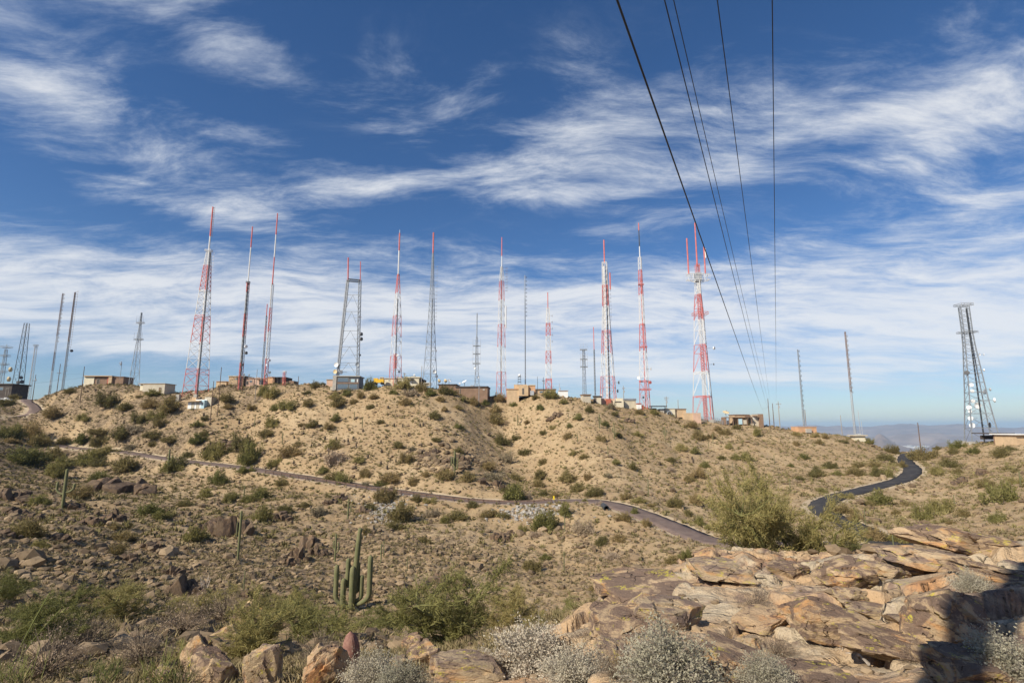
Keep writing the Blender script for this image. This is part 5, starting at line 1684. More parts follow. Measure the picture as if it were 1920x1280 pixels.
# wire-mesh fence round the candelabra tower's foot
fy = 233.0
fx = np.array([(q - 960) / FPX * fy * CP for q in np.linspace(1312, 1359, 12)])
fz = ground(fx, np.full(12, fy))
o = empty('site_fence', (fx[0], fy, fz[0])); tag(o, 'low grey wire fence in front of the candelabra tower foot', 'fence')
for x, z in zip(fx, fz):
    mb = MB(); mb.tube((x - fx[0], 0, z - fz[0] - .4), (x - fx[0], 0, z - fz[0] + 2.2), .06, .06, 5); mb.build('post', 'steel_grey', o)
for k in range(11):
    mb = MB()
    for h_ in (.3, .8, 1.3, 1.8, 2.1):
        mb.tube((fx[k] - fx[0], 0, fz[k] - fz[0] + h_), (fx[k + 1] - fx[0], 0, fz[k + 1] - fz[0] + h_), .025, .025, 3, False)
    for f_ in np.linspace(0, 1, 9)[1:-1]:
        a = fx[k] + (fx[k + 1] - fx[k]) * f_ - fx[0]; zz = fz[k] + (fz[k + 1] - fz[k]) * f_ - fz[0]
        mb.tube((a, 0, zz + .1), (a, 0, zz + 2.1), .02, .02, 3, False)
    mb.build('mesh_panel', 'steel_grey', o)

# ------------------------------------------------------------------ rocks
def ico(sub):
    p = (1 + 5 ** 0.5) / 2
    V = [(-1, p, 0), (1, p, 0), (-1, -p, 0), (1, -p, 0), (0, -1, p), (0, 1, p), (0, -1, -p), (0, 1, -p), (p, 0, -1), (p, 0, 1), (-p, 0, -1), (-p, 0, 1)]
    F = [(0, 11, 5), (0, 5, 1), (0, 1, 7), (0, 7, 10), (0, 10, 11), (1, 5, 9), (5, 11, 4), (11, 10, 2), (10, 7, 6), (7, 1, 8), (3, 9, 4), (3, 4, 2), (3, 2, 6), (3, 6, 8), (3, 8, 9), (4, 9, 5), (2, 4, 11), (6, 2, 10), (8, 6, 7), (9, 8, 1)]
    V = np.array(V, float)
    V /= np.linalg.norm(V, axis=1)[:, None]
    F = np.array(F)
    for _ in range(sub):
        e = np.concatenate([F[:, [0, 1]], F[:, [1, 2]], F[:, [2, 0]]])
        e.sort(axis=1)
        u, inv = np.unique(e, axis=0, return_inverse=True)
        inv = inv.ravel()
        M = V[u].mean(1)
        M /= np.linalg.norm(M, axis=1)[:, None]
        a, b_, c_ = np.split(inv + len(V), 3)
        V = np.concatenate([V, M])
        F = np.concatenate([np.stack([F[:, 0], a, c_], 1), np.stack([F[:, 1], b_, a], 1), np.stack([F[:, 2], c_, b_], 1), np.stack([a, b_, c_], 1)])
    return V, F


ICO = {k: ico(k) for k in (1, 2, 3, 4, 5)}


def unit(v):
    return v / (np.linalg.norm(v, axis=-1, keepdims=True) + 1e-9)


def rock_verts(seed, sub, boxy=0.5, rough=0.05, cuts=9):
    """unit rock: a block with knocked-off corners, then weathered"""
    rg = np.random.RandomState(seed)
    d, F = ICO[sub]
    N, H = [], []
    R = Matrix.Rotation(rg.uniform(-.35, .35), 3, 'X') @ Matrix.Rotation(rg.uniform(-.3, .3), 3, 'Y')
    R = np.array(R)
    for ax in range(3):
        for s in (-1, 1):
            n_ = np.zeros(3)
            n_[ax] = s
            n_ = R @ n_ + rg.normal(size=3) * 0.12
            N.append(n_ / np.linalg.norm(n_))
            H.append(rg.uniform(0.72, 0.95))
    for _ in range(cuts):
        n_ = rg.normal(size=3)
        n_ /= np.linalg.norm(n_)
        N.append(n_)
        H.append(rg.uniform(0.80, 1.12))
    N = np.array(N)
    H = np.array(H)
    dd = d @ N.T
    r = np.where(dd > 1e-3, H[None] / np.maximum(dd, 1e-3), 9).min(1)
    r = np.minimum(r, 1.45)
    r = r * boxy + (1 - boxy) * 0.95
    V = d * r[:, None]
    V = V + d * (rough * (2.2 if sub < 4 else 1.2) * fbm3(V * 1.7 + seed * 3.1, 3, 0.5))[:, None]
    if sub >= 4:
        lay = noise3(np.stack([V[:, 0] * 0.8, V[:, 1] * 0.8, V[:, 2] * 6], 1) + seed)
        S_ = unit(rg.normal(size=(46, 3)))
        dv = unit(V * [1, 1, .8])
        cid = (dv @ S_.T).argmax(1)
        off = rg.uniform(-.075, .05, 46)[cid] + ((V - S_[cid]) * (rg.normal(size=(46, 3)) * .10)[cid]).sum(1)
        V = V + d * (off + rough * .45 * lay + rough * .55 * fbm3(V * 8 + seed, 4, 0.62))[:, None]
    return V, F


ROCKMESH = {}


def rock_mesh(seed, sub, mat, boxy=0.85, rough=0.05):
    k = (seed, sub, mat)
    if k not in ROCKMESH:
        V, F = rock_verts(seed, sub, .985 if sub >= 4 else boxy, .022 if sub >= 4 else rough, 15 if sub >= 4 else 9)
        ROCKMESH[k] = mesh_from('rock', V, F, mat, smooth=False)
    return ROCKMESH[k]


def boulder(label, px, py, w_px, h_px, mat, seed, sub=5, depth=0.8, rot=(0, 0, 0), sink=0.25, name='boulder', group=None, Y=None):
    if Y is None:
        p = hit(px, py)[0]
    else:
        p = pix(px, py, Y)
    kx = (p[1] * CP + p[2] * SP) / FPX
    wd, ht = w_px * kx / 2, h_px * kx / 2
    o = link(name, rock_mesh(seed, sub, mat), None, (p[0], p[1] + wd * depth * 0.3, p[2] + ht * (1 - sink)), tuple(math.radians(a) for a in rot), (wd, wd * depth, ht * 1.15))
    tag(o, label, 'boulder', group)
    return o


BOULDERS = [
    # the shelf in front of the camera
    ('flat dark-topped slab with a sheer end, middle of the rock shelf', 1562, 1196, 128, 62, 'rock_varnish', 3, .62, (6, 3, -8)),
    ('low dark slab running down to the right of the sheer-ended slab', 1680, 1225, 175, 52, 'rock_varnish', 8, .5, (4, 8, -24)),
    ('rounded dark boulder crossed by the pole shadow', 1785, 1208, 125, 92, 'rock_varnish', 21, .8, (0, 5, 20)),
    ('long lens-shaped overhanging boulder above the shelf near the photo edge', 1825, 1036, 165, 44, 'rock_varnish', 3, .6, (0, 9, 8)),
    ('grey-brown boulder supporting the lens-shaped one', 1760, 1062, 150, 46, 'rock_tan', 31, .7, (0, 4, 0)),
    ('reddish boulder below the silver bush in the middle of the shelf', 1432, 1172, 90, 34, 'rock_orange', 5, .8, (0, -6, 30)),
    ('grey rounded boulder with yellow lichen beside the reddish boulder', 1410, 1225, 60, 52, 'rock_tan', 12, .8, (0, 0, 50)),
    ('big dark-stained boulder with lichen at the shelf tip', 1178, 1190, 150, 62, 'rock_varnish', 17, .7, (8, -6, 12)),
    ('orange-streaked boulder leaning on the dark-stained one', 1245, 1176, 140, 76, 'rock_tan', 23, .7, (4, 4, -10)),
    ('broken block below the shelf tip with a black gap', 1150, 1238, 66, 56, 'rock_tan', 6, .9, (0, 12, 0)),
    ('wide varnished slab rising behind the shelf tip', 1215, 1120, 180, 46, 'rock_varnish', 28, .9, (0, -8, 8)),
    ('pale slab near the top of the shelf, below the big palo verde', 1350, 1082, 110, 36, 'rock_tan', 33, .9, (0, 3, 0)),
    ('brown block at the shelf crest left of the green shrub', 1480, 1074, 62, 32, 'rock_varnish', 35, .8, (0, 0, 40)),
    ('humped brown boulder under the small green palo verde', 1588, 1090, 92, 56, 'rock_varnish', 37, .8, (0, -5, 0)),
    ('tan boulder right of the humped brown one', 1662, 1082, 72, 40, 'rock_tan', 39, .9, (0, 5, 20)),
    ('squat boulder on the rise right of the green shrub', 1715, 1068, 70, 34, 'rock_varnish', 41, .9, (0, 0, 0)),
    ('varnished diagonal slab at the lower edge of the photo', 1395, 1262, 150, 56, 'rock_varnish', 43, .6, (6, 14, -30)),
    ('dark slab with an orange rim at the lower photo edge', 1515, 1280, 150, 46, 'rock_varnish', 45, .6, (4, 2, -6)),
    ('small angular block resting on the pale shelf', 1600, 1122, 56, 30, 'rock_tan', 47, .9, (0, 0, 25)),
    ('flat brown flagstone on the right of the shelf', 1645, 1150, 90, 26, 'rock_tan', 49, .8, (0, 5, -12)),
    ('tan wedge at the foot of the shadowed boulder', 1720, 1180, 84, 30, 'rock_tan', 51, .8, (0, 10, 0)),
    ('dark low boulder in the lower corner under the pole shadow', 1830, 1278, 130, 56, 'rock_varnish', 53, .8, (0, 0, 0)),
    ('grey slab behind the corner silver bush', 1880, 1088, 120, 44, 'rock_varnish', 55, .8, (0, 6, 0)),
    ('orange-edged flat rock at the lower centre', 875, 1268, 150, 34, 'rock_tan', 57, .7, (0, 3, 4)),
    ('dark-sided brown block left of the lower flat rock', 792, 1250, 74, 42, 'rock_varnish', 59, .8, (0, -6, 20)),
    ('small upright brown rock behind the dark-sided block', 775, 1222, 44, 34, 'rock_varnish', 61, .8, (0, 0, 0)),
    ('pale rock between the silver bushes at the lower edge', 745, 1262, 50, 30, 'rock_tan', 63, .9, (0, 0, 10)),
    ('orange split crag beside the barrel cactus', 604, 1288, 88, 78, 'rock_orange', 95, .7, (14, -24, 38)),
    ('pale-topped rock with a black shaded face at the lower edge', 487, 1296, 84, 82, 'rock_tan', 67, .8, (0, -12, 14)),
    ('large shaded dark block left of the pale-topped rock', 385, 1290, 100, 62, 'rock_varnish', 69, .8, (0, 8, 0)),
    ('slanting outcrop blade pointing up from the shaded block', 365, 1252, 70, 52, 'rock_varnish', 71, .5, (0, -30, 0)),
    ('second stepped blade higher up the slanting outcrop', 418, 1212, 60, 36, 'rock_varnish', 73, .5, (0, -26, 0)),
    ('topmost stepped blade of the slanting outcrop', 458, 1178, 66, 42, 'rock_varnish', 75, .5, (0, -30, 0)),
    ('small stone on the dirt at the lower photo edge', 300, 1272, 34, 20, 'rock_tan', 77, .9, (0, 0, 0)),
    ('rock shaded under the palo verde near the slanting outcrop', 532, 1188, 46, 32, 'rock_dark', 79, .8, (0, 0, 0)),
]
MIDROCKS = [
    # dark outcrops on the near flank and the hill
    ('black overhung outcrop at the photo edge uphill of the forked saguaro', 28, 936, 72, 28), ('black jagged outcrop right of the forked saguaro', 235, 922, 116, 36), ('second piece of the black jagged outcrop', 195, 916, 60, 26),
    ('tilted grey slab below the forked saguaro', 36, 966, 50, 16), ('pale tilted slab beside the grey one below the forked saguaro', 60, 976, 42, 18), ('dark rock ledge in the near flank', 170, 986, 50, 22),
    ('dark rock ledge east of the first ledge', 212, 978, 46, 24), ('long black shaded ledge on the near flank', 110, 1012, 60, 16), ('big dark crag behind the tall saguaro pair', 432, 1000, 86, 46), ('small dark crag left of the saguaro pair', 385, 996, 40, 20),
    ('low dark ridge stone on the near flank', 290, 1028, 50, 18), ('upright dark stone on the near flank', 328, 1080, 40, 26), ('long shaded ledge below the upright stone', 348, 1116, 90, 40), ('black shadow-mouthed rock near the lower photo edge', 140, 1184, 52, 24),
    ('flat dark ledge above the shadow-mouthed rock', 185, 1136, 76, 28), ('brown block at the end of the long shaded ledge', 395, 1120, 34, 22), ('crag leaning over the big saguaro slope, upper block', 578, 1030, 44, 40), ('crag leaning over the big saguaro slope, lower block', 562, 1048, 34, 30),
    ('third block of the crag uphill of the big saguaro', 598, 1044, 30, 28), ('small block ending the crag uphill of the big saguaro', 542, 1058, 24, 22), ('dark rock cluster right of the big saguaro, largest block', 840, 1100, 40, 28), ('dark rock cluster right of the big saguaro, upper block', 830, 1086, 30, 18),
    ('dark rock cluster right of the big saguaro, outer block', 862, 1100, 26, 22), ('dark knob on the gully slope', 938, 1014, 34, 24), ('stone beside the dark knob on the gully slope', 955, 1006, 24, 16), ('dark outcrop below the brown road west end', 525, 972, 44, 22),
    ('rock beside the outcrop below the brown road west end', 498, 978, 30, 14), ('dark rock heap above the brown road west half', 422, 836, 44, 20), ('second stone of the heap above the brown road west half', 400, 842, 34, 14), ('dark cliff patch on the middle hill, largest stone', 800, 858, 24, 16),
    ('dark cliff patch on the middle hill, upper stone', 815, 850, 18, 10), ('dark cliff patch on the middle hill, lower stone', 840, 868, 22, 12), ('dark cliff patch on the middle hill, far stone', 872, 864, 20, 12), ('dark stone low in the ravine', 935, 912, 26, 18),
    ('dark stone in the ravine by the road', 905, 905, 20, 12), ('brown stone on the bank below the guard rail', 618, 945, 24, 14), ('dark stone on the bank below the guard rail', 680, 960, 26, 14), ('brown stone near the leaning saguaro on the bank', 640, 935, 22, 12),
    ('boulder by the brown road lower end', 1348, 1000, 14, 14), ('dark stone high on the right-hand hill', 1180, 790, 20, 9), ('dark stone band above the culvert slope', 1040, 782, 30, 10), ('stones at the right of the black road', 1800, 905, 26, 12),
    ('dark stone low on the right-hand slope', 1842, 890, 24, 14), ('brown stone among the shrubs on the right-hand slope', 1720, 985, 20, 10),
    ('dark shelf stone near the forked saguaro foot', 140, 955, 40, 20), ('weathered ledge at the photo edge', 12, 1005, 50, 18), ('tilted ledge halfway down the near flank', 245, 1050, 54, 20), ('broken ledge above the palo verdes', 470, 1120, 44, 20), ('dark ledge at the photo edge lower down', 30, 1160, 60, 22),
]
for k, (lb, px, py, w_, h_, mt, sd, dp, rt) in enumerate(BOULDERS):
    keep_ = px < 1000 or 'sheer end' in lb or 'lens-shaped over' in lb or 'pole shadow' in lb
    flat = 1.0 if keep_ else .7
    boulder(lb, px, py, w_ * (1.0 if px < 1000 else 1.12), h_ * flat, mt, sd, 5 if w_ >= 120 else 4, dp * (1.0 if px < 1000 else 1.25), rt, sink=.25 if keep_ else .45, group='foreground boulders')
# each outcrop is a heap of broken blocks
rgo = np.random.RandomState(77)
hp = hit([m_[1] for m_ in MIDROCKS], [m_[2] for m_ in MIDROCKS])
for (lb, px, py, w_, h_), q in zip(MIDROCKS, hp):
    kx = (q[1] * CP + q[2] * SP) / FPX
    W, H = w_ * kx, h_ * kx
    o = empty('rock_outcrop', tuple(q))
    tag(o, lb, 'outcrop', 'dark rock outcrops on the slopes')
    nst = 5 if w_ < 30 else 8
    tilt = rgo.uniform(-.5, .1)
    for k in range(nst):
        f = (k + .5) / nst - .5
        sz = rgo.uniform(.55, 1.0) * W / nst * 1.5
        hh = H * rgo.uniform(.35, .62) * (1.15 - 1.1 * abs(f))
        x, y = f * W * .85, rgo.uniform(-.35, .35) * W * .5
        zz = float(ground(q[0] + x, q[1] + y)[0]) - q[2]
        link('stone', rock_mesh(100 + rgo.randint(14), 3, 'rock_dark', .97, .03), o, (x, y, zz + hh * .35), (rgo.uniform(-.5, .5), tilt + rgo.uniform(-.35, .35), rgo.uniform(0, 3.1)), (sz * rgo.uniform(.8, 1.3), sz, hh))

# ------------------------------------------------------------------ cacti


def ribbed(path, radii, ribs=14, per=2, seed=0):
    """ribbed column along a path; returns V, Q, rib attribute"""
    path = np.asarray(path, float)
    n = len(path)
    tan = np.gradient(path, axis=0)
    tan /= np.linalg.norm(tan, axis=1)[:, None]
    s = ribs * per
    an = np.arange(s) * 2 * math.pi / s
    rb = np.where(np.arange(s) % per == 0, 1.0, 0.0)
    V, A = [], []
    u = np.array([0.02, -0.03, 1.0]) if abs(tan[0][2]) < .7 else np.array([1.0, 0.01, 0])
    for i in range(n):
        u = u - tan[i] * (u @ tan[i])
        u /= np.linalg.norm(u)
        v = np.cross(tan[i], u)
        r = radii[i] * (0.84 + 0.16 * rb)
        V.append(path[i] + (np.cos(an) * r)[:, None] * u + (np.sin(an) * r)[:, None] * v)
        A.append(rb)
    V = np.concatenate(V)
    a, b_ = np.meshgrid(np.arange(n - 1), np.arange(s), indexing='ij')
    i = (a * s + b_).ravel()
    j = (a * s + (b_ + 1) % s).ravel()
    return V, np.stack([i, j, j + s, i + s], 1), np.concatenate(A)


def column(h, r, base_r=None, n=12, lean=(0, 0)):
    t = np.linspace(0, 1, n)
    P_ = np.stack([lean[0] * t ** 1.5, lean[1] * t ** 1.5, t * h], 1)
    R_ = r * np.interp(t, [0, .12, .5, .9, .97, 1.0], [base_r or .75, .88, 1.0, .92, .6, .12])
    # rounded tip needs extra rings
    P_ = np.concatenate([P_[:-1], [P_[-1] - [0, 0, r * .7], P_[-1] - [0, 0, r * .25], P_[-1]]])
    R_ = np.concatenate([R_[:-1], [r * .85, r * .6, r * .06]])
    o = np.argsort(P_[:, 2], kind='stable')
    return P_[o], R_[o]


def arm(z0, az, reach, h, r, r_tr):
    """leaves the trunk at z0, bends up, ends h above z0"""
    d = np.array([math.cos(az), math.sin(az)])
    P_, R_ = [], []
    for t in np.linspace(0, 1, 7):
        a = t * math.pi / 2
        x = r_tr * 0.4 + reach * math.sin(a)
        z = z0 + reach * 0.7 * (1 - math.cos(a))
        P_.append((d[0] * x, d[1] * x, z))
        R_.append(r * (0.72 + 0.28 * t))
    x = r_tr * 0.4 + reach
    zb = z0 + reach * .7
    for t in (0.3, .6, .85):
        P_.append((d[0] * x, d[1] * x, zb + (h - reach * .7) * t))
        R_.append(r)
    zt = z0 + h
    for dz_, f_ in ((r * .7, .85), (r * .25, .55), (0, .06)):
        P_.append((d[0] * x, d[1] * x, zt - dz_))
        R_.append(r * f_)
    P_ = np.array(P_)
    return P_, np.array(R_)


def rib_obj(name, parent, PR, ribs=14, per=2, mat='saguaro_skin', loc=None):
    V, Q, A = ribbed(*PR, ribs=ribs, per=per)
    return link(name, mesh_from(name, V, Q, mat, True, {'rib': A}), parent, loc)


# the many-armed giant
p = hit(661, 1143)[0]
k_ = (p[1] * CP + p[2] * SP) / FPX
big = empty('saguaro', tuple(p))
tag(big, 'giant many-armed saguaro standing among the palo verdes', 'cactus', 'saguaros')
H_ = 148 * k_
rib_obj('trunk', big, column(H_, 0.27, .8, 16, (0.42, 0)), 16, 2)
for (ax, ay, z0, dx_, hh, r_) in (      # px offsets of each arm: base x, depth, start height px, sideways px, arm top height px, radius
        (-1, -.5, 6, -28, 82, .24), (-1, -.7, 4, -14, 58, .26), (.2, -1, 3, -1, 80, .29), (1, -.3, 10, 26, 98, .26), (1, .4, 16, 10, 62, .22), (-.5, .5, 40, -9, 92, .23), (.5, .8, 30, 4, 84, .2)):
    az = math.atan2(ay * 0.5, dx_ / 10.)
    reach = abs(dx_) * k_ + .15
    rib_obj('arm', big, arm(z0 * k_, az, reach, (hh - z0) * k_, r_, .2), 13, 2)

rgs = np.random.RandomState(3)
SAG = {}
for nm, arms_ in (('plain', []), ('slender', []), ('one', [(.40, 0.2, .09, .33, .028)]), ('two', [(.36, 0.1, .10, .36, .028), (.46, 3.0, .09, .30, .028)]), ('many', [(.30, 0.1, .10, .42, .028), (.40, 3.1, .11, .35, .028), (.45, 4.6, .08, .30, .027), (.35, 1.5, .08, .5, .027)]),
                  ('fork', [(.38, 3.05, .20, .30, .03), (.42, .15, .19, .22, .03)])):
    r0 = {'slender': .026, 'fork': .038}.get(nm, .036)
    parts = [('trunk', ribbed(*column(1.0, r0, .7, 10), ribs=10, per=2))]
    for (z0, az, reach, h_, r_) in arms_:
        parts.append(('arm', ribbed(*arm(z0, az, reach, h_, r_, r0), ribs=9, per=2)))
    SAG[nm] = [(q, mesh_from('saguaro_' + q, V, Q_, 'saguaro_skin', True, {'rib': A})) for q, (V, Q_, A) in parts]
plain('dead_cactus', (0.095, 0.072, 0.05), 0.9, mottle=0.3, scale=3)


def place_cactus(label, px, py, hpx, kind, p=None, name='saguaro', lean=0.0):
    p = hit(px, py)[0] if p is None else p
    h = hpx * (p[1] * CP + p[2] * SP) / FPX
    o = empty(name, (p[0], p[1], p[2] - 0.05 * h))
    o.rotation_euler = (0, math.radians(lean), rgs.uniform(-.4, .4))
    s = h * 1.05
    wide = {'plain': 1.0, 'slender': 1.0}.get(kind, 1.0)
    for q, me_ in SAG[kind]:
        link(q, me_, o, scale=(s * wide, s * wide, s))
    tag(o, label, 'cactus', 'saguaros')
    return o


SAGS = [
    ('dark forked saguaro with spread arms on the near flank', 117, 952, 72, 'fork'), ('saguaro with one small arm beside the dark round bush at the road', 314, 888, 46, 'one'), ('slim saguaro below the brown road, alone on the slope', 457, 936, 26, 'plain'),
    ('tallest slim saguaro in front of the big dark crag', 446, 1048, 88, 'slender'), ('short saguaro touching the tallest slim one', 443, 1010, 30, 'plain'), ('single saguaro column above the palo verdes near the shaded ledge', 456, 1116, 44, 'slender'),
    ('small saguaro right of the taller dark pole slope', 477, 800, 20, 'plain'), ('stub saguaro at the photo edge above the road', 40, 811, 14, 'plain'), ('dark stump saguaro right of the photo-edge stub', 136, 804, 9, 'plain'), ('pair-like stump saguaro near the road west end', 112, 796, 9, 'one'),
    ('dark saguaro high on the middle hill, shorter of two', 664, 788, 17, 'plain'), ('dark saguaro high on the middle hill, taller of two', 679, 802, 21, 'plain'), ('green saguaro at the left foot of the middle hill', 529, 832, 21, 'plain'), ('many-armed saguaro on the middle hill above the road', 852, 891, 46, 'many'),
    ('saguaro on the bank just below the guard rail', 652, 976, 40, 'one'), ('saguaro at the head of the ravine', 929, 772, 19, 'two'), ('thin saguaro uphill of the giant one with side arm', 628, 1052, 50, 'two'), ('saguaro casting a long shadow right of the giant, front one', 714, 1055, 34, 'plain'),
    ('saguaro casting a long shadow right of the giant, rear one', 719, 1043, 28, 'plain'), ('short thick saguaro beside a bush right of the giant', 763, 1071, 25, 'plain'), ('armed saguaro below the tan shed', 1124, 803, 27, 'one'), ('armed saguaro in mid slope below the beige shed', 1152, 823, 29, 'two'),
    ('armed saguaro below the fan-wall building', 1247, 825, 25, 'two'), ('saguaro below the candelabra tower foot', 1337, 831, 18, 'plain'), ('small saguaro left of the armed mid-slope one', 1083, 831, 16, 'plain'), ('lone saguaro with shadow below the mid-slope pair', 1140, 856, 20, 'plain'),
    ('tall saguaro on the sandy slope above the culvert', 1216, 930, 33, 'slender'), ('saguaro behind the crown of the big palo verde', 1375, 888, 18, 'slender'), ('saguaro below the stucco complex, by the ravine', 970, 797, 20, 'one'), ('small saguaro on the second hill shoulder', 1024, 821, 13, 'plain'),
    ('small saguaro under the short stocky tower', 1066, 786, 11, 'plain'), ('small saguaro beside the candelabra slope bush', 1329, 840, 13, 'plain'), ('slim saguaro under the open-legged tower', 1180, 790, 13, 'plain'), ('slim green saguaro in the gully beside a round bush', 1059, 998, 33, 'slender'),
    ('saguaro in the gully floor with a shadow to the right', 1058, 1071, 36, 'slender'), ('pale saguaro by the black road, right of the palo verde', 1676, 1028, 30, 'plain'), ('pale saguaro left of the other one by the black road', 1615, 1006, 28, 'one'), ('saguaro inside the black road bend', 1623, 985, 28, 'slender'),
    ('saguaro right behind the big palo verde near the hairpin', 1482, 921, 24, 'slender'), ('saguaro at the photo edge on the right-hand slope', 1914, 909, 26, 'one'), ('slim saguaro above the black road bend', 1452, 868, 16, 'plain'), ('slim saguaro on the slope between bend and saddle', 1790, 945, 18, 'plain'),
]
hp = hit([s[1] for s in SAGS], [s[2] for s in SAGS])
for (lb, px, py, hpx, kd), q in zip(SAGS, hp):
    o = place_cactus(lb, px, py, hpx, kd, q)
    if kd == 'fork':
        o.rotation_euler = (0, 0, 0.0)

# barrel cactus: one near, many small dark ones on the hill
def barrel_mesh(mat='barrel_skin'):
    t = np.linspace(0, 1, 12)
    P_ = np.stack([0 * t, 0 * t, t], 1)
    R_ = 0.30 * np.sin(np.clip(t * .93 + .07, 0, 1) * math.pi) ** 0.5 + 0.005
    V, Q_, A = ribbed(P_, R_, 16, 2)
    return mesh_from('barrel', V, Q_, mat, True, {'rib': A})


BAR = barrel_mesh()
DST = barrel_mesh('dead_cactus')
p = pix(660, 1252, 9.8)
p[2] = min(p[2], float(ground(p[0], p[1])[0]) + 0.25)
h_ = 66 * (p[1] * CP + p[2] * SP) / FPX
o = link('barrel_cactus', BAR, None, tuple(p), (0.05, -0.08, 0), (h_ * .8, h_ * .8, h_))
tag(o, 'reddish barrel cactus beside the orange split crag', 'cactus', 'barrel cacti')

LANDMARKS = [
    (1325, 800, 'the candelabra tower'), (868, 745, 'the brown flat-roofed building'), (650, 735, 'the dark two-storey box'), (366, 768, 'the small white house'), (752, 725, 'the cream building'), (990, 745, 'the tan stucco complex'),
    (661, 1110, 'the giant many-armed saguaro'), (1047, 940, 'the yellow road marker'), (1136, 955, 'the culvert mouth'), (1842, 835, 'the dish tower'), (1540, 948, 'the black road hairpin'), (1705, 858, 'the black road saddle'), (1330, 1012, 'the low end of the brown road'),
    (840, 860, 'the dark cliff patch'), (117, 940, 'the forked saguaro'), (446, 1020, 'the tall slim saguaro pair'), (1430, 1010, 'the big palo verde'), (720, 955, 'the pale rubble fan'), (1514, 812, 'the orange-walled shed'), (1613, 828, 'the low cream hut'), (1182, 768, 'the corrugated shed'),
    (470, 724, 'the adobe complex'), (1727, 850, 'the leaning saddle pole'), (55, 768, 'the gravel spur road'), (194, 724, 'the two-tone building'), (120, 840, 'the west end of the brown road'), (283, 738, 'the beige box building'), (852, 890, 'the many-armed hillside saguaro'), (314, 885, 'the roadside one-armed saguaro'),
    (1398, 800, 'the stepped-awning house'), (1268, 785, 'the fan-wall building'), (430, 990, 'the big dark crag'), (578, 1035, 'the leaning crag'), (840, 1095, 'the dark gully rocks'), (1059, 1065, 'the gully-floor saguaro'), (1152, 822, 'the mid-slope armed saguaro'), (1216, 928, 'the tall sandy-slope saguaro'),
    (529, 830, 'the green foot-of-hill saguaro'), (679, 800, 'the two dark hilltop saguaros'), (340, 1112, 'the long shaded ledge'), (1676, 1025, 'the pale black-road saguaros'), (560, 900, 'the start of the guard rail'), (930, 775, 'the ravine-head saguaro'), (1825, 1035, 'the lens-shaped boulder'), (235, 915, 'the black jagged outcrop'),
]
ORD = ['nearest', 'second nearest', 'third nearest', 'fourth nearest', 'fifth nearest', 'sixth nearest', 'seventh nearest', 'eighth nearest', 'ninth nearest', 'tenth nearest', 'eleventh nearest', 'twelfth nearest', 'thirteenth nearest', 'fourteenth nearest', 'fifteenth nearest', 'sixteenth nearest', 'seventeenth nearest', 'eighteenth nearest', 'nineteenth nearest', 'twentieth nearest']


def near_labels(items, looks, what):
    """items (px, py): a label that tells which one, by landmark, side and rank"""
    lab = [None] * len(items)
    grp = {}
    for i, (px, py) in enumerate(items):
        d_ = [math.hypot((px - a) * .8, (py - b_) * 1.4) for a, b_, _ in LANDMARKS]
        k = int(np.argmin(d_))
        a, b_, _ = LANDMARKS[k]
        ddx, ddy = px - a, py - b_
        sd = ('right of' if ddx > 0 else 'left of') if abs(ddx) > abs(ddy) * 1.3 else ('downhill of' if ddy > 0 else 'uphill of')
        grp.setdefault((k, sd), []).append((d_[k], i))
    for (k, sd), l in grp.items():
        l.sort()
        for r_, (_, i) in enumerate(l):
            lab[i] = f'{looks[i]}, {ORD[min(r_, 19)]} {what} {sd} {LANDMARKS[k][2]}'
    return lab


STUMPS5 = [(980, 400), (1035, 400), (1100, 402), (1230, 400), (1255, 398), (600, 500), (620, 525), (690, 520), (730, 500), (750, 550), (415, 552), (515, 500), (545, 590), (940, 595), (935, 525), (840, 635), (450, 630), (485, 625), (285, 490), (280, 680), (935, 685), (985, 720), (1050, 665), (990, 262),
           (1145, 470), (1240, 550), (1435, 550), (800, 438), (410, 1020), (1125, 220 + 1040)]
ST = [(480 + a / 4, 700 + b_ / 4) for a, b_ in STUMPS5] + [(1072, 1094), (1320, 940), (1300, 868), (1298, 862), (1237, 872), (1385, 902), (232, 795), (288, 802), (448, 795), (464, 822), (382, 780), (1245, 905), (1190, 880)]
hp = hit([a for a, _ in ST], [b_ for _, b_ in ST])
labs = near_labels(ST, ['short dark barrel cactus'] * len(ST), 'stub')
for i, q in enumerate(hp):
    h_ = rgs.uniform(6, 9) * (q[1] * CP + q[2] * SP) / FPX
    o = link('barrel_cactus', DST, None, (q[0], q[1], q[2] - .05), (rgs.uniform(-.1, .1), rgs.uniform(-.1, .1), rgs.uniform(0, 6)), (h_ * .75, h_ * .75, h_))
    tag(o, labs[i], 'cactus', 'barrel cacti')

# ------------------------------------------------------------------ shrubs


def blades(P0, D_, L, W, rg):
    """thin leaf-like triangles: base points, directions, lengths, widths"""
    n = len(P0)
    rnd = rg.normal(size=(n, 3))
    s = np.cross(D_, rnd)
    s /= np.linalg.norm(s, axis=1)[:, None] + 1e-9
    A = P0 + s * (W / 2)[:, None]
    B = P0 - s * (W / 2)[:, None]
    C = P0 + D_ * L[:, None]
    V = np.stack([A, B, C], 1).reshape(-1, 3)
    return V, np.arange(3 * n).reshape(-1, 3)


def leaflets(P0, D_, L, W, rg):
    """small diamond leaves"""
    n = len(P0)
    s = np.cross(D_, rg.normal(size=(n, 3)))
    s /= np.linalg.norm(s, axis=1)[:, None] + 1e-9
    M = P0 + D_ * (L * .5)[:, None]
    V = np.stack([P0, M + s * (W / 2)[:, None], P0 + D_ * L[:, None], M - s * (W / 2)[:, None]], 1).reshape(-1, 3)
    return V, np.arange(4 * n).reshape(-1, 4)


def unit(v):
    return v / (np.linalg.norm(v, axis=-1, keepdims=True) + 1e-9)


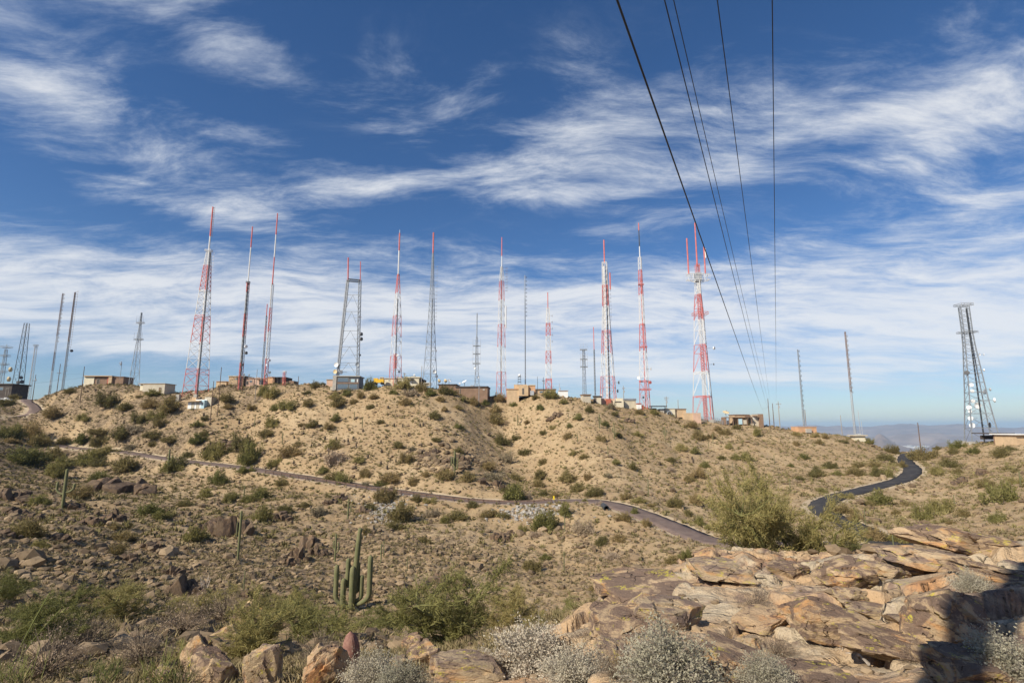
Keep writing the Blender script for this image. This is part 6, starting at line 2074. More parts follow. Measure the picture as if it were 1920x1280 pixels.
def creosote(seed, stems=34, per=34, flat=0.62, bl=0.22, bw=0.05):
    """unit-wide shrub: wands fanning from one foot, fine leaf sprays towards their ends, ragged outline"""
    rg = np.random.RandomState(seed)
    tw = MB()
    P0, D_ = [], []
    nl = rg.randint(3, 6)
    lob = rg.uniform(-.23, .23, size=(nl, 2))
    for k in range(stems):
        foot = np.array([*(lob[k % nl] * .9), 0]) + np.array([*rg.normal(size=2) * .03, 0])
        az = rg.uniform(0, 2 * math.pi)
        tilt = rg.uniform(0.05, 1.30) ** 0.8
        d = np.array([math.cos(az) * math.sin(tilt), math.sin(az) * math.sin(tilt), math.cos(tilt)])
        Lg = rg.uniform(.12, .44) * (1.0 - .12 * tilt)
        mid_ = foot + d * Lg * .55 + np.array([0, 0, .03])
        tip = foot + d * Lg + np.array([0, 0, .05 - .09 * tilt])
        tw.tube(foot, mid_, .010, .007, 3, False).tube(mid_, tip, .007, .003, 3, False)
        t = rg.uniform(.18, 1.0, per) ** 0.7
        q = np.where(t[:, None] < .55, foot + (mid_ - foot) * (t / .55)[:, None], mid_ + (tip - mid_) * ((t - .55) / .45)[:, None])
        q = q + rg.normal(size=(per, 3)) * .045
        P0.append(q)
        D_.append(unit(d[None] * .8 + rg.normal(size=(per, 3)) * .75 + np.array([0, 0, .2])))
    P0 = np.concatenate(P0)
    D_ = np.concatenate(D_)
    P0[:, 2] = np.maximum(P0[:, 2], .01)
    n = len(P0)
    V, F = blades(P0, D_, rg.uniform(.5, 1.2, n) * bl * .4, rg.uniform(.5, 1.2, n) * bw * .42, rg)
    s = flat / 0.42
    V = V * [1, 1, s]
    me_l = mesh_from('shrub_foliage', V, F, 'leaf_creosote')
    VT = np.concatenate(tw.V) * [1, 1, s]
    me_t = mesh_from('shrub_stems', VT, np.concatenate(tw.Q), 'twig')
    return me_l, me_t, n


CREO = [creosote(40 + k, 46, 80, f_) for k, f_ in enumerate((.42, .48, .38, .52, .34, .45))]
BRIGHT = []
for k in range(3):
    me_l, me_t, _ = creosote(70 + k, 46, 80, .50)
    me_l.materials.clear(); me_l.materials.append(MATS['leaf_bright'])
    BRIGHT.append((me_l, me_t, 0))
PALE = []
for k in range(3):
    me_l, me_t, _ = creosote(80 + k, 46, 70, .46)
    me_l.materials.clear(); me_l.materials.append(MATS['leaf_paloverde'])
    PALE.append((me_l, me_t, 0))

DRYS = []
for k in range(2):
    me_l, me_t, _ = creosote(90 + k, 46, 60, .42)
    me_l.materials.clear(); me_l.materials.append(MATS['leaf_dry'])
    DRYS.append((me_l, me_t, 0))
Z4 = [(60, 160, 150), (105, 50, 80), (530, 70, 90), (820, 165, 160), (960, 190, 150), (1130, 170, 160), (1310, 195, 200), (390, 250, 140), (620, 270, 130), (1170, 260, 120), (1040, 100, 90), (1130, 80, 110), (1320, 120, 80), (1690, 130, 120), (1720, 180, 90), (1890, 190, 80), (1530, 270, 80),
      (1050, 290, 130), (1220, 310, 120), (1480, 310, 100), (760, 370, 180), (920, 410, 180), (1010, 360, 130), (1140, 400, 150), (1290, 430, 150), (1470, 440, 160), (1540, 380, 80), (70, 400, 160), (200, 400, 180), (100, 440, 150), (320, 460, 220), (470, 445, 150), (640, 440, 120),
      (760, 460, 160), (1150, 460, 120), (980, 490, 90), (170, 590, 300), (430, 560, 160), (420, 630, 200), (400, 690, 160), (620, 610, 230), (780, 530, 200), (980, 640, 280), (1320, 655, 180), (750, 610, 120), (770, 720, 180), (1590, 570, 200), (1830, 500, 200), (1850, 590, 250),
      (1660, 750, 150), (1520, 850, 150), (580, 850, 160), (300, 910, 160), (1130, 980, 220), (1220, 1010, 120), (1370, 920, 120), (880, 1080, 90), (1440, 1170, 180), (200, 1150, 250), (930, 1170, 180), (290, 1240, 160), (860, 1275, 130), (1720, 880, 130), (1850, 890, 130), (1850, 660, 120), (1400, 548, 100)]
Z5 = [(70, 470, 140), (110, 400, 120), (60, 165, 120), (130, 185, 140), (230, 265, 180), (390, 245, 110), (600, 185, 120), (690, 165, 90), (450, 105, 110), (500, 78, 60), (840, 74, 70), (850, 125, 150), (880, 185, 110), (790, 185, 80), (640, 245, 130), (720, 225, 100), (130, 275, 100),
      (380, 155, 60), (1030, 155, 80), (1120, 115, 140), (1170, 165, 130), (1250, 135, 130), (1300, 165, 90), (1440, 155, 130), (1640, 175, 120), (1390, 205, 100), (1130, 235, 120), (1550, 205, 90), (1510, 265, 90), (1640, 235, 100), (1710, 235, 80), (1830, 205, 130), (1790, 295, 110), (1800, 375, 170),
      (930, 375, 90), (850, 262, 80), (1330, 335, 120), (350, 395, 80), (420, 402, 90), (550, 415, 90), (600, 355, 100), (1410, 282, 60), (1510, 405, 90), (240, 620, 190), (140, 690, 150), (310, 545, 90), (560, 565, 120), (610, 565, 90), (590, 680, 220), (780, 665, 110), (1060, 558, 100), (1360, 505, 110),
      (1170, 575, 80), (1140, 660, 120), (1500, 595, 100), (500, 745, 110), (560, 805, 140), (640, 825, 150), (1000, 810, 220), (940, 840, 120), (820, 775, 110), (820, 845, 90), (1260, 775, 100), (1170, 835, 80), (1430, 795, 160), (1620, 805, 150), (1740, 715, 160), (1770, 805, 200), (1880, 660, 120), (1850, 530, 130),
      (1890, 895, 150), (960, 950, 180), (1200, 955, 120), (1300, 970, 100), (1630, 1000, 120), (200, 835, 150), (60, 935, 140), (370, 1000, 130), (230, 1040, 150), (470, 1060, 130), (40, 1110, 180), (1090, 1110, 220), (1060, 1170, 150), (1330, 1070, 130), (1500, 1090, 180), (1420, 1118, 140), (1740, 1070, 160), (1850, 1085, 110),
      (840, 1210, 100), (1250, 1270, 120), (860, 1018, 90)]
Z6 = [(290, 182, 120), (170, 195, 90), (20, 245, 70), (210, 272, 90), (385, 225, 70), (120, 374, 80), (40, 495, 80), (500, 344, 80), (580, 295, 90), (410, 486, 80), (430, 404, 60), (230, 455, 80), (310, 414, 60), (95, 605, 190), (235, 676, 120), (740, 264, 100), (960, 304, 110), (1060, 304, 90), (770, 314, 80), (940, 466, 90), (700, 395, 80),
      (670, 505, 80), (790, 475, 90), (1240, 374, 60), (1340, 405, 100), (1410, 495, 120), (1590, 456, 120), (1680, 414, 80), (1490, 484, 80), (1540, 424, 70), (1840, 464, 80), (1270, 576, 100), (1370, 600, 80), (1200, 656, 110), (890, 716, 100), (770, 675, 90), (530, 636, 90), (460, 614, 60), (720, 778, 100), (1190, 735, 80), (1390, 780, 130), (1340, 806, 120),
      (1460, 705, 80), (1720, 648, 140), (230, 790, 150), (210, 846, 110), (440, 800, 170), (560, 796, 100), (490, 890, 150), (620, 912, 150), (30, 942, 200), (100, 940, 130), (320, 926, 80), (230, 918, 90), (950, 970, 130), (860, 946, 90), (1220, 1000, 140), (1370, 978, 120), (1030, 995, 80), (410, 1060, 140), (250, 1180, 210), (70, 1188, 100), (540, 1200, 200), (830, 1100, 130),
      (930, 1056, 80), (1020, 1146, 100), (820, 1258, 140), (660, 1276, 120), (180, 1226, 100), (1420, 1138, 120), (1330, 1066, 90), (1490, 1176, 90), (660, 986, 80), (540, 966, 70), (30, 798, 100), (1560, 640, 90), (1640, 560, 80)]
Z8 = [(760, 350, 160), (240, 350, 120), (150, 430, 140), (1200, 380, 170), (1320, 345, 110), (640, 600, 130)]
Z1 = [(840, 44, 120), (640, 34, 90), (420, 44, 90), (800, 206, 160), (730, 216, 90), (560, 262, 150), (640, 310, 130), (600, 176, 80), (470, 290, 100), (1060, 300, 150), (1170, 256, 150), (900, 266, 60), (1310, 276, 90), (1560, 200, 200), (1440, 106, 90), (1620, 86, 100), (790, 430, 170), (920, 446, 170), (1090, 468, 110), (1520, 316, 120),
      (450, 136, 80), (960, 216, 60), (1230, 324, 60)]
Z7 = [(750, 1085, 130), (720, 1145, 130), (650, 1185, 90), (820, 1185, 90), (220, 1258, 130), (130, 1280, 120), (330, 1195, 90), (380, 1244, 80), (520, 1186, 90), (520, 1246, 120), (680, 1256, 100), (430, 1016, 110), (280, 984, 80), (230, 974, 60), (90, 966, 80), (95, 1034, 70), (240, 1024, 60), (140, 1126, 80), (970, 1136, 180), (1090, 1064, 70),
      (1240, 1056, 120), (1200, 1094, 90), (1350, 1088, 130), (1530, 1116, 120), (1580, 1074, 110), (1070, 1200, 80), (1180, 1188, 130), (1215, 1230, 90), (1090, 1236, 100), (50, 1185, 60), (590, 1004, 90)]
SHRUBS = ([(a / 4, 720 + b_ / 4, c_ / 4) for a, b_, c_ in Z4] + [(480 + a / 4, 700 + b_ / 4, c_ / 4) for a, b_, c_ in Z5] + [(960 + a / 4, 700 + b_ / 4, c_ / 4) for a, b_, c_ in Z6] + [(960 + a / 4, 960 + b_ / 4, c_ / 4) for a, b_, c_ in Z8] +
          [(1400 + a / 3.2, 880 + b_ / 3.2, c_ / 3.2) for a, b_, c_ in Z1] + [(1470 + a / 3.764, 560 + b_ / 3.764, c_ / 3.764) for a, b_, c_ in Z7])
hp = hit([s[0] for s in SHRUBS], [s[1] for s in SHRUBS])
tone_of, looks = [], []
for i, (px, py, wpx) in enumerate(SHRUBS):
    r_ = rgs.rand()
    fam = 'creo' if r_ < .60 else ('bright' if r_ < .72 else ('pale' if r_ < .92 else 'dry'))
    if px < 520 and py > 860:
        fam = 'creo' if r_ < .45 else 'bright'
    tone_of.append(fam)
    size = 'large' if wpx > 38 else ('small' if wpx < 23 else 'mid-sized')
    looks.append(size + ' ' + {'creo': 'olive', 'bright': 'green', 'pale': 'yellow-green', 'dry': 'dry brown'}[fam] + ' desert shrub')
labs = near_labels([(a, b_) for a, b_, _ in SHRUBS], looks, 'shrub')
SHRUB_XY = []
for i, ((px, py, wpx), q) in enumerate(zip(SHRUBS, hp)):
    fam = {'creo': CREO, 'bright': BRIGHT, 'pale': PALE, 'dry': DRYS}[tone_of[i]]
    me_l, me_t, _ = fam[rgs.randint(len(fam))]
    wd_ = wpx * (q[1] * CP + q[2] * SP) / FPX * 1.22
    o = empty('desert_shrub', (q[0], q[1], q[2] - 0.04 * wd_))
    o.rotation_euler = (0, 0, rgs.uniform(0, 6.28))
    sc_ = (wd_, wd_ * rgs.uniform(.75, 1.2), wd_ * rgs.uniform(.65, 1.2))
    link('foliage', me_l, o, scale=sc_)
    link('stems', me_t, o, scale=sc_)
    tag(o, labs[i], 'shrub', 'desert shrubs on the slopes')
    SHRUB_XY.append((q[0], q[1], wd_))
SHRUB_XY = np.array(SHRUB_XY)

# ------------------------------------------------------------------ palo verdes near the camera


def palo_verde(seed, h, w_, limbs=5, sub=9, twigs=7, spr=34, bl=.16, bw=.016, wild=.25):
    rg = np.random.RandomState(seed)
    tr, cr = MB(), MB()
    P0, D_ = [], []

    def bend(a, d, L, n, up, r0, r1, mbx, sides):
        pts = [a]
        for k in range(n):
            d = unit(d + rg.normal(size=3) * wild + np.array([0, 0, up]))
            b_ = pts[-1] + d * (L / n)
            f0 = r0 + (r1 - r0) * k / n
            f1_ = r0 + (r1 - r0) * (k + 1) / n
            mbx.tube(pts[-1], b_, f0, f1_, sides, False)
            pts.append(b_)
        return np.array(pts), d
    for l in range(limbs):
        az = l * 2 * math.pi / limbs + rg.uniform(-.5, .5)
        tilt = rg.uniform(.25, 1.0)
        d0 = np.array([math.cos(az) * math.sin(tilt), math.sin(az) * math.sin(tilt), math.cos(tilt)])
        Lh = rg.uniform(.55, .8) * h * (1 + .5 * (w_ / h - 1) * math.sin(tilt))
        pts, d1 = bend(np.array([*(rg.normal(size=2) * .05 * h), -.1]), d0, Lh, 6, .03, .028 * h, .012 * h, tr, 6)
        for s in range(sub):
            k = rg.randint(1, 7)
            az2 = rg.uniform(0, 2 * math.pi)
            dd = unit(unit(pts[k] - pts[0] + 1e-3) * .7 + np.array([math.cos(az2), math.sin(az2), rg.uniform(-.2, .7)]) * .9)
            p2, d2 = bend(pts[k], dd, rg.uniform(.22, .42) * h, 4, .02, .010 * h, .004 * h, cr, 4)
            for q in range(twigs):
                k2 = rg.randint(1, 5)
                dq = unit(dd + rg.normal(size=3) * .8)
                p3, d3 = bend(p2[k2], dq, rg.uniform(.12, .24) * h, 3, .03, .0035 * h, .0015 * h, cr, 3)
                t = rg.rand(spr) * 2.999
                i = t.astype(int)
                f_ = (t - i)[:, None]
                base = p3[i] * (1 - f_) + p3[i + 1] * f_ + rg.normal(size=(spr, 3)) * .018 * h
                P0.append(base)
                D_.append(unit(dq[None] * .7 + rg.normal(size=(spr, 3)) * .6 + [0, 0, .15]))
    P0 = np.concatenate(P0)
    D_ = np.concatenate(D_)
    n = len(P0)
    V, F = blades(P0, D_, rg.uniform(.5, 1.4, n) * bl, rg.uniform(.6, 1.4, n) * bw, rg)
    me_l = mesh_from('palo_verde_leaves', V, F, 'leaf_paloverde')
    return (me_l, cr.mesh('palo_verde_twigs', 'bark_green'), tr.mesh('palo_verde_trunk', 'bark_green'))


PV = [palo_verde(5, 2.6, 3.4, 7, 11, 8, 52, .13, .018), palo_verde(6, 2.6, 3.4, 6, 9, 7, 36, .15, .020), palo_verde(9, 2.6, 3.0, 5, 9, 7, 36, .15, .020)]


def tree(label, px, py, wpx, kind, Y=None, mat=None, hs=1.0):
    q = hit(px, py)[0] if Y is None else pix(px, py, Y)
    if Y is not None:
        q[2] = float(ground(q[0], q[1])[0])
    s = wpx * (q[1] * CP + q[2] * SP) / FPX / 3.5
    o = empty('palo_verde_tree', tuple(q), rgs.uniform(0, 6.28))
    tag(o, label, 'tree', 'palo verde trees')
    lf, tw, tr = PV[kind]
    for nm, me_ in (('trunk', tr), ('branches', tw), ('crown', lf)):
        c_ = link(nm, me_, o, scale=(s, s, s * hs))
        if mat and nm == 'crown':
            c_.material_slots[0].link = 'OBJECT'
            c_.material_slots[0].material = MATS[mat]
    return q


tree('big sprawling palo verde at the top of the rock shelf', 1435, 1058, 215, 0, 17.5, hs=1.12)
tree('smaller green palo verde at the right of the big one', 1606, 1058, 80, 1, 18.5, 'leaf_bright', .62)
tree('low palo verde between the big one and the black road', 1530, 1050, 90, 2, 22, None, .5)
tree('broad palo verde in front of the gully rocks, above the silver bushes', 855, 1215, 270, 1, 20, None, .76)
tree('soft green palo verde below the giant saguaro', 575, 1212, 210, 2, 26, 'leaf_bright', .62)
tree('low palo verde right of the giant saguaro foot', 725, 1175, 120, 0, 34, 'leaf_bright', .5)
tree('dark green palo verde behind the pale-topped rock', 470, 1245, 190, 1, 17, 'leaf_bright', .8)
tree('small palo verde behind the slanting outcrop', 545, 1158, 110, 0, 42, None, .7)
tree('green palo verde tucked behind the shelf tip', 1070, 1185, 140, 2, 19, 'leaf_bright', .9)
tree('palo verde at the photo edge low on the near flank', 60, 1240, 220, 0, 17, 'leaf_bright', .62)
tree('dense palo verde at the photo edge on the near flank', 8, 1140, 110, 2, 30, 'leaf_bright', .8)
tree('spreading palo verde below the shadow-mouthed rock', 215, 1195, 160, 1, 29, None, .6)
tree('palo verde left of the lower giant-saguaro thicket', 385, 1160, 130, 2, 36, None, .6)
tree('young palo verde in the gully behind the broad one', 960, 1168, 120, 0, 38, None, .8)
tree('palo verde low by the pale saguaros of the black road', 1650, 1030, 60, 0, 40, 'leaf_bright', .7)

# ------------------------------------------------------------------ silver brittlebushes, dry twiggy bushes, ephedra


def brittlebush(seed, stems=210, per=70, r=.5, hgt=.62, leaf='leaf_silver', ll=.036, lw=.017, bare=.2):
    rg = np.random.RandomState(seed)
    tw = MB()
    P0, D_ = [], []
    for k in range(stems):
        az = rg.uniform(0, 2 * math.pi)
        tilt = math.acos(1 - rg.uniform(0, .95))
        d = np.array([math.cos(az) * math.sin(tilt), math.sin(az) * math.sin(tilt), math.cos(tilt)])
        Lr = rg.uniform(.7, 1.1)
        tip = d * np.array([r, r, hgt]) * Lr * (1 + .15 * math.sin(3 * az + seed))
        mid_ = tip * .5 + np.array([0, 0, .05]) + rg.normal(size=3) * .02
        tw.tube((0, 0, 0), mid_, .004, .003, 3, False).tube(mid_, tip, .003, .0012, 3, False)
        for q in range(3):
            a = mid_ + (tip - mid_) * rg.rand()
            tw.tube(a, a + unit(d + rg.normal(size=3) * .7) * rg.uniform(.06, .16), .002, .001, 3, False)
        m_ = int(per * (0.3 + 1.2 * rg.rand()))
        t = rg.uniform(bare, 1.05, m_) ** .6
        P0.append(mid_ * 0 + tip[None] * t[:, None] + rg.normal(size=(m_, 3)) * .045)
        D_.append(unit(d[None] * .7 + rg.normal(size=(m_, 3)) * .7 + [0, 0, .2]))
    P0 = np.concatenate(P0)
    D_ = np.concatenate(D_)
    n = len(P0)
    V, F = leaflets(P0, D_, rg.uniform(.5, 1.3, n) * ll, rg.uniform(.6, 1.3, n) * lw, rg)
    return mesh_from('brittlebush_leaves', V, F, leaf), tw.mesh('brittlebush_twigs', 'twig_grey' if leaf == 'leaf_silver' else 'twig')


SB = [brittlebush(k) for k in range(3)]
DB = [brittlebush(20 + k, 150, 9, .5, .6, 'leaf_dry', .03, .012) for k in range(2)]
MIDB = [brittlebush(30 + k, 70, 14, .5, .5, 'leaf_dry', .09, .05) for k in range(2)]


def bush(name, label, px, py, wpx, fam, hs=1.0, group='silver brittlebushes', Y=None):
    q = hit(px, py)[0] if Y is None else pix(px, py, Y)
    s = wpx * (q[1] * CP + q[2] * SP) / FPX
    o = empty(name, (q[0], q[1] + s * .2, q[2] - .03), rgs.uniform(0, 6.28))
    tag(o, label, 'bush', group)
    lf, tw = fam[rgs.randint(len(fam))]
    link('foliage', lf, o, scale=(s, s, s * hs))
    link('twigs', tw, o, scale=(s, s, s * hs))


for lb, px, py, wpx in [
        ('big silver dome of brittlebush at the foot of the shelf tip', 1000, 1262, 160), ('silver brittlebush hugging the lower photo edge under the big dome', 1085, 1290, 130), ('silver brittlebush in front of the dark lichen boulders', 1260, 1290, 190), 
        ('pale brittlebush filling the right photo edge', 1912, 1272, 150), ('small grey brittlebush below the lens-shaped boulder', 1835, 1108, 70), ('grey brittlebush right of the barrel cactus', 690, 1290, 110), ('grey brittlebush between barrel cactus and pale rock', 745, 1300, 100),
        ('small brittlebush left of the big silver dome', 905, 1262, 70), ('brittlebush at the lower edge of the photo, mid shelf', 1450, 1292, 110)]:
    bush('brittlebush', lb, px, py, wpx, SB, .84)
for lb, px, py, wpx in [
        ('brown twiggy bush against the shelf tip', 1095, 1222, 80), ('brown twiggy bush in the middle of the shelf', 1425, 1145, 80), ('dead twiggy bush under the grey lichen boulder', 1465, 1235, 80), ('dry bush at the shelf tip lower side', 1160, 1275, 90), ('dry twiggy bush in the left lower thicket', 590, 1245, 100), ('dry grey bush at the lower photo edge', 250, 1250, 120),
        ('dry grey bush uphill of the slanting outcrop', 330, 1195, 110), ('second dry bush uphill of the slanting outcrop', 410, 1170, 90), ('dry bush near the photo corner', 60, 1275, 150), ('dry bush on the near flank under the shadow-mouthed rock', 150, 1222, 110), ('dry bush behind the wide silver one', 1310, 1225, 60), ('dry bush beside the rounded shadowed boulder', 1725, 1245, 70)]:
    bush('dry_bush', lb, px, py, wpx, DB, 1.0, 'dry twiggy bushes')


def ephedra(seed, n=34):
    rg = np.random.RandomState(seed)
    mb = MB()
    for k in range(n):
        az, tilt = rg.uniform(0, 6.28), rg.uniform(0, .7)
        d = np.array([math.cos(az) * math.sin(tilt), math.sin(az) * math.sin(tilt), math.cos(tilt)])
        a = np.array([*rg.normal(size=2) * .12, 0])
        b_ = a + d * rg.uniform(.25, .5)
        c_ = b_ + unit(d + [0, 0, .4]) * rg.uniform(.15, .4)
        mb.tube(a, b_, .006, .005, 3, False).tube(b_, c_, .005, .002, 3, False)
        for q in range(2):
            mb.tube(b_, b_ + unit(d + rg.normal(size=3) * .35) * rg.uniform(.15, .35), .004, .002, 3, False)
    return mb.mesh('ephedra_stems', 'leaf_ephedra')


EP = [ephedra(1), ephedra(2)]
for lb, px, py, wpx in [('clump of green wiry stems at the lower photo edge', 300, 1300, 150), ('second clump of green wiry stems by the shaded block', 350, 1305, 120), ('green wiry stems left of the lower clump', 190, 1290, 120), ('thin green wands at the photo corner', 30, 1290, 130)]:
    q = hit(px, min(py, 1290))[0]
    s = wpx * (q[1] * CP + q[2] * SP) / FPX
    tag(link('ephedra_bush', EP[px % 2], None, tuple(q), (0, 0.2, px), (s * .8, s * .8, s * .62)), lb, 'bush', 'green wiry bushes')
# long thin ocotillo wands near the left edge
q = hit(12, 1275)[0]
s = (q[1] * CP + q[2] * SP) / FPX
o = empty('ocotillo', tuple(q)); tag(o, 'long thin green ocotillo wand arching at the photo edge', 'shrub')
for dx_, hh in ((45, 150), (20, 95), (70, 120)):
    mb = MB(); t = np.linspace(0, 1, 9)
    mb.path(np.stack([dx_ * s * t ** 1.4, .2 * t, hh * s * t], 1), .010, 4)
    mb.build('wand', 'leaf_ephedra', o)
q = hit(382, 1120)[0]
s = (q[1] * CP + q[2] * SP) / FPX
o = empty('ocotillo', tuple(q)); tag(o, 'dry ocotillo with upright wands on the long shaded ledge', 'shrub')
for k in range(9):
    a = k * .7
    mb = MB(); t = np.linspace(0, 1, 6)
    mb.path(np.stack([math.cos(a) * 9 * s * t, math.sin(a) * 9 * s * t, (30 + 4 * (k % 3)) * s * t], 1), .02, 4)
    mb.build('wand', 'deadwood', o)
# weathered branch lying on the shelf
q = hit(1612, 1232)[0]
mb = MB(); rg = np.random.RandomState(4)
def limb(a, d, L, r, lev):
    for k in range(4):
        d = unit(d + rg.normal(size=3) * .3)
        b_ = a + d * L / 4
        mb.tube(a, b_, r, r * .8, 5); r *= .8
        if lev and k > 0:
            limb(b_, unit(d + rg.normal(size=3) * .9), L * .5, r * .7, lev - 1)
        a = b_
limb(q + np.array([-.1, -.3, .06]), np.array([.1, .5, .35]), .75, .018, 2)
tag(mb.build('dead_branch', 'deadwood'), 'forked grey dead branch leaning on the sheer-ended slab', 'branch')

# ------------------------------------------------------------------ stuff: tufts and stones on all the slopes


def scatter(n, seed, rmin, rmax, pw, deg=(-46, 46), clear_shelf=True):
    rg = np.random.RandomState(seed)
    th = np.radians(rg.uniform(deg[0], deg[1], n))
    r = (rmin ** pw + rg.rand(n) * (rmax ** pw - rmin ** pw)) ** (1 / pw)
    x, y = r * np.sin(th), r * np.cos(th)
    z, oc, rk, d = ground(x, y, True)
    keep = (d > 0.5) & (y < 272)
    if clear_shelf:
        keep &= oc < 0.3
    return x[keep], y[keep], z[keep], r[keep], rk[keep], rg


def tuft_stuff(name, label, n, seed, rmin, rmax, pw, size, nb, dens_fn=None, wf=1.0, mat='tuft'):
    x, y, z, r, rk, rg = scatter(n, seed, rmin, rmax, pw)
    if dens_fn is not None:
        k = rg.rand(len(x)) < dens_fn(x, y)
        x, y, z, r = x[k], y[k], z[k], r[k]
    m_ = len(x)
    s = rg.uniform(size[0], size[1], m_) * rg.uniform(.6, 1.2, m_)
    az = rg.uniform(0, 2 * math.pi, (m_, nb))
    ti = rg.uniform(.1, 1.35, (m_, nb))
    D_ = np.stack([np.cos(az) * np.sin(ti), np.sin(az) * np.sin(ti), np.cos(ti) * .85], -1).reshape(-1, 3)
    C = np.repeat(np.stack([x, y, z], 1), nb, 0)
    S = np.repeat(s, nb)
    P0 = C + D_ * S[:, None] * .12 + rg.normal(size=(m_ * nb, 3)) * (S * .1)[:, None] * [1, 1, .2]
    V, F = blades(P0, D_, S * rg.uniform(.3, .55, m_ * nb), S * wf * rg.uniform(.10, .26, m_ * nb), rg)
    tone = np.repeat(np.clip(np.repeat(rg.beta(1.6, 1.6, m_), nb) + rg.normal(size=m_ * nb) * .12, 0, 1), 3)
    o = link(name, mesh_from(name, V, F, mat, False, {'tone': tone}))
    tag(o, label, 'ground cover', kind='stuff')
    return o


def stone_stuff(name, label, n, seed, rmin, rmax, pw, size, mat='stone', dens_fn=None, sub=1, pts=None, lift=.2):
    if pts is None:
        x, y, z, r, rk, rg = scatter(n, seed, rmin, rmax, pw, clear_shelf=False)
    else:
        rg = np.random.RandomState(seed)
        x, y = pts
        z = ground(x, y)
        r = np.hypot(x, y)
    if dens_fn is not None:
        k = rg.rand(len(x)) < dens_fn(x, y)
        x, y, z, r = x[k], y[k], z[k], r[k]
    m_ = len(x)
    var = []
    for q in range(12):
        if sub == 0:
            d_, F0 = ico(0)
            v_ = d_ * rg.uniform(.7, 1.25, (len(d_), 1))
        else:
            v_, F0 = rock_verts(500 + q, sub, .9, .06, 6)
        var.append(v_)
    F0 = np.asarray(F0)
    nv = len(var[0])
    A = np.stack(var)[rg.randint(0, 12, m_)]
    s = np.exp(rg.normal(size=m_) * .5) * (size[0] + size[1]) / 2
    s = np.clip(s, size[0], size[1] * 1.5)
    A = A * (s[:, None] * np.stack([np.ones(m_), rg.uniform(.6, 1, m_), rg.uniform(.4, .85, m_)], 1))[:, None, :]
    az = rg.uniform(0, 6.28, m_)
    c_, s_ = np.cos(az)[:, None], np.sin(az)[:, None]
    X = A[..., 0] * c_ - A[..., 1] * s_ + x[:, None]
    Y_ = A[..., 0] * s_ + A[..., 1] * c_ + y[:, None]
    Z = A[..., 2] + (z + s * lift)[:, None]
    V = np.stack([X, Y_, Z], -1).reshape(-1, 3)
    F = (F0[None] + (np.arange(m_) * nv)[:, None, None]).reshape(-1, 3)
    tone = np.repeat(np.clip(rg.beta(1.5, 1.5, m_), 0, 1), nv)
    o = link(name, mesh_from(name, V, F, mat, False, {'tone': tone}))
    tag(o, label, 'stones', kind='stuff')
    return o


def left_dense(x, y):
    return np.clip(.45 + .55 * sstep(40, -60, x) + .4 * noise2(x / 14, y / 14), 0, 1)


tuft_stuff('hillside_undergrowth', 'low dry tufts dotting the far hillsides', 74000, 1, 75, 370, 1.85, (.6, 1.3), 9, lambda x, y: np.clip(.62 + .7 * noise2(x / 22, y / 22), .12, 1))
tuft_stuff('hillside_scrub', 'knee-high olive scrub scattered in clumps over the hillsides', 27000, 12, 95, 370, 1.8, (.7, 2.1), 19, lambda x, y: np.clip(.42 + .6 * sstep(-10, -120, x) + 1.3 * noise2(x / 17 + 9, y / 17), 0.06, 1), .7, 'scrub')
tuft_stuff('gully_undergrowth', 'dry grey-brown tufts thick over the near flank and gully', 15000, 2, 24, 95, 1.3, (.45, 1.0), 20, left_dense, .42)
tuft_stuff('near_undergrowth', 'dry grass tufts on the ground close to the camera', 3200, 3, 7.5, 26, 1.3, (.2, .5), 34, None, .35)
stone_stuff('hillside_gravel', 'brown stones littering the far hillsides', 17000, 4, 75, 360, 1.4, (.14, .46), 'stone', lambda x, y: np.clip(.6 + 1.0 * noise2(x / 16 + 5, y / 16), .08, 1), 0)
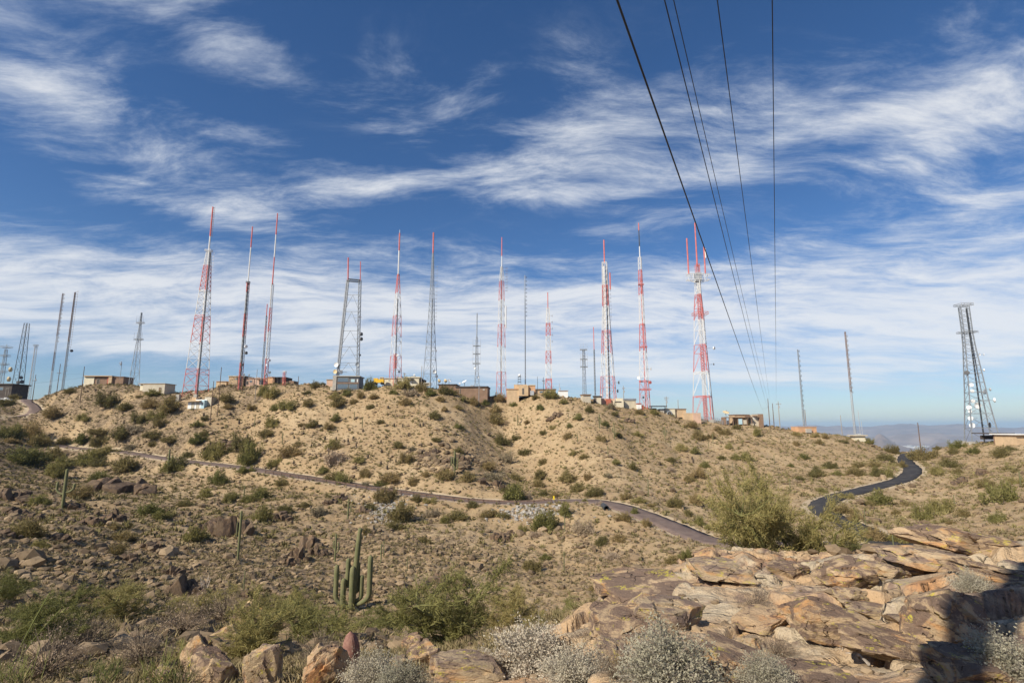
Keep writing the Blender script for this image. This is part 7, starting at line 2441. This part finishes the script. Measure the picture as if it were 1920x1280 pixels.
stone_stuff('gully_gravel', 'brown angular stones over the near flank and gully', 15000, 5, 18, 100, 1.15, (.08, .34), 'stone', left_dense, 0)
stone_stuff('hillside_rubble', 'clusters of larger brown rocks on the far hillsides', 16000, 14, 60, 340, 1.5, (.25, .8), 'stone', lambda x, y: np.clip(2.2 * noise2(x / 12 + 31, y / 12) - .15 + .3 * sstep(-10, -100, x), 0, 1), 0)
stone_stuff('near_gravel', 'small stones and chips around the rock shelf', 3600, 6, 3.6, 20, 1.2, (.012, .05), 'stone', lambda x, y: np.where(outcrop_mask(x, y) > .4, .45, 1.0), 0)
# pale rubble fans below the road
def fan_pts(cx, cy, sx, sy, n, seed):
    rg = np.random.RandomState(seed)
    a = rg.normal(size=(n, 2)) * [sx, sy] * .5 + [cx, cy]
    h_ = hit(a[:, 0], a[:, 1], 60, 200, 500)
    return h_[:, 0], h_[:, 1]
stone_stuff('pale_rubble', 'pale grey rubble fan spilling below the guard rail', 0, 7, 0, 0, 1, (.13, .34), 'rubble', None, 1, fan_pts(722, 955, 46, 26, 420, 1))
stone_stuff('grey_rubble', 'grey stone bank under the road near the culvert', 0, 8, 0, 0, 1, (.13, .34), 'rubble', None, 1, fan_pts(1000, 962, 70, 16, 420, 2))
stone_stuff('dark_rubble', 'dark broken stones around the cliff patch of the middle hill', 0, 9, 0, 0, 1, (.35, .9), 'stone', None, 1, fan_pts(835, 862, 75, 24, 220, 3))

# ------------------------------------------------------------------ air
m = bpy.data.materials.new('haze')
m.use_nodes = True
nt = NT(m.node_tree)
o_ = nt.n('ShaderNodeOutputMaterial')
pv = nt.n('ShaderNodeVolumePrincipled')
pv.inputs['Color'].default_value = (0.50, 0.73, 1.0, 1)
pv.inputs['Density'].default_value = 4.4e-5
pv.inputs['Anisotropy'].default_value = 0.0
nt.link(pv.outputs[0], o_.inputs['Volume'])
MATS['haze'] = m
mb = MB(); mb.box(-31000, 31000, -31000, 31000, VZ - 12, 240)
hz = mb.build('haze', 'haze')
tag(hz, 'thin blue haze filling the valley air', 'haze', kind='stuff')
